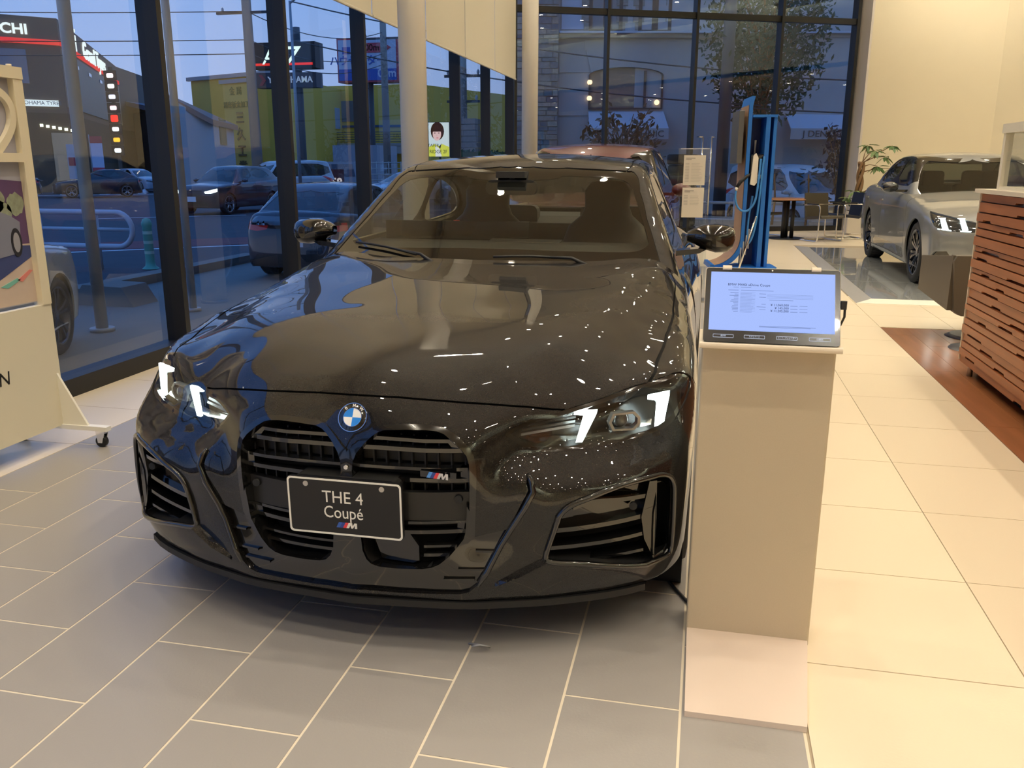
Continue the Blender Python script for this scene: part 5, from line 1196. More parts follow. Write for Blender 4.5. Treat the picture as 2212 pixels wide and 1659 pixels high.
# ------------------------------------------------------------------ things in the hall
def hall():
    # ---- price kiosk
    kz = mat('kiosk_taupe', (.52, .44, .31), .42, noise=(250, .04, 2)); kw_ = mat('kiosk_cream', (.80, .71, .55), .4); kf = mat('kiosk_foot', (.74, .62, .52), .38)
    k = thing('price_kiosk', 'taupe price kiosk pillar with a tilted touch screen standing by the black coupe', 'kiosk', (.0, 2.34, 0))
    MB().rbox(.011, .359, .0, .13, .0, .885, .006, 3).build('pillar', kz, k)
    MB().prism([(.018, -.411), (.313, -.410), (.357, .008), (.014, .0)], .0, .016).build('foot_plate', kf, k)
    MB().prism([(.02, -.409), (.311, -.408), (.311, -.404), (.02, -.405)], .0, .008).build('foot_shade_strip', mat('foot_shadow', (.12, .10, .08), .6), k)  # dark strip along the foot front, its shade put in as colour
    MB().rbox(.004, .366, -.055, .14, .874, .892, .008, 3, 'x').build('ledge', kw_, k)
    th = math.atan2(.17, .105)
    Ms = Matrix.Translation((.185, -.045, .893)) @ Matrix.Rotation(th, 4, 'X')      # screen plane
    MB().prism(rrect(.350, .222, .010, 4, 0, .105), -.014, 0, 'xy', Ms).build('back_shell', kw_, k)
    scr = MB().prism(rrect(.346, .214, .008, 4, 0, .105), 0, .006, 'xy', Ms).build('touch_screen', mat('bezel', (.008, .008, .010), .2, coat=.5), k)
    lit = emis('screen_light', (.40, .53, 1.0), 1.0)
    MB().prism([(-.160, .031), (.160, .031), (.160, .200), (-.160, .200)], .006, .0065, 'xy', Ms).build('display', lit, scr)
    ink = emis('screen_ink', (.03, .04, .10), 1.0); ink2 = emis('screen_grey_ink', (.16, .22, .46), 1.0)
    T_ = lambda x, y: Ms @ Matrix.Translation((x, y, .0068))
    text('BMW M440i xDrive Coupe', 'screen_title', ink, scr, T_(-.115, .163), .0098, .0001, 'LEFT')
    for y, s_ in ((.107, '¥ 11,060,000'), (.0985, '¥ 145,000'), (.090, '¥ 11,205,000')): text(s_, 'screen_price', ink, scr, T_(.044, y), .0088, .0001, 'RIGHT')
    ln = MB()
    def line(x0, x1, y, h=.0011): ln.prism([(x0, y), (x1, y), (x1, y + h), (x0, y + h)], .0066, .0068, 'xy', Ms)
    line(-.100, -.086, .155); line(-.081, -.054, .155); line(-.113, -.086, .1465); line(-.080, .004, .1465)
    for j in range(14):
        y = .139 - .0042 * j; random.seed(j); line(-.086 - random.uniform(.008, .024), -.086, y, .0012); line(-.081, -.042 - random.uniform(0, .012), y - .0006, .0004); line(-.081, -.042, y + .0022, .0003)
    for j in range(4): line(-.012, .105, .137 - .0036 * j, .0004)
    line(-.032, -.015, .1375); line(-.032, -.015, .128); line(-.006, .055, .1205); line(-.026, -.015, .108); line(-.038, -.015, .100); line(-.031, -.015, .092)
    for y in (.105, .0965, .088): line(.048, .066, y); line(.071, .091, y + .0006, .0008)
    line(-.03, .113, .0455); line(-.03, .10, .0428)
    ln.build('screen_lines', ink2, scr, kind='stuff')
    wl = emis('button_white', (.75, .82, 1.0), .8)
    for x, s_ in ((-.121, '選択車'), (-.041, 'モデルページ'), (.041, 'コンフィギュレーター'), (.123, 'CM動画')):
        b_ = MB().join(ring(rrect(.053, .0095, .001, 1), rrect(.0512, .0077, .0006, 1), .006, .0068), Ms @ Matrix.Translation((x, .0145, 0))).build('screen_button', wl, scr)
        text(s_, 'button_text', wl, scr, T_(x, .0145), .0052, .0001, sx=.9)
    for x in (-.118, .112): MB().rbox(x - .012, x + .012, -.004, .012, .208, .216, .003, 2).build('screen_clip', kw_, k).matrix_basis = Ms @ Matrix.Rotation(0, 4, 'X') @ Matrix.Translation((0, .0, 0)) if False else Matrix.Identity(4)
    for c in [c for c in kids(k) if c.name.startswith('screen_clip')]: bpy.data.objects.remove(c)
    for x in (-.118, .112): MB().rbox(x - .012, x + .012, .206, .218, -.012, .012, .003, 2, 'x', Ms).build('screen_clip', kw_, k)
    MB().cyl((0, .207, .006), .002, .001, 10).join(MB()).build('webcam', STEEL, scr, loc=(0, 0, 0)).matrix_basis = Ms
    p0 = Ms @ Vector((.174, .115, 0)); pl = MB().rbox(p0.x, p0.x + .016, p0.y - .006, p0.y + .006, p0.z - .010, p0.z + .012, .003, 2, 'z').build('cable_plug', mat('plug_black', (.02, .02, .02), .5), k)
    MB().tube([p0 + Vector((.012, 0, -.008)), p0 + Vector((.013, .002, -.03)), p0 + Vector((.008, .02, -.055)), p0 + Vector((-.002, .05, -.07))], .0032, 8).build('cable', BLACKPLASTIC, pl)
    cb = MB().tube([(.02, 2.50, .006), (-.06, 2.66, .006), (-.16, 2.76, .006), (-.30, 2.82, .006)], .005, 8).build('power_cable', BLACKPLASTIC); tag(cb, 'thin black power cable lying between the kiosk and the coupe wheel', 'cable')
    tr_ = MB().tube([(-.60, 2.13, .005), (-.56, 2.12, .012), (-.53, 2.10, .02), (-.555, 2.09, .03), (-.58, 2.09, .022)], .003, 6).build('cable_tie', mat('tie_grey', (.3, .3, .3), .5)); tag(tr_, 'loose grey cable end curled on the floor under the coupe nose', 'cable')
    # ---- display board on castors, by the window
    bx = -3.06; wf = mat('board_cream', (.82, .74, .55), .5); wp = mat('board_panel', (.80, .74, .58), .5)
    bd = thing('display_board', 'tall cream display board on castors with a car poster, beside the street window', 'board', (bx, 3.49, 0))
    yl = -1.25
    MB().box(-.02, .02, yl, 0, .10, .70).build('lower_panel', wp, bd)
    MB().box(-.025, .025, -.055, 0, .70, 1.76).build('post', wf, bd); MB().box(-.025, .025, yl, yl + .055, .70, 1.76).build('post', wf, bd)
    MB().box(-.028, .028, yl, .003, 1.715, 1.766).build('top_rail', wf, bd)
    MB().cyl((0, -.04, 1.765), .012, .012, 12).build('rail_knob', wf, bd)
    MB().box(-.015, .028, yl + .05, -.05, 1.355, 1.395).build('cross_bar', wf, bd)
    # poster, built from flat printed shapes
    ps = MB().box(-.012, -.006, yl + .05, -.05, .715, 1.72).build('poster', mat('poster_sky', (.42, .42, .50), .5, noise=(3.5, .25, 4)), bd)
    def shp(pts, x, name, m_): MB().prism(pts, -.006, -.006 + x, 'yz').build(name, m_, ps)
    shp([(-1.2, .72), (-.05, .72), (-.05, 1.06), (-1.2, 1.06)], .001, 'poster_ground', mat('poster_sand', (.62, .50, .42), .6, noise=(6, .2, 3)))
    shp([(-.25, .99), (-.05, .99), (-.05, 1.27), (-.18, 1.28)], .0015, 'poster_wall', mat('poster_plum', (.12, .06, .16), .6))
    shp([(-.9, .74), (-.4, .78), (-.05, .93), (-.05, .98), (-.35, 1.0), (-.9, .9)], .002, 'poster_shadow', mat('poster_blue_shade', (.05, .07, .22), .6, noise=(3, .5, 2)))
    for q, c in (([(-.16, .83), (-.08, .87), (-.06, .865), (-.13, .82)], (.75, .25, .22)), ([(-.26, .81), (-.16, .84), (-.14, .83), (-.22, .80)], (.2, .5, .42))): shp(q, .003, 'poster_flare', mat('poster_flare_%d' % int(c[0] * 99), c, .6))
    for (y, z, r_) in ((-.24, 1.19, .06), (-.31, 1.22, .07), (-.11, 1.17, .045), (-.19, 1.13, .05), (-.40, 1.2, .08)):
        random.seed(int(y * -99)); shp([(y + r_ * (1 + .25 * random.random()) * math.cos(t), z + r_ * (1 + .25 * random.random()) * math.sin(t)) for t in [2 * PI * i / 22 for i in range(22)]], .003, 'poster_bush', mat('poster_sage', (.30, .33, .24), .7, noise=(40, .4, 3)))
    shp([(-.75, .88), (-.14, .95), (-.11, 1.0), (-.10, 1.09), (-.15, 1.12), (-.22, 1.145), (-.32, 1.20), (-.45, 1.22), (-.75, 1.16)], .004, 'poster_car', mat('poster_car_grey', (.24, .25, .33), .4))
    shp([(-.42, 1.12), (-.23, 1.14), (-.32, 1.185), (-.42, 1.195)], .005, 'poster_car_glass', mat('poster_glass', (.12, .15, .2), .3))
    for (y, z) in ((-.135, 1.0), (-.50, .95)):
        shp([(y + .032 * math.cos(t), z + .065 * math.sin(t)) for t in [2 * PI * i / 24 for i in range(24)]], .0055, 'poster_tyre', mat('poster_black', (.02, .02, .03), .5)); shp([(y + .02 * math.cos(t), z + .045 * math.sin(t)) for t in [2 * PI * i / 18 for i in range(18)]], .006, 'poster_rim', mat('poster_rim', (.35, .35, .4), .4))
    # the big numeral 2 above the bar
    pts = [(0, -.30, 1.62), (0, -.24, 1.665), (0, -.17, 1.668), (0, -.105, 1.64), (0, -.072, 1.59), (0, -.075, 1.53), (0, -.11, 1.47), (0, -.20, 1.385)]
    nb = MB(); Q = smooth_poly(np.array([(p[1], p[2]) for p in pts]), False, 2); nb.prism([tuple(q) for q in strip(Q, .034)], -.004, .020, 'yz'); nb.build('numeral', wf, bd)
    text('DRIVEN', 'board_text', mat('ink_black', (.01, .01, .01), .5), bd, Matrix.Translation((.0205, -.31, .405)) @ Matrix(((0, 0, 1, 0), (1, 0, 0, 0), (0, 1, 0, 0), (0, 0, 0, 1))), .088, .0005, 'RIGHT', shear=.12)
    for y in (-.02, yl + .02):
        MB().box(-.26, .27, y - .018, y + .018, .082, .104).build('foot_bar', mat('foot_white', (.9, .88, .82), .4), bd)
        MB().prism([(.02, .104), (.16, .104), (.02, .36)], y - .006, y + .006, 'xz').build('gusset', mat('gusset_white', (.85, .82, .72), .4), bd)
        for x in (-.23, .225):
            cs_ = MB().cyl((x, y - .012, .028), .028, .024, 20, None, 'y').build('castor', BLACKPLASTIC, bd); MB().prism([(x - .02, .082), (x + .03, .082), (x + .012, .022), (x - .012, .022)], y - .017, y - .013, 'xz').prism([(x - .02, .082), (x + .03, .082), (x + .012, .022), (x - .012, .022)], y + .013, y + .017, 'xz').build('castor_fork', CHROME, cs_)
    # ---- the slatted reception counter
    wood = mat('counter_timber', (.36, .135, .052), .42, noise=(3.0, .30, 6, (1, .5, 9)), bump=(40, .05)); edge = mat('counter_edge', (.72, .64, .5), .5)
    ct = thing('reception_counter', 'reception counter clad in staggered reddish timber slats beside the timber floor', 'counter', (1.70, 6.15, 0))
    MB().box(.07, .75, -4.6, 0, .12, 1.17).build('carcass', mat('carcass_cream', (.66, .58, .44), .7), ct)
    MB().box(-.01, .80, -4.65, .015, 1.175, 1.20).build('worktop', edge, ct); MB().box(.02, .07, -.012, .0, .08, 1.18).build('end_strip', edge, ct)
    MB().box(.12, .7, -4.5, -.1, 0, .12).build('plinth', DARK, ct)
    for y in (-.15, -2.2, -4.3): MB().cyl((.06, y, 0), .018, .12, 12).build('counter_foot', STEEL, ct)
    random.seed(11); z = 1.172; n = 0
    hs = [.052, .066, .060, .040, .050, .062, .036, .048, .058, .034, .048, .052, .060, .046, .040, .050, .044, .062, .050, .046, .052, .05, .05]
    while z > .10 and n < len(hs):
        h = hs[n]; z0 = z - h; pr = .010 + .012 * ((n * 7) % 3) / 2; y = 0.; step = 0
        yb = -.20 - .5 * random.random(); dz = .016 if n % 2 else -.0
        # one slat: its lower edge is notched where slots show between neighbours
        p = [(0, z - .004), (-4.6, z - .004), (-4.6, z0 + .004)]
        ys = sorted([-random.uniform(.10, 1.1), -random.uniform(1.2, 2.6), -random.uniform(2.7, 4.3)]); 
        for yc in ys:
            w = random.uniform(.12, .34); p += [(yc - w, z0 + .004), (yc - w + .014, z0 + .016), (yc, z0 + .016), (yc + .014, z0 + .004)]
        p += [(0, z0 + .004)]
        MB().prism(p, .07 - .03 - pr, .07, 'yz').build('slat', wood, ct); z = z0; n += 1
    # glass showcase on the counter
    sc = thing('showcase', 'white framed glass showcase standing on the reception counter', 'showcase', (1.78, 5.95, 1.20)); fr_ = mat('showcase_white', (.84, .78, .62), .4)
    for x in (0, .44):
        for y in (-.62, 0): MB().box(x - .022, x + .022, y - .022, y + .022, 0, .38).build('corner_post', fr_, sc)
    MB().box(-.03, .47, -.65, .03, .335, .39).build('canopy', fr_, sc); MB().box(-.02, .46, -.64, .02, 0, .02).build('case_floor', fr_, sc); MB().box(0, .44, -.6, -.02, .17, .176).build('glass_shelf', PANE, sc)
    for a, b_ in (((0, -.62), (0, 0)), ((0, 0), (.44, 0)), ((.44, 0), (.44, -.62)), ((.44, -.62), (0, -.62))): MB().add([(a[0], a[1], .02), (b_[0], b_[1], .02), (b_[0], b_[1], .335), (a[0], a[1], .335)], [(0, 1, 2, 3)]).build('case_pane', PANE, sc)
    for (x, y, c, lab) in ((.16, -.42, (.35, .04, .04), 'small dark red box on the floor of the glass showcase'), (.28, -.5, (.25, .2, .15), 'small brown box on the floor of the glass showcase')):
        o = MB().rbox(x, x + .1, y, y + .12, 0, .06, .008, 2).build('gift_box', mat('box_%d' % int(c[0] * 100), c, .4)); o.location = (1.78, 5.95, 1.22); tag(o, lab, 'box')
    # ---- tub chair
    lea = mat('taupe_leather', (.105, .090, .066), .45, bump=(200, .06)); ch = thing('armchair', 'taupe leather tub chair with a square back tucked behind the reception counter', 'armchair', (2.22, 7.45, 0), .12)
    MB().prism([(-.36, .26), (-.30, .22), (.30, .22), (.34, .64), (.30, .68), (-.38, .68), (-.40, .64)], -.33, -.22, 'xz').build('back', lea, ch)
    for x in (-.40, .28): MB().prism([(-.3, .26), (.34, .34), (.34, .62), (-.3, .68)], x, x + .09, 'yz').build('arm', lea, ch)
    MB().rbox(-.31, .28, -.24, .34, .30, .44, .05, 3).build('seat', lea, ch); MB().cyl((-.02, 0, .02), .035, .24, 16).build('stem', STEEL, ch); MB().cyl((-.02, 0, 0), .24, .02, 32, .2).build('base', mat('base_grey', (.12, .12, .13), .35, .4), ch)
    for (x, y) in ((2.06, 6.93),):
        o = MB().lathe([(.001, .03), (.08, .026), (.19, .012), (.20, 0)], (x, y, .0), 32).build('stool_base', mat('base_grey', (.12, .12, .13), .35, .4)); tag(o, 'round grey metal chair base on the timber floor by the counter end', 'base')
    # ---- blue charging stand
    bl = mat('charger_blue', (.012, .15, .55), .42); bld = mat('charger_navy', (.010, .035, .16), .5); ply = mat('charger_oak', (.42, .26, .15), .5, noise=(4, .2, 5, (1, 1, .15)))
    cs = thing('charging_stand', 'tall blue and oak charging stand with a looped blue cable', 'stand', (.48 - .48 * math.cos(.13), 11.8 - .48 * math.sin(.13), 0), .13)
    curve = [(.48, 2.19), (.45, 2.12), (.455, .55)] + [(.455 - .36 * (1 - math.cos(math.radians(a))), .42 - .36 * math.sin(math.radians(a)) + .0) for a in range(0, 91, 10)]
    fr0 = [(.49, 2.19), (.49, .45)] + [(.49 - .39 * (1 - math.cos(math.radians(a))), .42 - .40 * math.sin(math.radians(a))) for a in range(0, 91, 10)]
    outer = [(.50, 2.19), (.475, 2.08), (.475, .45)] + [(.475 - .37 * (1 - math.cos(math.radians(a))), .42 - .38 * math.sin(math.radians(a))) for a in range(0, 91, 9)]
    inner = [(x + .045, z_ - (.0 if z_ > .42 else .035)) for x, z_ in outer]; inner[0] = (.545, 2.19)
    inner = [(max(x, .10), max(z_, .002)) for x, z_ in inner]
    MB().prism(outer + inner[::-1], .0, .62, 'xz').build('curved_board', bl, cs)
    m = MB()
    for i in range(1, len(outer) - 1): m.add([(outer[i][0] - .004, .02, outer[i][1] + .003), (outer[i][0] - .004, .60, outer[i][1] + .003), (outer[i + 1][0] - .004, .60, outer[i + 1][1] + .003), (outer[i + 1][0] - .004, .02, outer[i + 1][1] + .003)], [(0, 1, 2, 3)])
    m.build('oak_face', ply, cs)
    MB().prism([(.09, .0), (.10, .055), (.145, .055), (.16, 0)], -.01, .63, 'xz').build('board_toe', bl, cs)
    MB().box(.53, .84, .36, .40, .02, 1.95).build('back_panel', bld, cs); MB().box(.53, .84, .0, .42, 1.935, 1.965).build('top_panel', bl, cs)
    MB().box(.70, .755, .0, .38, .02, 1.94).build('front_post', bl, cs); MB().box(.80, .84, .02, .40, .02, 1.94).build('side_post', bl, cs); MB().box(.755, .80, .30, .34, .02, 1.94).build('groove', bld, cs)
    MB().prism([(.10, -.12), (.86, -.12), (.97, .02), (.97, .45), (.5, .5)], 0, .025).build('base_plate', bl, cs)
    wb = MB().rbox(.545, .70, .02, .30, 1.08, 1.48, .03, 3, 'x').build('wall_box', BLACKGLOSS, cs); MB().prism([(.545, 1.10), (.60, 1.08), (.63, 1.12), (.63, 1.43), (.60, 1.49), (.565, 1.46)], -.015, .02, 'xz').build('white_cover', mat('cover_white', (.85, .80, .68), .35), wb)
    MB().box(.60, .70, .0, .03, 1.17, 1.22).build('label_strip', mat('strip_grey', (.5, .5, .48), .5), wb); MB().cyl((.70, .05, 1.35), .04, .05, 16, None, 'y').build('cable_drum', mat('drum_black', (.02, .02, .02), .5), wb)
    blu = mat('cable_blue', (.05, .24, .62), .45)
    pts = [(.66, -.02, 1.42), (.652, -.03, 1.25), (.64, -.04, 1.05), (.62, -.05, .88), (.56, -.05, .78), (.48, -.04, .745), (.40, -.03, .80), (.362, -.03, .91), (.368, -.03, 1.02)]
    Q = smooth_poly(np.array(pts), False, 2); MB().tube([tuple(q) for q in Q], .014, 10).build('charging_cable', blu, wb)
    MB().tube([(.368, -.03, 1.02), (.376, -.03, 1.06)], .018, 10).build('plug_collar', mat('collar_white', (.85, .82, .74), .4), wb); MB().tube([(.376, -.03, 1.06), (.42, -.02, 1.13), (.50, .0, 1.20), (.56, .02, 1.23)], [.02, .024, .022, .018], 10).build('plug', BLACKPLASTIC, wb)
    Q = smooth_poly(np.array([(.70, -.02, 1.40), (.70, -.03, 1.47), (.688, -.03, 1.3), (.672, -.03, .9), (.65, -.02, .55), (.60, 0, .35), (.565, .03, .33), (.56, .05, .6), (.60, .06, .95)]), False, 2); MB().tube([tuple(q) for q in Q], .014, 10).build('spare_loop', blu, wb)
    tvo = MB().rbox(.36, .425, .03, .58, 1.36, 2.02, .01, 2, 'x').build('side_screen', mat('tv_grey', (.10, .10, .10), .4), cs); MB().box(.425, .455, .2, .4, 1.5, 1.85).build('screen_mount', DARK, tvo)
    MB().tube([(.62, -.18, .70), (.42, -.30, .02)], .012, 10).build('leaning_rail', CHROME, cs); MB().tube([(.63, .28, 1.66), (.63, .30, 1.44)], .014, 8).build('lamp_tube', mat('tube_white', (.8, .78, .7), .4), cs)
    lg = MB()
    for i in range(4): lg.box(.44 + .03 * i, .455 + .03 * i, -.22, -.21, .05 + .08 * i, .30 + .08 * i)
    lg.build('leaflet_rack', mat('rack_grey', (.35, .37, .42), .3, .5), cs)
    # ---- price sheets in a clear stand
    ss = thing('sheet_stand', 'clear acrylic stand holding two cream price sheets beside the red car', 'stand', (-.13, 8.88, 0)); acr = glass('acrylic', (.95, .97, .96), 1.49, 1.0)
    MB().box(-.16, .16, -.004, .0, .12, 1.50).build('acrylic_panel', acr, ss); MB().box(-.18, .18, -.12, .12, 0, .015).build('stand_base', STEEL, ss)
    for x in (-.1, .1): MB().box(x - .01, x + .01, -.02, .0, .015, .2).build('stand_bracket', STEEL, ss)
    paper = mat('paper_cream', (.80, .74, .60), .7); grey = mat('print_grey', (.35, .32, .27), .8)
    for (z0, z1, nm, n_) in ((1.15, 1.437, 'upper', 13), (.835, 1.125, 'lower', 7)):
        p = MB().box(-.105, .105, -.010, -.006, z0, z1).build('price_sheet', paper, ss); m = MB()
        m.box(-.085, .005, -.0115, -.0105, z1 - .032, z1 - .026); m.box(-.085, -.03, -.0115, -.0105, z1 - .044, z1 - .038)
        for j in range(n_): random.seed(j + n_); m.box(-.088, -.05, -.0112, -.0105, z1 - .08 - .0145 * j, z1 - .077 - .0145 * j); m.box(-.03, .04 + .04 * random.random(), -.0112, -.0105, z1 - .08 - .0145 * j, z1 - .0785 - .0145 * j)
        m.build('print', grey, p, kind='stuff')
    MB().box(-.14, .14, -.006, .002, 1.495, 1.50).build('panel_edge', mat('edge_white', (.9, .9, .88), .2), ss)
    # ---- round table and cantilever chairs at the far glass
    tb = thing('round_table', 'round timber topped table on black posts by the far glass wall', 'table', (1.50, 16.95, 0)); MB().lathe([(.001, .71), (.40, .71), (.425, .722), (.425, .735), (.41, .742), (.001, .742)], (0, 0, 0), 48).build('table_top', mat('table_walnut', (.34, .16, .07), .35, noise=(4, .2, 4)), tb)
    for x, y in ((-.07, -.05), (.09, -.03), (0, .1)): MB().cyl((x, y, .02), .036, .69, 16).build('leg', BLKFR, tb)
    MB().cyl((0, 0, 0), .33, .02, 40).build('table_base', BLKFR, tb)
    chl = mat('chair_leather', (.055, .045, .028), .45); chn = mat('chair_navy', (.012, .016, .03), .5)
    def chair(loc, rz, m_, lab):
        c = thing('cantilever_chair', lab, 'chair', loc, rz, 'cantilever chairs around the round table')
        for s in (-1, 1):
            p = [(s * .27, .20, .64), (s * .27, -.20, .66), (s * .27, -.26, .62), (s * .27, -.255, .46), (s * .27, -.25, .06), (s * .27, -.23, .02), (s * .27, -.16, .014), (s * .27, .27, .014)]
            MB().tube(smooth_poly(np.array(p), False, 2).tolist(), .012, 10).build('tube_leg', CHROME, c); MB().rbox(s * .27 - .018, s * .27 + .018, -.2, .1, .65, .675, .008, 2, 'z').build('arm_pad', BLKFR, c)
        MB().tube([(-.27, .27, .014), (.27, .27, .014)], .012, 10).build('floor_rail', CHROME, c); MB().box(-.28, .28, .205, .222, .625, .655).build('back_rail', CHROME, c)
        MB().prism([(-.27, .44), (-.25, .47), (.18, .43), (.20, .40), (.17, .38), (-.25, .42)], -.24, .24, 'yz').build('seat', m_, c); MB().prism([(.17, .40), (.20, .40), (.26, .84), (.235, .85)], -.245, .245, 'yz').build('backrest', m_, c)
        return c
    chair((2.08, 16.55, 0), math.radians(-150) + PI, chl, 'brown cantilever chair on chrome tube with its back to us, right of the round table')
    chair((2.55, 17.25, 0), math.radians(-75), chn, 'dark navy cantilever chair on chrome tube in front of the potted tree')
    chair((1.12, 17.5, 0), math.radians(35), chl, 'brown cantilever chair half hidden by the blue charging stand')
    # ---- potted tree
    pt = thing('potted_tree', 'leafy indoor tree with a braided trunk in a square white pot by the cream wall', 'plant', (2.93, 18.35, 0)); stone = mat('pot_white', (.66, .60, .50), .7, bump=(60, .1))
    MB().prism(rrect(.40, .40, .03), .03, .46).build('pot', stone, pt); MB().cyl((0, 0, 0), .22, .03, 32).build('saucer', stone, pt); MB().prism(rrect(.36, .36, .02), .455, .465).build('soil', mat('soil', (.05, .035, .02), .95), pt)
    bark = mat('bark', (.26, .15, .07), .8, bump=(50, .3)); leaf = mat('leaf_green', (.10, .19, .06), .5); leaf2 = mat('leaf_pale', (.22, .30, .12), .5)
    for k in range(3):
        q = [(.045 * math.cos(2.1 * k + 7 * t), .045 * math.sin(2.1 * k + 7 * t), .45 + .95 * t) for t in np.linspace(0, 1, 26)]; MB().tube(q, [.04 - .012 * t for t in np.linspace(0, 1, 26)], 8).build('braided_trunk', bark, pt)
    br = [((0, 0, 1.38), (.22, -.05, 1.62)), ((0, 0, 1.38), (.42, .0, 1.50)), ((0, 0, 1.3), (.10, .12, 1.72)), ((.02, 0, .8), (-.22, -.02, .72)), ((0, 0, .75), (.20, -.08, .84)), ((.0, 0, 1.2), (.60, .06, 1.28)), ((0, 0, .7), (-.1, -.12, .85)), ((0, 0, 1.36), (.52, -.1, 1.70)), ((0, 0, .78), (.5, .0, .98)), ((0, 0, 1.3), (.3, 0, 1.32))]
    random.seed(5)
    for i, (a, b_) in enumerate(br):
        a, b_ = Vector(a), Vector(b_); MB().tube([a, (a + b_) / 2 + Vector((0, 0, .04)), b_], [.012, .008, .005], 6).build('branch', bark, pt)
        for j in range(9):
            an = 2 * PI * j / 9 + i; ti = random.uniform(-.9, .1); L = random.uniform(.14, .21); w = L * .22
            dx = Vector((math.cos(an) * math.cos(ti), math.sin(an) * math.cos(ti), math.sin(ti))); sd_ = dx.cross(Vector((0, 0, 1))).normalized(); o = b_ + dx * .02
            V = [o, o + dx * L * .35 + sd_ * w + Vector((0, 0, .012)), o + dx * L * .75 + sd_ * w * .7, o + dx * L + Vector((0, 0, -.02)), o + dx * L * .75 - sd_ * w * .7, o + dx * L * .35 - sd_ * w + Vector((0, 0, .012)), o + dx * L * .5 - Vector((0, 0, .006))]
            MB().add(V, [(0, 1, 6), (1, 2, 6), (2, 3, 6), (3, 4, 6), (4, 5, 6), (5, 0, 6)], True).build('leaf', leaf if random.random() < .6 else leaf2, pt)
hall()
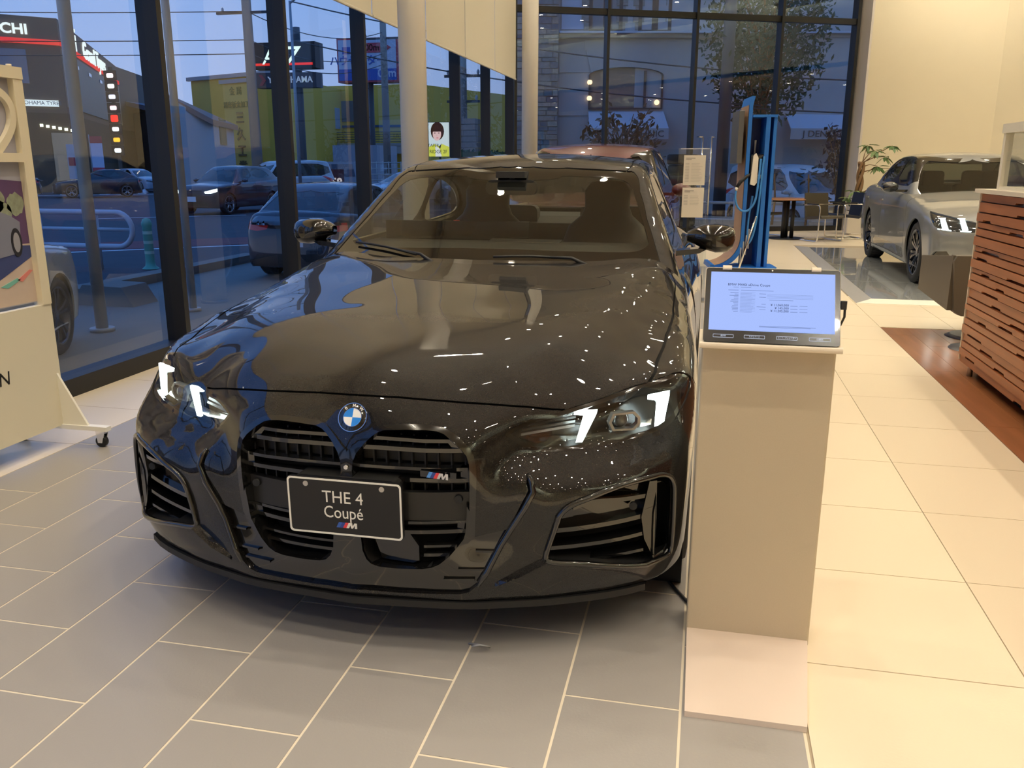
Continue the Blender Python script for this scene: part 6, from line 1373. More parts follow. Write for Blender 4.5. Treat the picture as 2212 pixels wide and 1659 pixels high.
# ------------------------------------------------------------------ the street
def outside():
    G = -.38
    asp = mat('asphalt', (.055, .060, .070), .85, noise=(2, .25, 5), bump=(90, .2)); conc = mat('pavement_concrete', (.20, .19, .17), .85, noise=(1.5, .15, 4)); whl = mat('road_white', (.62, .64, .66), .7); redr = mat('road_red', (.20, .05, .05), .8, noise=(3, .2, 3))
    struct(MB().prism([(-140, -60), (120, -60), (120, 190), (-140, 190)], G - .1, G - .012), 'floor', asp)
    struct(MB().box(-8.0, -3.8, -14, 17, G - .06, G), 'floor', conc)
    struct(MB().box(-3.86, -3.78, -14, 17, G - .06, -.02), 'trim_49', conc)
    struct(MB().box(-8.3, -8.0, -14, 14.5, G - .02, G + .13), 'trim_50', conc)
    d = Vector((2.5, 2.15, 0)).normalized(); nn = Vector((-d.y, d.x, 0))
    def band(o, t0, t1, w, m, name, z=.002): o = Vector(o); p = [o + d * t0, o + d * t1, o + d * t1 + nn * w, o + d * t0 + nn * w]; return struct(MB().prism([(q.x, q.y) for q in p], G - .012, G - .01 + z), name, m)
    band((-12.45, 15.0, 0), -30, 14, .16, whl, 'trim_51'); band((-12.6, 15.3, 0), -30, 40, 1.9, redr, 'trim_52', .001)
    for k in range(-4, 5): band((-19.5, 24.5, 0), k * 9, k * 9 + 5, .15, whl, 'trim_53')
    # hatched no-parking markings by the tyre shop
    for k in range(5): o = Vector((-36.6, 41.0, 0)) + d * (k * 2.0); b = MB(); b.tube([(o.x, o.y, G), (o.x - 2.6, o.y + 4.2, G)], .22, 4); struct(b, 'trim_54', whl)
    band((-38.0, 40.4, 0), -1.5, 9, .3, whl, 'trim_55')
    metal = mat('pole_grey', (.34, .36, .38), .45, .3); blackm = mat('sign_black', (.010, .011, .013), .5); dark = mat('steel_dark', (.06, .065, .07), .6)
    # flag poles, bollard, stop blocks near the glass
    for (x, y, r, lab) in ((-6.20, 7.80, .062, 'pale grey flag pole standing outside the first window bay'), (-5.99, 9.17, .045, 'thin beige flag pole outside, just beyond the first black mullion')):
        o = thing('flag_pole', lab, 'pole', (x, y, G)); MB().cyl((0, 0, 0), r, 7.0, 20).build('pole_tube', mat('pole_beige', (.50, .50, .46), .4, .2), o); MB().cyl((0, 0, 0), r * 2, .04, 20).build('base_flange', metal, o)
    bo = thing('bollard', 'turquoise rubber bollard with pale bands at the edge of the car park', 'bollard', (-9.16, 12.9, G)); tq = mat('bollard_green', (.10, .42, .34), .5)
    MB().lathe([(.14, 0), (.085, .05), (.075, .12), (.075, .70), (.082, .72), (.085, .76), (.06, .83), (.001, .85)], (0, 0, 0), 24).build('post', tq, bo)
    for z in (.25, .42, .58): MB().lathe([(.0765, z), (.0765, z + .05)], (0, 0, 0), 24).build('reflector_band', mat('band_pale', (.45, .75, .62), .4), bo)
    wsb = thing('weight_block', 'grey pyramid concrete block at the foot of a flag pole', 'block', (-7.32, 9.5, G)); MB().prism([(-.45, 0), (.45, 0), (.30, .24), (-.25, .26)], -.25, .25, 'xz').build('block', conc, wsb)
    rl = thing('bicycle_rail', 'bent tube barrier rail beyond the pale car', 'rail', (-9.5, 12.6, G))
    q = [(-1.6, 0, .95), (0, 0, .95)] + [(.28 * math.sin(math.radians(a)), 0, .67 + .28 * math.cos(math.radians(a))) for a in range(15, 181, 15)] + [(-1.6, 0, .39)]
    MB().tube(q, .045, 10).build('hoop', mat('rail_white', (.50, .55, .62), .4), rl); MB().tube([(-1.6, 0, .67), (.27, 0, .67)], .03, 8).build('mid_bar', mat('rail_white', (.50, .55, .62), .4), rl)
    for x in (-1.5, -.4): MB().cyl((x, 0, 0), .045, .95, 12).build('rail_post', mat('rail_white', (.50, .55, .62), .4), rl)
    # ---- utility poles with their arms and wires
    pc = mat('pole_concrete', (.30, .28, .25), .8)
    def upole(px, Y, h, r, lab, arms):
        p = at(px, 380, Y); o = thing('utility_pole', lab, 'pole', (p.x, p.y, G)); MB().cyl((0, 0, 0), r * 1.2, h, 16, r * .8).build('shaft', pc, o)
        for z, w in arms: MB().box(-w, w, -.06, .06, z, z + .1).build('cross_arm', dark, o); m = MB(); [m.lathe([(.03, 0), (.06, .06), (.06, .14), (.02, .2)], (x, 0, z + .1), 10) for x in (-w * .8, w * .8)]; m.build('insulators', mat('insulator', (.5, .5, .5), .4), o)
        return p
    P1 = upole(558, 38, 14.5, .22, 'tall concrete utility pole in front of the yellow building, with cross arms', ((12.9, 1.1), (10.9, 1.1), (10.0, 1.3), (8.3, 1.5)))
    P2 = upole(838, 52, 15.5, .2, 'utility pole beside the blue and white roadside sign', ((14.2, 1.2), (13.0, 1.2), (9.0, 1.4)))
    P3 = upole(1003, 36, 9.2, .15, 'farther utility pole seen between the last two street windows', ((8.4, .9), (7.2, .9), (5.2, .8), (4.2, .7)))
    o = MB()
    def wire(a, b, sag=.5, r=.022):
        a, b = Vector(a), Vector(b); q = [a.lerp(b, t) - Vector((0, 0, 4 * sag * t * (1 - t))) for t in np.linspace(0, 1, 12)]; w = MB().tube(q, r, 5, False).build('overhead_wire', dark); tag(w, 'thin dark overhead power line strung between the utility poles', 'wire', 'overhead power lines')
    for z in (12.9, 10.9, 8.4, 7.2, 6.6): wire((P1.x, P1.y, G + z), (P1.x - 40, P1.y - 12, G + z + .8)); wire((P1.x, P1.y, G + z), (P2.x, P2.y, G + z + 1.0), .7)
    for z in (14.2, 13.2, 12.2, 11.4): wire((P2.x, P2.y, G + z), (P3.x + 6, P3.y - 16, G + z + 1.5), .6); wire((P2.x, P2.y, G + z), (P2.x - 26, P2.y - 34, G + z + 5), .5)
    # ---- street lamp and pylon signs
    p = at(648, 380, 36); o = thing('street_lamp', 'slim grey street lamp beside the black roadside pylon', 'lamp', (p.x, p.y, G)); MB().cyl((0, 0, 0), .08, 8.4, 12, .05).build('mast', metal, o); MB().tube([(0, 0, 8.3), (.3, 0, 8.5), (.7, 0, 8.55)], .05, 8).build('arm', metal, o); MB().rbox(.4, 1.0, -.12, .12, 8.5, 8.6, .05, 3).build('lamp_head', metal, o)
    Y = 44; p = at(658, 380, Y); o = thing('pylon_sign', 'black roadside pylon sign with a red stripe and lit white figure', 'sign', (p.x, p.y, G)); MB().cyl((0, 0, 0), .18, 8.6, 16).build('mast', dark, o)
    X = lambda px: at(px, 130, 44).x - p.x; Zs = lambda py: at(640, py, 44).z - G
    M0 = Matrix.Identity(4)
    MB().box(X(549), X(690), -.5, .5, Zs(149), Zs(93), M0).build('upper_box', blackm, o); MB().box(X(556), X(688), -.4, .4, Zs(190), Zs(158), M0).build('lower_box', mat('sign_navy', (.03, .04, .06), .5), o)
    rs_ = emis('sign_red', (1, .05, .05), .8); wh = emis('sign_white', (.75, 1., .95), 1.3)
    MB().box(X(551), X(684), -.53, -.5, Zs(143), Zs(138), M0).build('red_stripe', rs_, o)
    Mt = M0 @ Matrix.Translation((X(612), -.52, Zs(125))) @ Matrix.Rotation(PI / 2, 4, 'X'); text('A', 'sign_letter', wh, o, Mt @ Matrix.Translation((-.55, 0, 0)), 1.15, .02, shear=.15); text('7', 'sign_letter', wh, o, Mt @ Matrix.Translation((.65, 0, 0)), 1.3, .02, shear=.2, sx=1.3)
    MB().box(X(628), X(652), -.53, -.5, Zs(109), Zs(103), M0).build('sign_bar', wh, o)
    text('YOKOHAMA', 'sign_letter', mat('letter_pale', (.6, .68, .72), .5, emit=(.6, .7, .75), es=.25), o, M0 @ Matrix.Translation((X(632), -.42, Zs(174))) @ Matrix.Rotation(PI / 2, 4, 'X'), .44, .01, bold=.02)
    MB().prism([(X(565), Zs(186)), (X(572), Zs(174)), (X(565), Zs(162)), (X(572), Zs(162)), (X(580), Zs(174)), (X(572), Zs(186))], -.43, -.4, 'xz', M0).build('sign_mark', mat('mark_red', (.3, .02, .05), .5), o)
    Y = 62; k = Y / 1846 * 1.0; p = at(800, 380, Y); o = thing('pylon_sign', 'blue white and red roadside pylon sign with large characters', 'sign', (p.x, p.y, G)); MB().cyl((0, 0.5, 0), .3, 9, 16).build('mast', dark, o)
    X = lambda px: at(px, 130, 62).x - p.x; Zs = lambda py: at(800, py, 62).z - G; wsg = mat('sign_pale', (.50, .58, .72), .5); bsg = mat('sign_blue', (.03, .11, .45), .5); rsg = mat('sign_crimson', (.5, .05, .08), .5)
    MB().box(X(731), X(862), -.2, 1.4, Zs(178), Zs(82)).build('sign_box', rsg, o); z0, z1 = Zs(178), Zs(82); H_ = z1 - z0
    MB().box(X(734), X(858), -.24, -.2, z0 + .3 * H_, z1 - .04 * H_).build('white_panel', wsg, o); MB().box(X(734), X(858), -.24, -.2, z0 + .04 * H_, z0 + .3 * H_).build('blue_panel', bsg, o)
    R9 = Matrix.Rotation(PI / 2, 4, 'X'); t_ = lambda px, f, s_, sz, m_: text(s_, 'sign_text', m_, o, Matrix.Translation((X(px), -.26, z0 + f * H_)) @ R9, sz, .01, bold=.02)
    t_(775, .48, 'ハウセンター', .72, bsg); t_(838, .19, '00m', .8, wsg); MB().prism([(X(778), z0 + .66 * H_), (X(832), z0 + .66 * H_), (X(848), z0 + .77 * H_), (X(832), z0 + .88 * H_), (X(778), z0 + .88 * H_)], -.27, -.24, 'xz').build('arrow_panel', rsg, o); t_(803, .77, '200m', .62, wsg); MB().box(X(743), X(760), -.27, -.24, z0 + .64 * H_, z0 + .80 * H_).build('small_panel', bsg, o)
    # ---- buildings
    def block(p0, p1, z0, z1, depth, name_m):
        """box whose front runs from p0 to p1 (plan), going back by depth"""
        p0, p1 = Vector(p0[:2]), Vector(p1[:2]); t = (p1 - p0).normalized(); n = Vector((-t.y, t.x)); 
        if n.y < 0 and abs(n.y) > .2: n = -n
        q = [p0, p1, p1 + n * depth, p0 + n * depth]; return MB().prism([(v.x, v.y) for v in q], z0, z1)
    def face(p0, p1): p0, p1 = Vector((p0[0], p0[1], 0)), Vector((p1[0], p1[1], 0)); return p0, (p1 - p0).normalized(), (p1 - p0).length
    def on(p0, t, u0, u1, z0, z1, out, th): n = Vector((t.y, -t.x, 0)); M = frame(p0, t, -n); return MB().box(u0, u1, -out - th, -out, z0, z1, M) if False else MB().box(u0, u1, -out - th if False else -(out + th), -out, z0, z1, Matrix(((t.x, -n.x, 0, p0.x), (t.y, -n.y, 0, p0.y), (0, 0, 1, 0), (0, 0, 0, 1))))
    # tyre shop on the far corner
    brn = mat('shop_brown', (.17, .135, .105), .8); bei = mat('shop_beige', (.42, .37, .29), .8); gls = mat('dusk_glass', (.10, .16, .22), .12, coat=1)
    C = at(163, 380, 48); A_ = at(-330, 380, 40); E_ = at(276, 380, 72)
    sh = thing('tyre_shop', 'brown two storey tyre shop with a red fascia line and lit letters, at far left', 'building', (0, 0, 0))
    z2 = at(165, 38, 48).z; zr = at(163, 92, 48).z; zm = at(165, 245, 48).z
    pl = [(A_.x, A_.y), (C.x, C.y), (E_.x, E_.y), (A_.x - 10, E_.y + 12)]
    MB().prism(pl, zm, z2).build('upper_floor', brn, sh); MB().prism(pl, G, zm).build('ground_floor', mat('shop_interior', (.12, .09, .06), .8), sh)
    for (P, Q, sgn) in ((A_, C, 1), (C, E_, 1)):
        p0, t, Ln = face(P, Q); on(p0, t, 0, Ln, zr - .14, zr + .14, .02, .1).build('red_line', emis('fascia_red', (1, .06, .08), .75), sh)
    p0, t, Ln = face(C, E_); on(p0, t, 0.2, Ln - .2, zm + .4, zr - .3, .0, .06).build('beige_cladding', bei, sh)
    for k in range(3): on(p0, t, 4.5 + 5.4 * k, 5.7 + 5.4 * k, zm + 3.3, zr - 1.0, .06, .05).build('window', gls, sh)
    n = Vector((t.y, -t.x, 0)); Mf = lambda u, z: Matrix(((t.x, 0, n.x, p0.x + t.x * u + n.x * .12), (t.y, 0, n.y, p0.y + t.y * u + n.y * .12), (0, 1, 0, z), (0, 0, 0, 1)))
    led = emis('led_letters', (.85, .97, 1.0), 1.15)
    text('Fuji', 'facade_letter', led, sh, Mf(1.0, .5 * (z2 + zr) + .1), 2.2, .05, 'LEFT', sx=1.5); text('Grand Tyres', 'facade_letter', led, sh, Mf(8.3, .5 * (z2 + zr) - .15), 1.7, .05, 'LEFT', sx=1.25)
    p0, t, Ln = face(A_, C); n = Vector((t.y, -t.x, 0))
    UP = lambda px: (lambda r_: (r_.y * p0.x - r_.x * p0.y) / (r_.x * t.y - r_.y * t.x))(at(px, 300, 10))
    Mg = lambda u, z: Matrix(((t.x, 0, n.x, p0.x + t.x * u + n.x * .12), (t.y, 0, n.y, p0.y + t.y * u + n.y * .12), (0, 1, 0, z), (0, 0, 0, 1)))
    text('YOKKAICHI', 'facade_letter', led, sh, Mg(UP(90), zr + .62), .78, .04, 'RIGHT', bold=.03, sx=1.1)
    on(p0, t, UP(22), UP(80), at(50, 178, 46).z, at(50, 103, 46).z, .0, .06).build('window', gls, sh)
    lbx = on(p0, t, UP(45), UP(136), at(90, 227, 46).z, at(90, 213, 46).z, .05, .1).build('lit_letter_box', emis('letter_box_light', (.75, .9, 1.0), 1.0), sh)
    text('YOKOHAMA TYRES', 'box_letter', mat('letter_dark', (.1, .14, .2), .5), lbx, Mg(UP(90), at(90, 220, 46).z) @ Matrix.Translation((0, 0, .05)), .30, .02, sx=1.0)
    for k in range(6): on(p0, t, UP(90 + 13 * k), UP(97 + 13 * k), at(100, 272 + 2 * k, 46).z, at(100, 266 + 2 * k, 46).z, .0, .1).build('shop_lamp', emis('shop_lamp', (.9, 1., .85), 2.2), sh)
    on(p0, t, UP(112), UP(158), G + .3, at(130, 285, 46).z, .0, .06).build('shop_window', mat('shop_glass', (.22, .21, .17), .3, emit=(.8, .75, .6), es=.08), sh)
    on(p0, t, UP(140), UP(160), G + .6, at(150, 310, 46).z, .08, .05).build('poster_board', mat('poster_pale', (.55, .58, .62), .6), sh); on(p0, t, UP(142), UP(160), G + 1.6, G + 2.1, .13, .03).build('poster_red', rsg, sh)
    bn = thing('banner_flag', 'tall white and red banner flag before the tyre shop', 'banner', tuple(at(205, 410, 46).xy) + (G,)); MB().cyl((0, 0, 0), .03, 3.4, 8).build('flag_pole_tube', metal, bn); MB().box(.05, .85, -.01, .01, .5, 3.3).build('flag_cloth', mat('flag_white', (.55, .60, .75), .7), bn); MB().box(.05, .85, -.02, .02, 2.9, 3.3).box(.05, .85, -.02, .02, .9, 1.5).build('flag_red', rsg, bn)
    st_ = thing('stacked_sign', 'slim roadside sign with a column of lit panels, red and orange at the lower end', 'sign', tuple(at(262, 380, 50).xy) + (G,)); MB().box(-.12, .12, .0, .1, .0, 7.6).build('sign_mast', mat('sign_frame', (.10, .09, .075), .7), st_)
    cols = ((1, .85, .9), (.9, 1, .97), (.75, .8, 1), (1, .75, .8), (1, .03, .03), (.9, .95, 1), (1, .5, .04), (.9, .95, 1))
    for k, (c, py) in enumerate(zip(cols, (163, 186, 209, 233, 256, 279, 302, 325))):
        z = at(252, py, 50).z - G; MB().prism(rrect(.9, .62, .05, 2, 0, z), -.04, .0, 'xz').build('sign_panel', mat('panel_black', (.02, .02, .025), .5), st_); MB().prism(rrect(.46 if k != 4 else .5, .26 if k != 4 else .42, .08, 3, .0, z), -.08, -.04, 'xz').build('lit_panel', emis('panel_%d' % k, c, 1.6), st_)
    # grey sheds and the pale house with a brown roof
    P, Q = at(282, 380, 78), at(352, 380, 70); b = thing('shed', 'long dark grey warehouse behind the stacked sign', 'building'); zt = at(300, 245, 75).z
    MB().prism([(P.x, P.y), (Q.x, Q.y), (Q.x - 2, Q.y + 10), (P.x - 4, P.y + 10)], G, zt).build('walls', mat('shed_grey', (.085, .09, .10), .8), b)
    za = at(300, 205, 75).z; V = [(P.x - 1, P.y - 1, za), (Q.x + .5, Q.y - 1, zt + .1), (Q.x - 1, Q.y + 11, zt + .1), (P.x - 5, P.y + 11, za)]; MB().add(V + [(x, y, z_ - .4) for x, y, z_ in V], [(0, 1, 2, 3), (7, 6, 5, 4), (0, 4, 5, 1), (1, 5, 6, 2), (2, 6, 7, 3), (3, 7, 4, 0)]).build('roof', mat('shed_roof', (.16, .18, .21), .7), b)
    P, Q = at(372, 380, 48), at(472, 380, 52); R_ = at(512, 380, 60); b = thing('house', 'pale house with a low brown roof in front of the yellow building', 'building'); pk = mat('house_white', (.46, .46, .46), .8)
    ze = at(470, 268, 52).z; zl = at(395, 245, 50).z
    MB().prism([(P.x, P.y), (Q.x, Q.y), (R_.x, R_.y), (R_.x - 9, R_.y + 6)], G, ze).build('walls', pk, b)
    V = [Vector((P.x - .5, P.y - .3, zl + 1.0)), Vector((Q.x + .3, Q.y - .6, ze - .1)), Vector((R_.x + .4, R_.y, ze - .1)), Vector((R_.x - 6, R_.y + 3, zl + 1.4))]; m = MB(); m.add(V + [v + Vector((0, 0, .35)) for v in V], [(0, 1, 2, 3), (4, 5, 6, 7), (0, 1, 5, 4), (1, 2, 6, 5), (2, 3, 7, 6), (3, 0, 4, 7)]); m.build('roof', mat('roof_brown', (.30, .17, .13), .8), b)
    MB().add([(P.x, P.y, ze), (Q.x, Q.y, ze), (P.x, P.y, zl + .95), (P.x - .3, P.y + .5, ze), (Q.x - .3, Q.y + .5, ze), (P.x - .3, P.y + .5, zl + .95)], [(0, 1, 2), (5, 4, 3), (0, 2, 5, 3), (1, 4, 5, 2)]).build('gable', pk, b)
    p0, t, Ln = face(Q, R_); on(p0, t, 1.8, 4.6, 2.6, 4.3, .0, .06).build('window', mat('house_window', (.20, .16, .10), .4), b)
    # yellow building
    yel = mat('yellow_wall', (.72, .46, .055), .75, noise=(.6, .06, 3)); yd = mat('yellow_shade', (.50, .40, .02), .75)
    b = thing('yellow_building', 'large yellow industrial building with an outside stair and balcony', 'building')
    P, Q, R_, T2 = at(430, 380, 70), at(600, 380, 66), at(770, 380, 84), at(900, 380, 80); zt = at(560, 160, 66).z
    MB().prism([(P.x, P.y), (Q.x, Q.y), (R_.x, R_.y), (P.x + 4, R_.y + 14)], G, zt).build('main_block', yel, b)
    MB().prism([(R_.x - 2, R_.y - 3), (T2.x, T2.y), (T2.x + 6, T2.y + 16), (R_.x, R_.y + 16)], G, at(830, 182, 80).z).build('side_block', yel, b)
    p0, t, Ln = face(P, Q); n = Vector((t.y, -t.x, 0)); on(p0, t, -.3, Ln + .2, zt - .05, zt + .25, .0, .25).build('parapet', mat('parapet_grey', (.35, .36, .36), .7), b)
    on(p0, t, Ln * .47, Ln * .80, G, zt - .5, .0, .5).build('sign_bay', mat('yellow_bay', (.80, .55, .12), .75), b); on(p0, t, Ln * .45, Ln * .82, zt - .55, zt - .25, .0, .7).build('bay_cap', mat('parapet_grey', (.35, .36, .36), .7), b)
    for k, s_ in enumerate('三久工業㈱'):
        M = Matrix(((t.x, 0, n.x, p0.x + t.x * Ln * .66 + n.x * .55), (t.y, 0, n.y, p0.y + t.y * Ln * .66 + n.y * .55), (0, 1, 0, zt - 3.3 - 1.32 * k), (0, 0, 0, 1))); text(s_, 'wall_character', mat('character_brown', (.16, .12, .05), .7), b, M, 1.05, .02, bold=.03)
    M = Matrix(((t.x, 0, n.x, p0.x + t.x * Ln * .63 + n.x * .55), (t.y, 0, n.y, p0.y + t.y * Ln * .63 + n.y * .55), (0, 1, 0, zt - 1.2), (0, 0, 0, 1))); text('金 属', 'wall_character', mat('character_olive', (.33, .27, .06), .7), b, M, .7, .02); text('精密板金加工', 'wall_character', mat('character_olive', (.33, .27, .06), .7), b, M @ Matrix.Translation((0, -1.05, 0)), .55, .02)
    p0, t, Ln = face(Q, R_)
    for u in (.72, .86): on(p0, t, Ln * u, Ln * u + 1.1, 4.6, 6.5, .0, .08).build('window', mat('pale_window', (.35, .42, .5), .2), b)
    for u in (.78, .9): on(p0, t, Ln * u, Ln * u + 1.4, .6, 1.5, .0, .08).build('window', gls, b)
    # stair with its rail panels
    m = MB(); n = Vector((t.y, -t.x, 0)); o0 = p0 + t * (Ln * .35) + n * 1.6; o1 = p0 + t * (Ln * .98) + n * 1.6
    def ramp(z0, z1, h, th, nm, mt): V = [o0 + Vector((0, 0, z0)), o1 + Vector((0, 0, z1)), o1 + Vector((0, 0, z1 + h)), o0 + Vector((0, 0, z0 + h))]; W = [v + n * th for v in V]; MB().add(V + W, [(0, 1, 2, 3), (7, 6, 5, 4), (0, 4, 5, 1), (1, 5, 6, 2), (2, 6, 7, 3), (3, 7, 4, 0)]).build(nm, mt, b)
    ramp(-.2, 3.2, .35, 1.2, 'stair_flight', mat('stair_grey', (.26, .25, .20), .8)); ramp(.9, 4.3, .08, .1, 'hand_rail', dark)
    for k in range(22): q = o0.lerp(o1, k / 21) + n * 1.2; z = -.2 + 3.4 * k / 21; MB().box(-.03, .03, -.03, .03, z, z + 1.1, Matrix.Translation((q.x, q.y, 0))).build('rail_bar', dark, b)
    p0, t, Ln = face(Vector((R_.x - 2, R_.y - 3, 0)), T2); n = Vector((t.y, -t.x, 0))
    on(p0, t, 0, Ln, 3.0, 3.25, .0, 1.6).build('balcony_floor', mat('balcony_grey', (.34, .34, .32), .7), b); on(p0, t, 0, Ln, 2.3, 3.0, 1.4, .15).build('balcony_front', mat('balcony_grey', (.34, .34, .32), .7), b)
    for k in range(5): on(p0, t, 0, Ln, 3.35 + .22 * k, 3.41 + .22 * k, 1.5, .05).build('balcony_rail', dark, b)
    on(p0, t, 1.6, 4.6, 5.3, 7.2, .0, .08).build('window', mat('grey_window', (.16, .17, .18), .3), b); on(p0, t, 0, Ln, 4.75, 4.95, .0, .12).build('blue_band', mat('band_blue', (.03, .07, .14), .6), b); on(p0, t, 2.8, 5.2, .3, 1.2, .0, .08).build('window', dark, b)
    # low far roofs to the right and the lit advertising screen
    for (a, c, y0, Y, col, lab) in ((930, 1010, 232, 95, (.07, .075, .08), 'low dark roofed building far down the street'), (990, 1105, 232, 110, (.13, .09, .085), 'low brown roofed house at the end of the street')):
        P, Q = at(a, 380, Y), at(c, 380, Y); b = thing('far_house', lab, 'building'); block(P, Q, G, at(a, y0, Y).z, 12, 0).build('walls', mat('far_%d' % a, col, .8), b); on(*face(P, Q)[:2], -.4, (Q - P).length + .4, at(a, y0, Y).z - .4, at(a, y0, Y).z, 0, .6).build('eaves', dark, b)
    P = at(948, 301, 34); k = 34 / 1846; o = thing('advert_screen', 'lit roadside advertising screen showing a woman with a dark bob in yellow', 'screen', (P.x, P.y, P.z)); MB().box(-24 * k, 24 * k, .02, .3, -37 * k, 36 * k).build('screen_case', blackm, o); MB().box(-1.2 * k, 1.2 * k, .08, .2, -P.z + G, -37 * k).build('mast', dark, o)
    MB().box(-23 * k, 23 * k, 0, .02, -36 * k, 35 * k).build('lit_face', emis('advert_pale', (.72, .86, .92), 1.0), o)
    def sh2(pts, y, nm, c, s_=1.0): MB().prism([(x * k, z * k) for x, z in pts], -y, 0, 'xz').build(nm, emis(nm, c, s_), o)
    ell = lambda cx, cz, a, b_, n=20: [(cx + a * math.cos(2 * PI * i / n), cz + b_ * math.sin(2 * PI * i / n)) for i in range(n)]
    sh2(ell(-3, 17, 15, 19), .01, 'advert_hair', (.07, .03, .025), .6); sh2(ell(-4, 11, 9.5, 14), .02, 'advert_face', (.9, .62, .62)); sh2([(-13, 16), (5, 16), (7, 24), (-3, 30), (-12, 25)], .03, 'advert_fringe', (.08, .035, .03), .6)
    sh2([(-23, -36), (-23, -16), (-10, -10), (0, -14), (8, -10), (23, -16), (23, -36)], .015, 'advert_coat', (.75, .8, .1)); sh2([(-8, -36), (-8, -12), (2, -20), (6, -36)], .022, 'advert_shirt', (.85, .9, .92)); sh2([(0, -16), (6, -9), (3, -20)], .026, 'advert_collar', (.03, .03, .04))
    for x in (-8, 1): sh2(ell(x - 0.5, 13, 1.8, .9, 10), .024, 'advert_eye', (.08, .04, .04), .6)
    sh2(ell(-3, 3, 2.6, 1.0, 10), .024, 'advert_mouth', (.75, .2, .25)); sh2([(-4.5, 11), (-3.4, 6.4), (-5, 6.6)], .024, 'advert_nose', (.8, .5, .5))
    ik = emis('advert_ink', (.05, .07, .05), .5); text('TAFER', 'advert_text', ik, o, Matrix.Translation((-12 * k, -.04, -13 * k)) @ R9, 9 * k, .003); text('RIDGE 2F', 'advert_text', ik, o, Matrix.Translation((-1 * k, -.04, -26 * k)) @ R9, 10 * k, .003)
    # used-car lot: price boards, box trailer and rack truck
    for (px, s_, lab) in ((702, '24', 'red used-car price board reading 24, nearer the black pylon'), (728, '58', 'red used-car price board reading 58, nearer the small truck')):
        P = at(px, 382, 44); o = thing('price_board', lab, 'sign', (P.x, P.y, G)); MB().box(-.4, .4, -.03, .03, .2, 1.45).build('board_panel', mat('board_maroon', (.10, .015, .02), .6), o); text(s_, 'board_number', emis('number_white', (.85, .8, .85), .6), o, Matrix.Translation((0, -.05, .75)) @ R9, .62, .01, bold=.03)
    P = at(750, 380, 58); o = thing('box_trailer', 'pale grey box body parked before the yellow building', 'trailer', (P.x, P.y, G)); MB().box(-1.0, 2.3, 0, 4, .5, 3.0).build('box_body', mat('box_grey', (.30, .33, .37), .6), o); [MB().cyl((x, .3, .35), .35, .25, 20, None, 'y').build('wheel', RUBBER, o) for x in (-.4, 1.6)]
    P = at(735, 380, 46); o = thing('small_truck', 'white cab of a small truck on the used-car lot', 'truck', (P.x, P.y, G)); MB().prism([(-1.0, .35), (1.1, .35), (1.1, 1.0), (.9, 1.85), (-.75, 1.85), (-1.0, 1.0)], 0, 1.6, 'xz').build('cab', mat('truck_white', (.38, .43, .48), .5), o); MB().prism([(-.78, 1.05), (.9, 1.05), (.76, 1.72), (-.62, 1.72)], -.02, 0, 'xz').build('windscreen', gls, o); [MB().cyl((x, .4, .3), .3, .2, 20, None, 'y').build('wheel', RUBBER, o) for x in (-.7, .8)]
    P = at(832, 380, 44); o = thing('rack_truck', 'small truck with a pale ladder rack beyond the window', 'truck', (P.x, P.y, G)); rk = mat('rack_pale', (.50, .52, .50), .5); MB().box(-.8, .9, 0, 1.8, .45, .8).build('flatbed', mat('truck_white', (.38, .43, .48), .5), o); [MB().cyl((x, .1, .3), .3, .2, 20, None, 'y').build('wheel', RUBBER, o) for x in (-.5, .6)]
    for z in (.9, 1.2, 1.5, 1.8): MB().tube([(-.8, 0, z), (.9, 0, z)], .03, 6).build('rack_bar', rk, o)
    for x in np.linspace(-.8, .9, 6): MB().tube([(x, 0, .8), (x, 0, 1.85)], .025, 6).build('rack_post', rk, o)
    # a-board on the pavement, hedge

    # ---- dental clinic opposite the far glass wall
    stone = mat('clinic_stone', (.50, .47, .43), .85, noise=(1.2, .10, 4)); rub = mat('rubble_stone', (.34, .29, .23), .9, noise=(7, .45, 4, (1, 1, 3)), bump=(20, .5)); wood = mat('window_brown', (.12, .085, .06), .6); wg = mat('clinic_glass', (.15, .155, .15), .12, coat=1); wt = mat('clinic_white', (.55, .58, .62), .7)
    Yc = 31.0; P, Q = at(1130, 300, Yc), at(1995, 300, Yc + 3); p0, t, Ln = face(P, Q); n = Vector((t.y, -t.x, 0))
    cl = thing('dental_clinic', 'stone faced dental clinic with an arched window and white awnings across the side road', 'building'); zz = lambda py, Y=Yc: at(1300, py, Y).z
    MB().prism([(p0.x - .3, p0.y), (Q.x + 2, Q.y), (Q.x, Q.y + 12), (p0.x + .6, p0.y + 12)], G, 12).build('walls', stone, cl)
    U = lambda px: (at(px, 300, Yc) - p0).dot(t)
    fc = lambda u0, u1, z0, z1, out, th, nm, mt: on(p0, t, u0, u1, z0, z1, out, th).build(nm, mt, cl)
    # rubble stone tower on the left: courses of separate stones
    u0, u1 = U(1112), U(1203); fc(u0, u1, G, 12, .0, .5, 'rubble_tower', rub)
    random.seed(3); z = G
    while z < 7.5:
        h = random.uniform(.12, .24); u = u0
        while u < u1 - .1:
            w = min(random.uniform(.25, .6), u1 - u); 
            c = random.choice(((.42, .33, .24), (.33, .29, .25), (.48, .39, .28), (.25, .23, .21))); fc(u + .012, u + w - .012, z + .012, z + h - .012, .5, random.uniform(.01, .06), 'stone', mat('stone_%d' % int(c[0] * 100), c, .9, noise=(9, .3, 3))) ; u += w
        z += h
    # ashlar courses
    zc = G + .5; r = 0
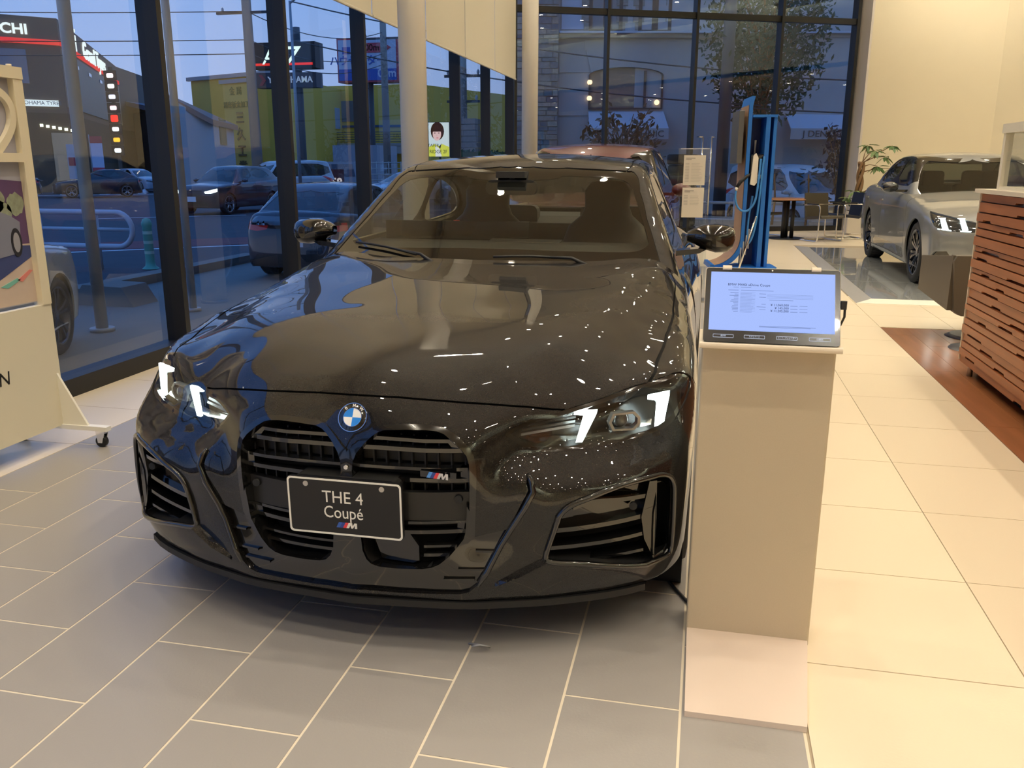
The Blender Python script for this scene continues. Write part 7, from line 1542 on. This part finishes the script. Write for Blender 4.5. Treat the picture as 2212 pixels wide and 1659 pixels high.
    while zc < zz(72):
        u = U(1205) + (.9 if r % 2 else 0)
        while u < Ln:
            w = min(1.8, Ln - u)
            um, zmid = u + w / 2, zc + .36
            inw = (U(1268) < um < U(1440) and zmid < zz(135)) or (U(1790) < um < U(1835) + 3 and zmid < zz(135))
            if not inw and w > .3: fc(u + .015, u + w - .015, zc + .015, zc + .72 - .015, .0, .035, 'stone_block', stone)
            u += w
        zc += .72; r += 1
    fc(U(1205), Ln, zz(70), zz(66), .0, .5, 'cornice', wt); fc(U(1205), Ln, zz(78), zz(70), .0, .3, 'cornice', stone)
    def archw(pa, pb, ztop, zspring, zbot, nm):
        ua, ub = U(pa), U(pb); cu = .5 * (ua + ub); k = [(ua, zbot), (ub, zbot)] + [(cu + (ub - cu) * math.cos(math.radians(a)), zspring + (ztop - zspring) * math.sin(math.radians(a))) for a in range(0, 181, 10)]
        M = Matrix(((t.x, -n.x, 0, p0.x), (t.y, -n.y, 0, p0.y), (0, 0, 1, 0), (0, 0, 0, 1)))
        MB().prism(k, -.06, -.04, 'xz', M).build('arched_pane', wg, cl); inn = [(cu + (x - cu) * .95, zbot + (z_ - zbot) * .96 + .05) for x, z_ in k]; MB().join(ring(k, inn, -.16, -.04, 'xz', M)).build('arched_frame', wood, cl)
        vo = [(cu + (ub - cu) * 1.0 * math.cos(math.radians(a)), zspring + (ztop - zspring) * math.sin(math.radians(a))) for a in range(20, 161, 14)]
        for i in range(len(vo) - 1):
            (xa, za), (xb, zb_) = vo[i], vo[i + 1]; ex = .95; m = MB().prism([(xa, za), (xb, zb_), (cu + (xb - cu) * 1.16, zb_ + .75), (cu + (xa - cu) * 1.16, za + .75)], -.10, -.0, 'xz', M); m.build('voussoir', stone, cl)
        return ua, ub
    ua, ub = archw(1271, 1437, zz(142), zz(160), zz(234), 'a'); fc(ua + (ub - ua) * .74, ua + (ub - ua) * .77, zz(234), zz(150), .05, .12, 'mullion', wood)
    archw(1790, 1900, zz(240 - 95), zz(252 - 95), zz(234), 'b')
    for (x0, x1, y0, y1) in ((1276, 1300, -20, 58), (1318, 1334, -20, 58), (1384, 1412, -20, 60), (1414, 1442, -20, 60), (1512, 1556, -20, 62), (1752, 1784, -10, 64), (1826, 1850, -10, 66)):
        fc(U(x0), U(x1), zz(y1), zz(y0), .0, .05, 'upper_pane', wg); fc(U(x0) - .12, U(x0), zz(y1) - .1, zz(y0), .0, .1, 'window_jamb', wood); fc(U(x1), U(x1) + .12, zz(y1) - .1, zz(y0), .0, .1, 'window_jamb', wood); fc(U(x0) - .12, U(x1) + .12, zz(y1) - .16, zz(y1), .0, .12, 'window_sill', wood)
    for (x0, x1) in ((1210, 1262), (1342, 1372), (1452, 1500), (1790, 1822)): fc(U(x0), U(x1), zz(58), 11, .0, .04, 'render_panel', wt)
    for px in (1264, 1340, 1376, 1448, 1506, 1562, 1746, 1788):
        for j in range(16): fc(U(px) - .1 - .08 * (j % 2), U(px) + .12 + .08 * (j % 2), zz(60) + .26 * j, zz(60) + .26 * j + .24, .0, .09, 'quoin', rub)
    # awnings with the clinic name on the valance
    for (x0, x1, y0, y1, s_) in ((1272, 1440, 235, 278, 'DENTAL CLINIC'), (1728, 1995, 236, 278, 'J DENTAL CLINIC')):
        ua, ub = U(x0), U(x1); M = Matrix(((t.x, -n.x, 0, p0.x), (t.y, -n.y, 0, p0.y), (0, 0, 1, 0), (0, 0, 0, 1))); za, zb_ = zz(y0), zz(y1)
        V = [(ua, 0, za), (ub, 0, za), (ub + .05, -1.1, zb_), (ua - .05, -1.1, zb_)]; V = [M @ Vector(v) for v in V]; MB().add(V + [v - Vector((0, 0, .05)) for v in V], [(0, 1, 2, 3), (4, 7, 6, 5), (0, 4, 5, 1), (2, 6, 7, 3), (1, 5, 6, 2), (3, 7, 4, 0)]).build('awning', wt, cl)
        MB().box(ua - .05, ub + .05, -1.11, -1.09, zb_ - .36, zb_, M).build('valance', mat('valance_white', (.5, .52, .52), .7), cl)
        text(s_, 'valance_text', mat('valance_ink', (.10, .09, .08), .7), cl, M @ Matrix.Translation((ub - .1 if x0 < 1500 else (ua + .35), -1.13, zb_ - .19)) @ R9, .30, .005, 'RIGHT' if x0 < 1500 else 'LEFT', sx=1.1)
    for (px, py) in ((1273, 175), (1273, 210), (1424, 219)): MB().sphere(p0 + t * U(px) + n * .12 + Vector((0, 0, zz(py))), .09, 10, 8).build('wall_lamp', emis('lamp_amber', (1, .72, .42), 2.0), cl)
    # trees in front of it
    bark = mat('bark', (.26, .15, .07), .8, bump=(50, .3)); lf = mat('street_leaf', (.065, .085, .03), .7); lf2 = mat('street_leaf_dry', (.14, .10, .05), .7); lf3 = mat('street_leaf_dark', (.05, .035, .05), .7)
    def tree(x, y, h, cw, ch, nleaf, lm_, lab, trunk=.14, sparse=False, seed=1):
        random.seed(seed); o = thing('street_tree', lab, 'tree', (x, y, G)); tips = []
        MB().tube([(0, 0, 0), (.05, 0, h * .35), (0, .02, h * .6)], [trunk, trunk * .8, trunk * .5], 10).build('trunk', bark, o); m = MB()
        for k in range(26):
            a = random.uniform(0, 2 * PI); z0 = h * random.uniform(.25, .6); z1 = z0 + ch * random.uniform(.15, .55); r = cw * random.uniform(.4, 1) * (1 - .5 * (z1 / (h + .01))) * 1.2
            p1 = Vector((r * math.cos(a), r * math.sin(a), min(z1, h))); m.tube([(0, 0, z0), p1 * .5 + Vector((0, 0, z0 * .5 + .1)), p1], [trunk * .3, trunk * .2, .012], 5); tips.append((Vector((0, 0, z0)), p1))
        m.build('branches', bark, o, kind='stuff'); V = []; F = []
        for k in range(nleaf):
            if sparse: a_, b_ = random.choice(tips); c = a_.lerp(b_, random.uniform(.5, 1.0)) + Vector([random.gauss(0, .12) for _ in range(3)])
            else:
                u = Vector([random.gauss(0, 1) for _ in range(3)]).normalized() * (random.random() ** .4); c = Vector((u.x * cw, u.y * cw, h - ch / 2 + u.z * ch / 2)) + Vector([random.gauss(0, .1) for _ in range(3)])
            s_ = random.uniform(.06, .13); e1 = Vector([random.gauss(0, 1) for _ in range(3)]).normalized(); e2 = e1.orthogonal().normalized(); b0 = len(V); V += [c - e1 * s_, c + e2 * s_ * .5, c + e1 * s_, c - e2 * s_ * .5]; F.append((b0, b0 + 1, b0 + 2, b0 + 3))
        MB().add(V, F).build('foliage', lm_, o, kind='stuff')
    p = at(1345, 300, 24); tree(p.x, p.y, 3.6, 1.5, 2.8, 420, lf2, 'thin autumn tree with few leaves in front of the clinic arch', .06, True, 2)
    p = at(1640, 300, 28.3); tree(p.x, p.y, 8.4, 1.9, 5.6, 5200, lf, 'big dark green street tree before the clinic', .16, False, 3)
    p = at(1815, 300, 24); tree(p.x, p.y, 3.4, .55, 1.9, 260, lf3, 'small purple leaved tree at the edge of the far glass wall', .04, True, 4)
    # railing, utility pole and wires across the side road
    o = thing('guard_rail', 'white pipe guard rail along the side road outside the far glass wall', 'rail', (0, 0, 0)); wr_ = mat('guard_white', (.55, .60, .66), .45)
    a, c = Vector((-4.5, 23.6, -.3)), Vector((4.2, 21.6, -.3))
    for z in (.30, .72): MB().tube([a + Vector((0, 0, z)), c + Vector((0, 0, z))], .035, 8).build('rail_pipe', wr_, o)
    for k in range(6): q = a.lerp(c, k / 5); MB().cyl((q.x, q.y, q.z - .1), .055, .95, 12).build('rail_post', wr_, o)
    p = at(1562, 300, 27); o = thing('utility_pole', 'grey utility pole rising in front of the dental clinic', 'pole', (p.x, p.y, G)); MB().cyl((0, 0, 0), .19, 11, 16, .15).build('shaft', mat('pole_steel', (.13, .13, .13), .7), o)
    for (z0, z1) in ((5.3, 3.9), (4.1, 3.0)): wire((p.x - 14, p.y + 1, z0 + 1.2), (p.x + 1, p.y, z1), .3); wire((p.x, p.y, z1), (p.x + 12, p.y + 2, z1 - .1), .2)
    # tyre stack put outside the entrance in place of a reflected tyre display
    q = bwp(4.0, -1.2)
    for k in range(9):
        y_ = MB().lathe([(.17, -.10), (.30, -.105), (.33, -.08), (.335, 0), (.33, .08), (.30, .105), (.17, .10)], (q.x + .02 * math.sin(k * 2), q.y, -.27 + .215 * k), 32).build('tyre', RUBBER); MB().lathe([(.168, -.09), (.172, .09)], (q.x + .02 * math.sin(k * 2), q.y, -.27 + .215 * k), 32).build('rim_band', mat('rim_band', (.5, .5, .5), .2, 1.0), y_)
        tag(y_, 'tyre number %d from the ground in the stack set outside the entrance door for a reflected tyre display' % (k + 1) if False else '%s tyre of the stack set outside the entrance door for a reflected tyre display' % ('lowest', 'second lowest', 'third lowest', 'fourth from the ground', 'middle', 'fourth from the top', 'third from the top', 'second from the top', 'topmost')[k], 'tyre', 'tyres set outside the entrance for a reflected tyre display')
    hg = mat('hedge_green', (.03, .10, .02), .7); p = at(1052, 330, 24); o = thing('hedge', 'clipped green hedge outside the window corner', 'hedge', (p.x, p.y, G)); random.seed(9); m = MB(); m.box(-.75, .75, -.4, .4, 0, 2.05)
    for k in range(1400): c = Vector((random.uniform(-.8, .8), random.uniform(-.45, .45), random.uniform(0, 2.1))); e1 = Vector([random.gauss(0, 1) for _ in range(3)]).normalized() * .06; e2 = e1.orthogonal().normalized() * .04; m.add([c - e1, c + e2, c + e1, c - e2], [(0, 1, 2, 3)])
    m.build('foliage', hg, o, kind='stuff')
    p = at(1008, 330, 26); o = thing('stone_pillar', 'rough stone gate pillar outside, left of the hedge', 'pillar', (p.x, p.y, G)); random.seed(4)
    for j in range(18):
        for i_ in range(2): MB().box(-.36 + .36 * i_ + .01, -.36 + .36 * (i_ + 1) - .01 + .05 * random.random(), -.3 - .05 * random.random(), .3, .17 * j, .17 * j + .155).build('stone', mat('stone_33', (.33, .29, .25), .9), o)
    pv = struct(MB().prism([(BW0.x - 2, BW0.y + .4), (BW1.x + 2, BW1.y + 1.2), (BW1.x + 2, 21.4), (-6, 23.2)], G - .05, -.36), 'floor', conc)
    for (x, y, lab) in ((2.2, 20.6, 'dark leafed shrub outside the far glass, before the white van'), (-.35, 20.3, 'small palm-like shrub outside the glass behind the red car mirror'), (1.5, 21.0, 'smaller shrub outside the far glass beside the blue stand')):
        o = thing('shrub', lab, 'plant', (x, y, -.36)); MB().tube([(0, 0, 0), (.05, 0, .9), (0, .0, 1.5)], [.03, .025, .015], 8).build('stem', bark, o); random.seed(int(x * 10) + 50)
        for k in range(22):
            an = random.uniform(0, 2 * PI); ti = random.uniform(-.5, .5); L = random.uniform(.2, .34); dx = Vector((math.cos(an) * math.cos(ti), math.sin(an) * math.cos(ti), math.sin(ti))); sd_ = dx.cross(Vector((0, 0, 1))).normalized(); b0 = Vector((.12 * math.cos(an), .12 * math.sin(an), random.uniform(1.25, 1.7))); w = L * .22
            MB().add([b0, b0 + dx * L * .4 + sd_ * w, b0 + dx * L, b0 + dx * L * .4 - sd_ * w], [(0, 1, 2, 3)]).build('leaf', mat('shrub_leaf', (.025, .035, .015), .5), o)
outside()
build_hero()
build_cars()
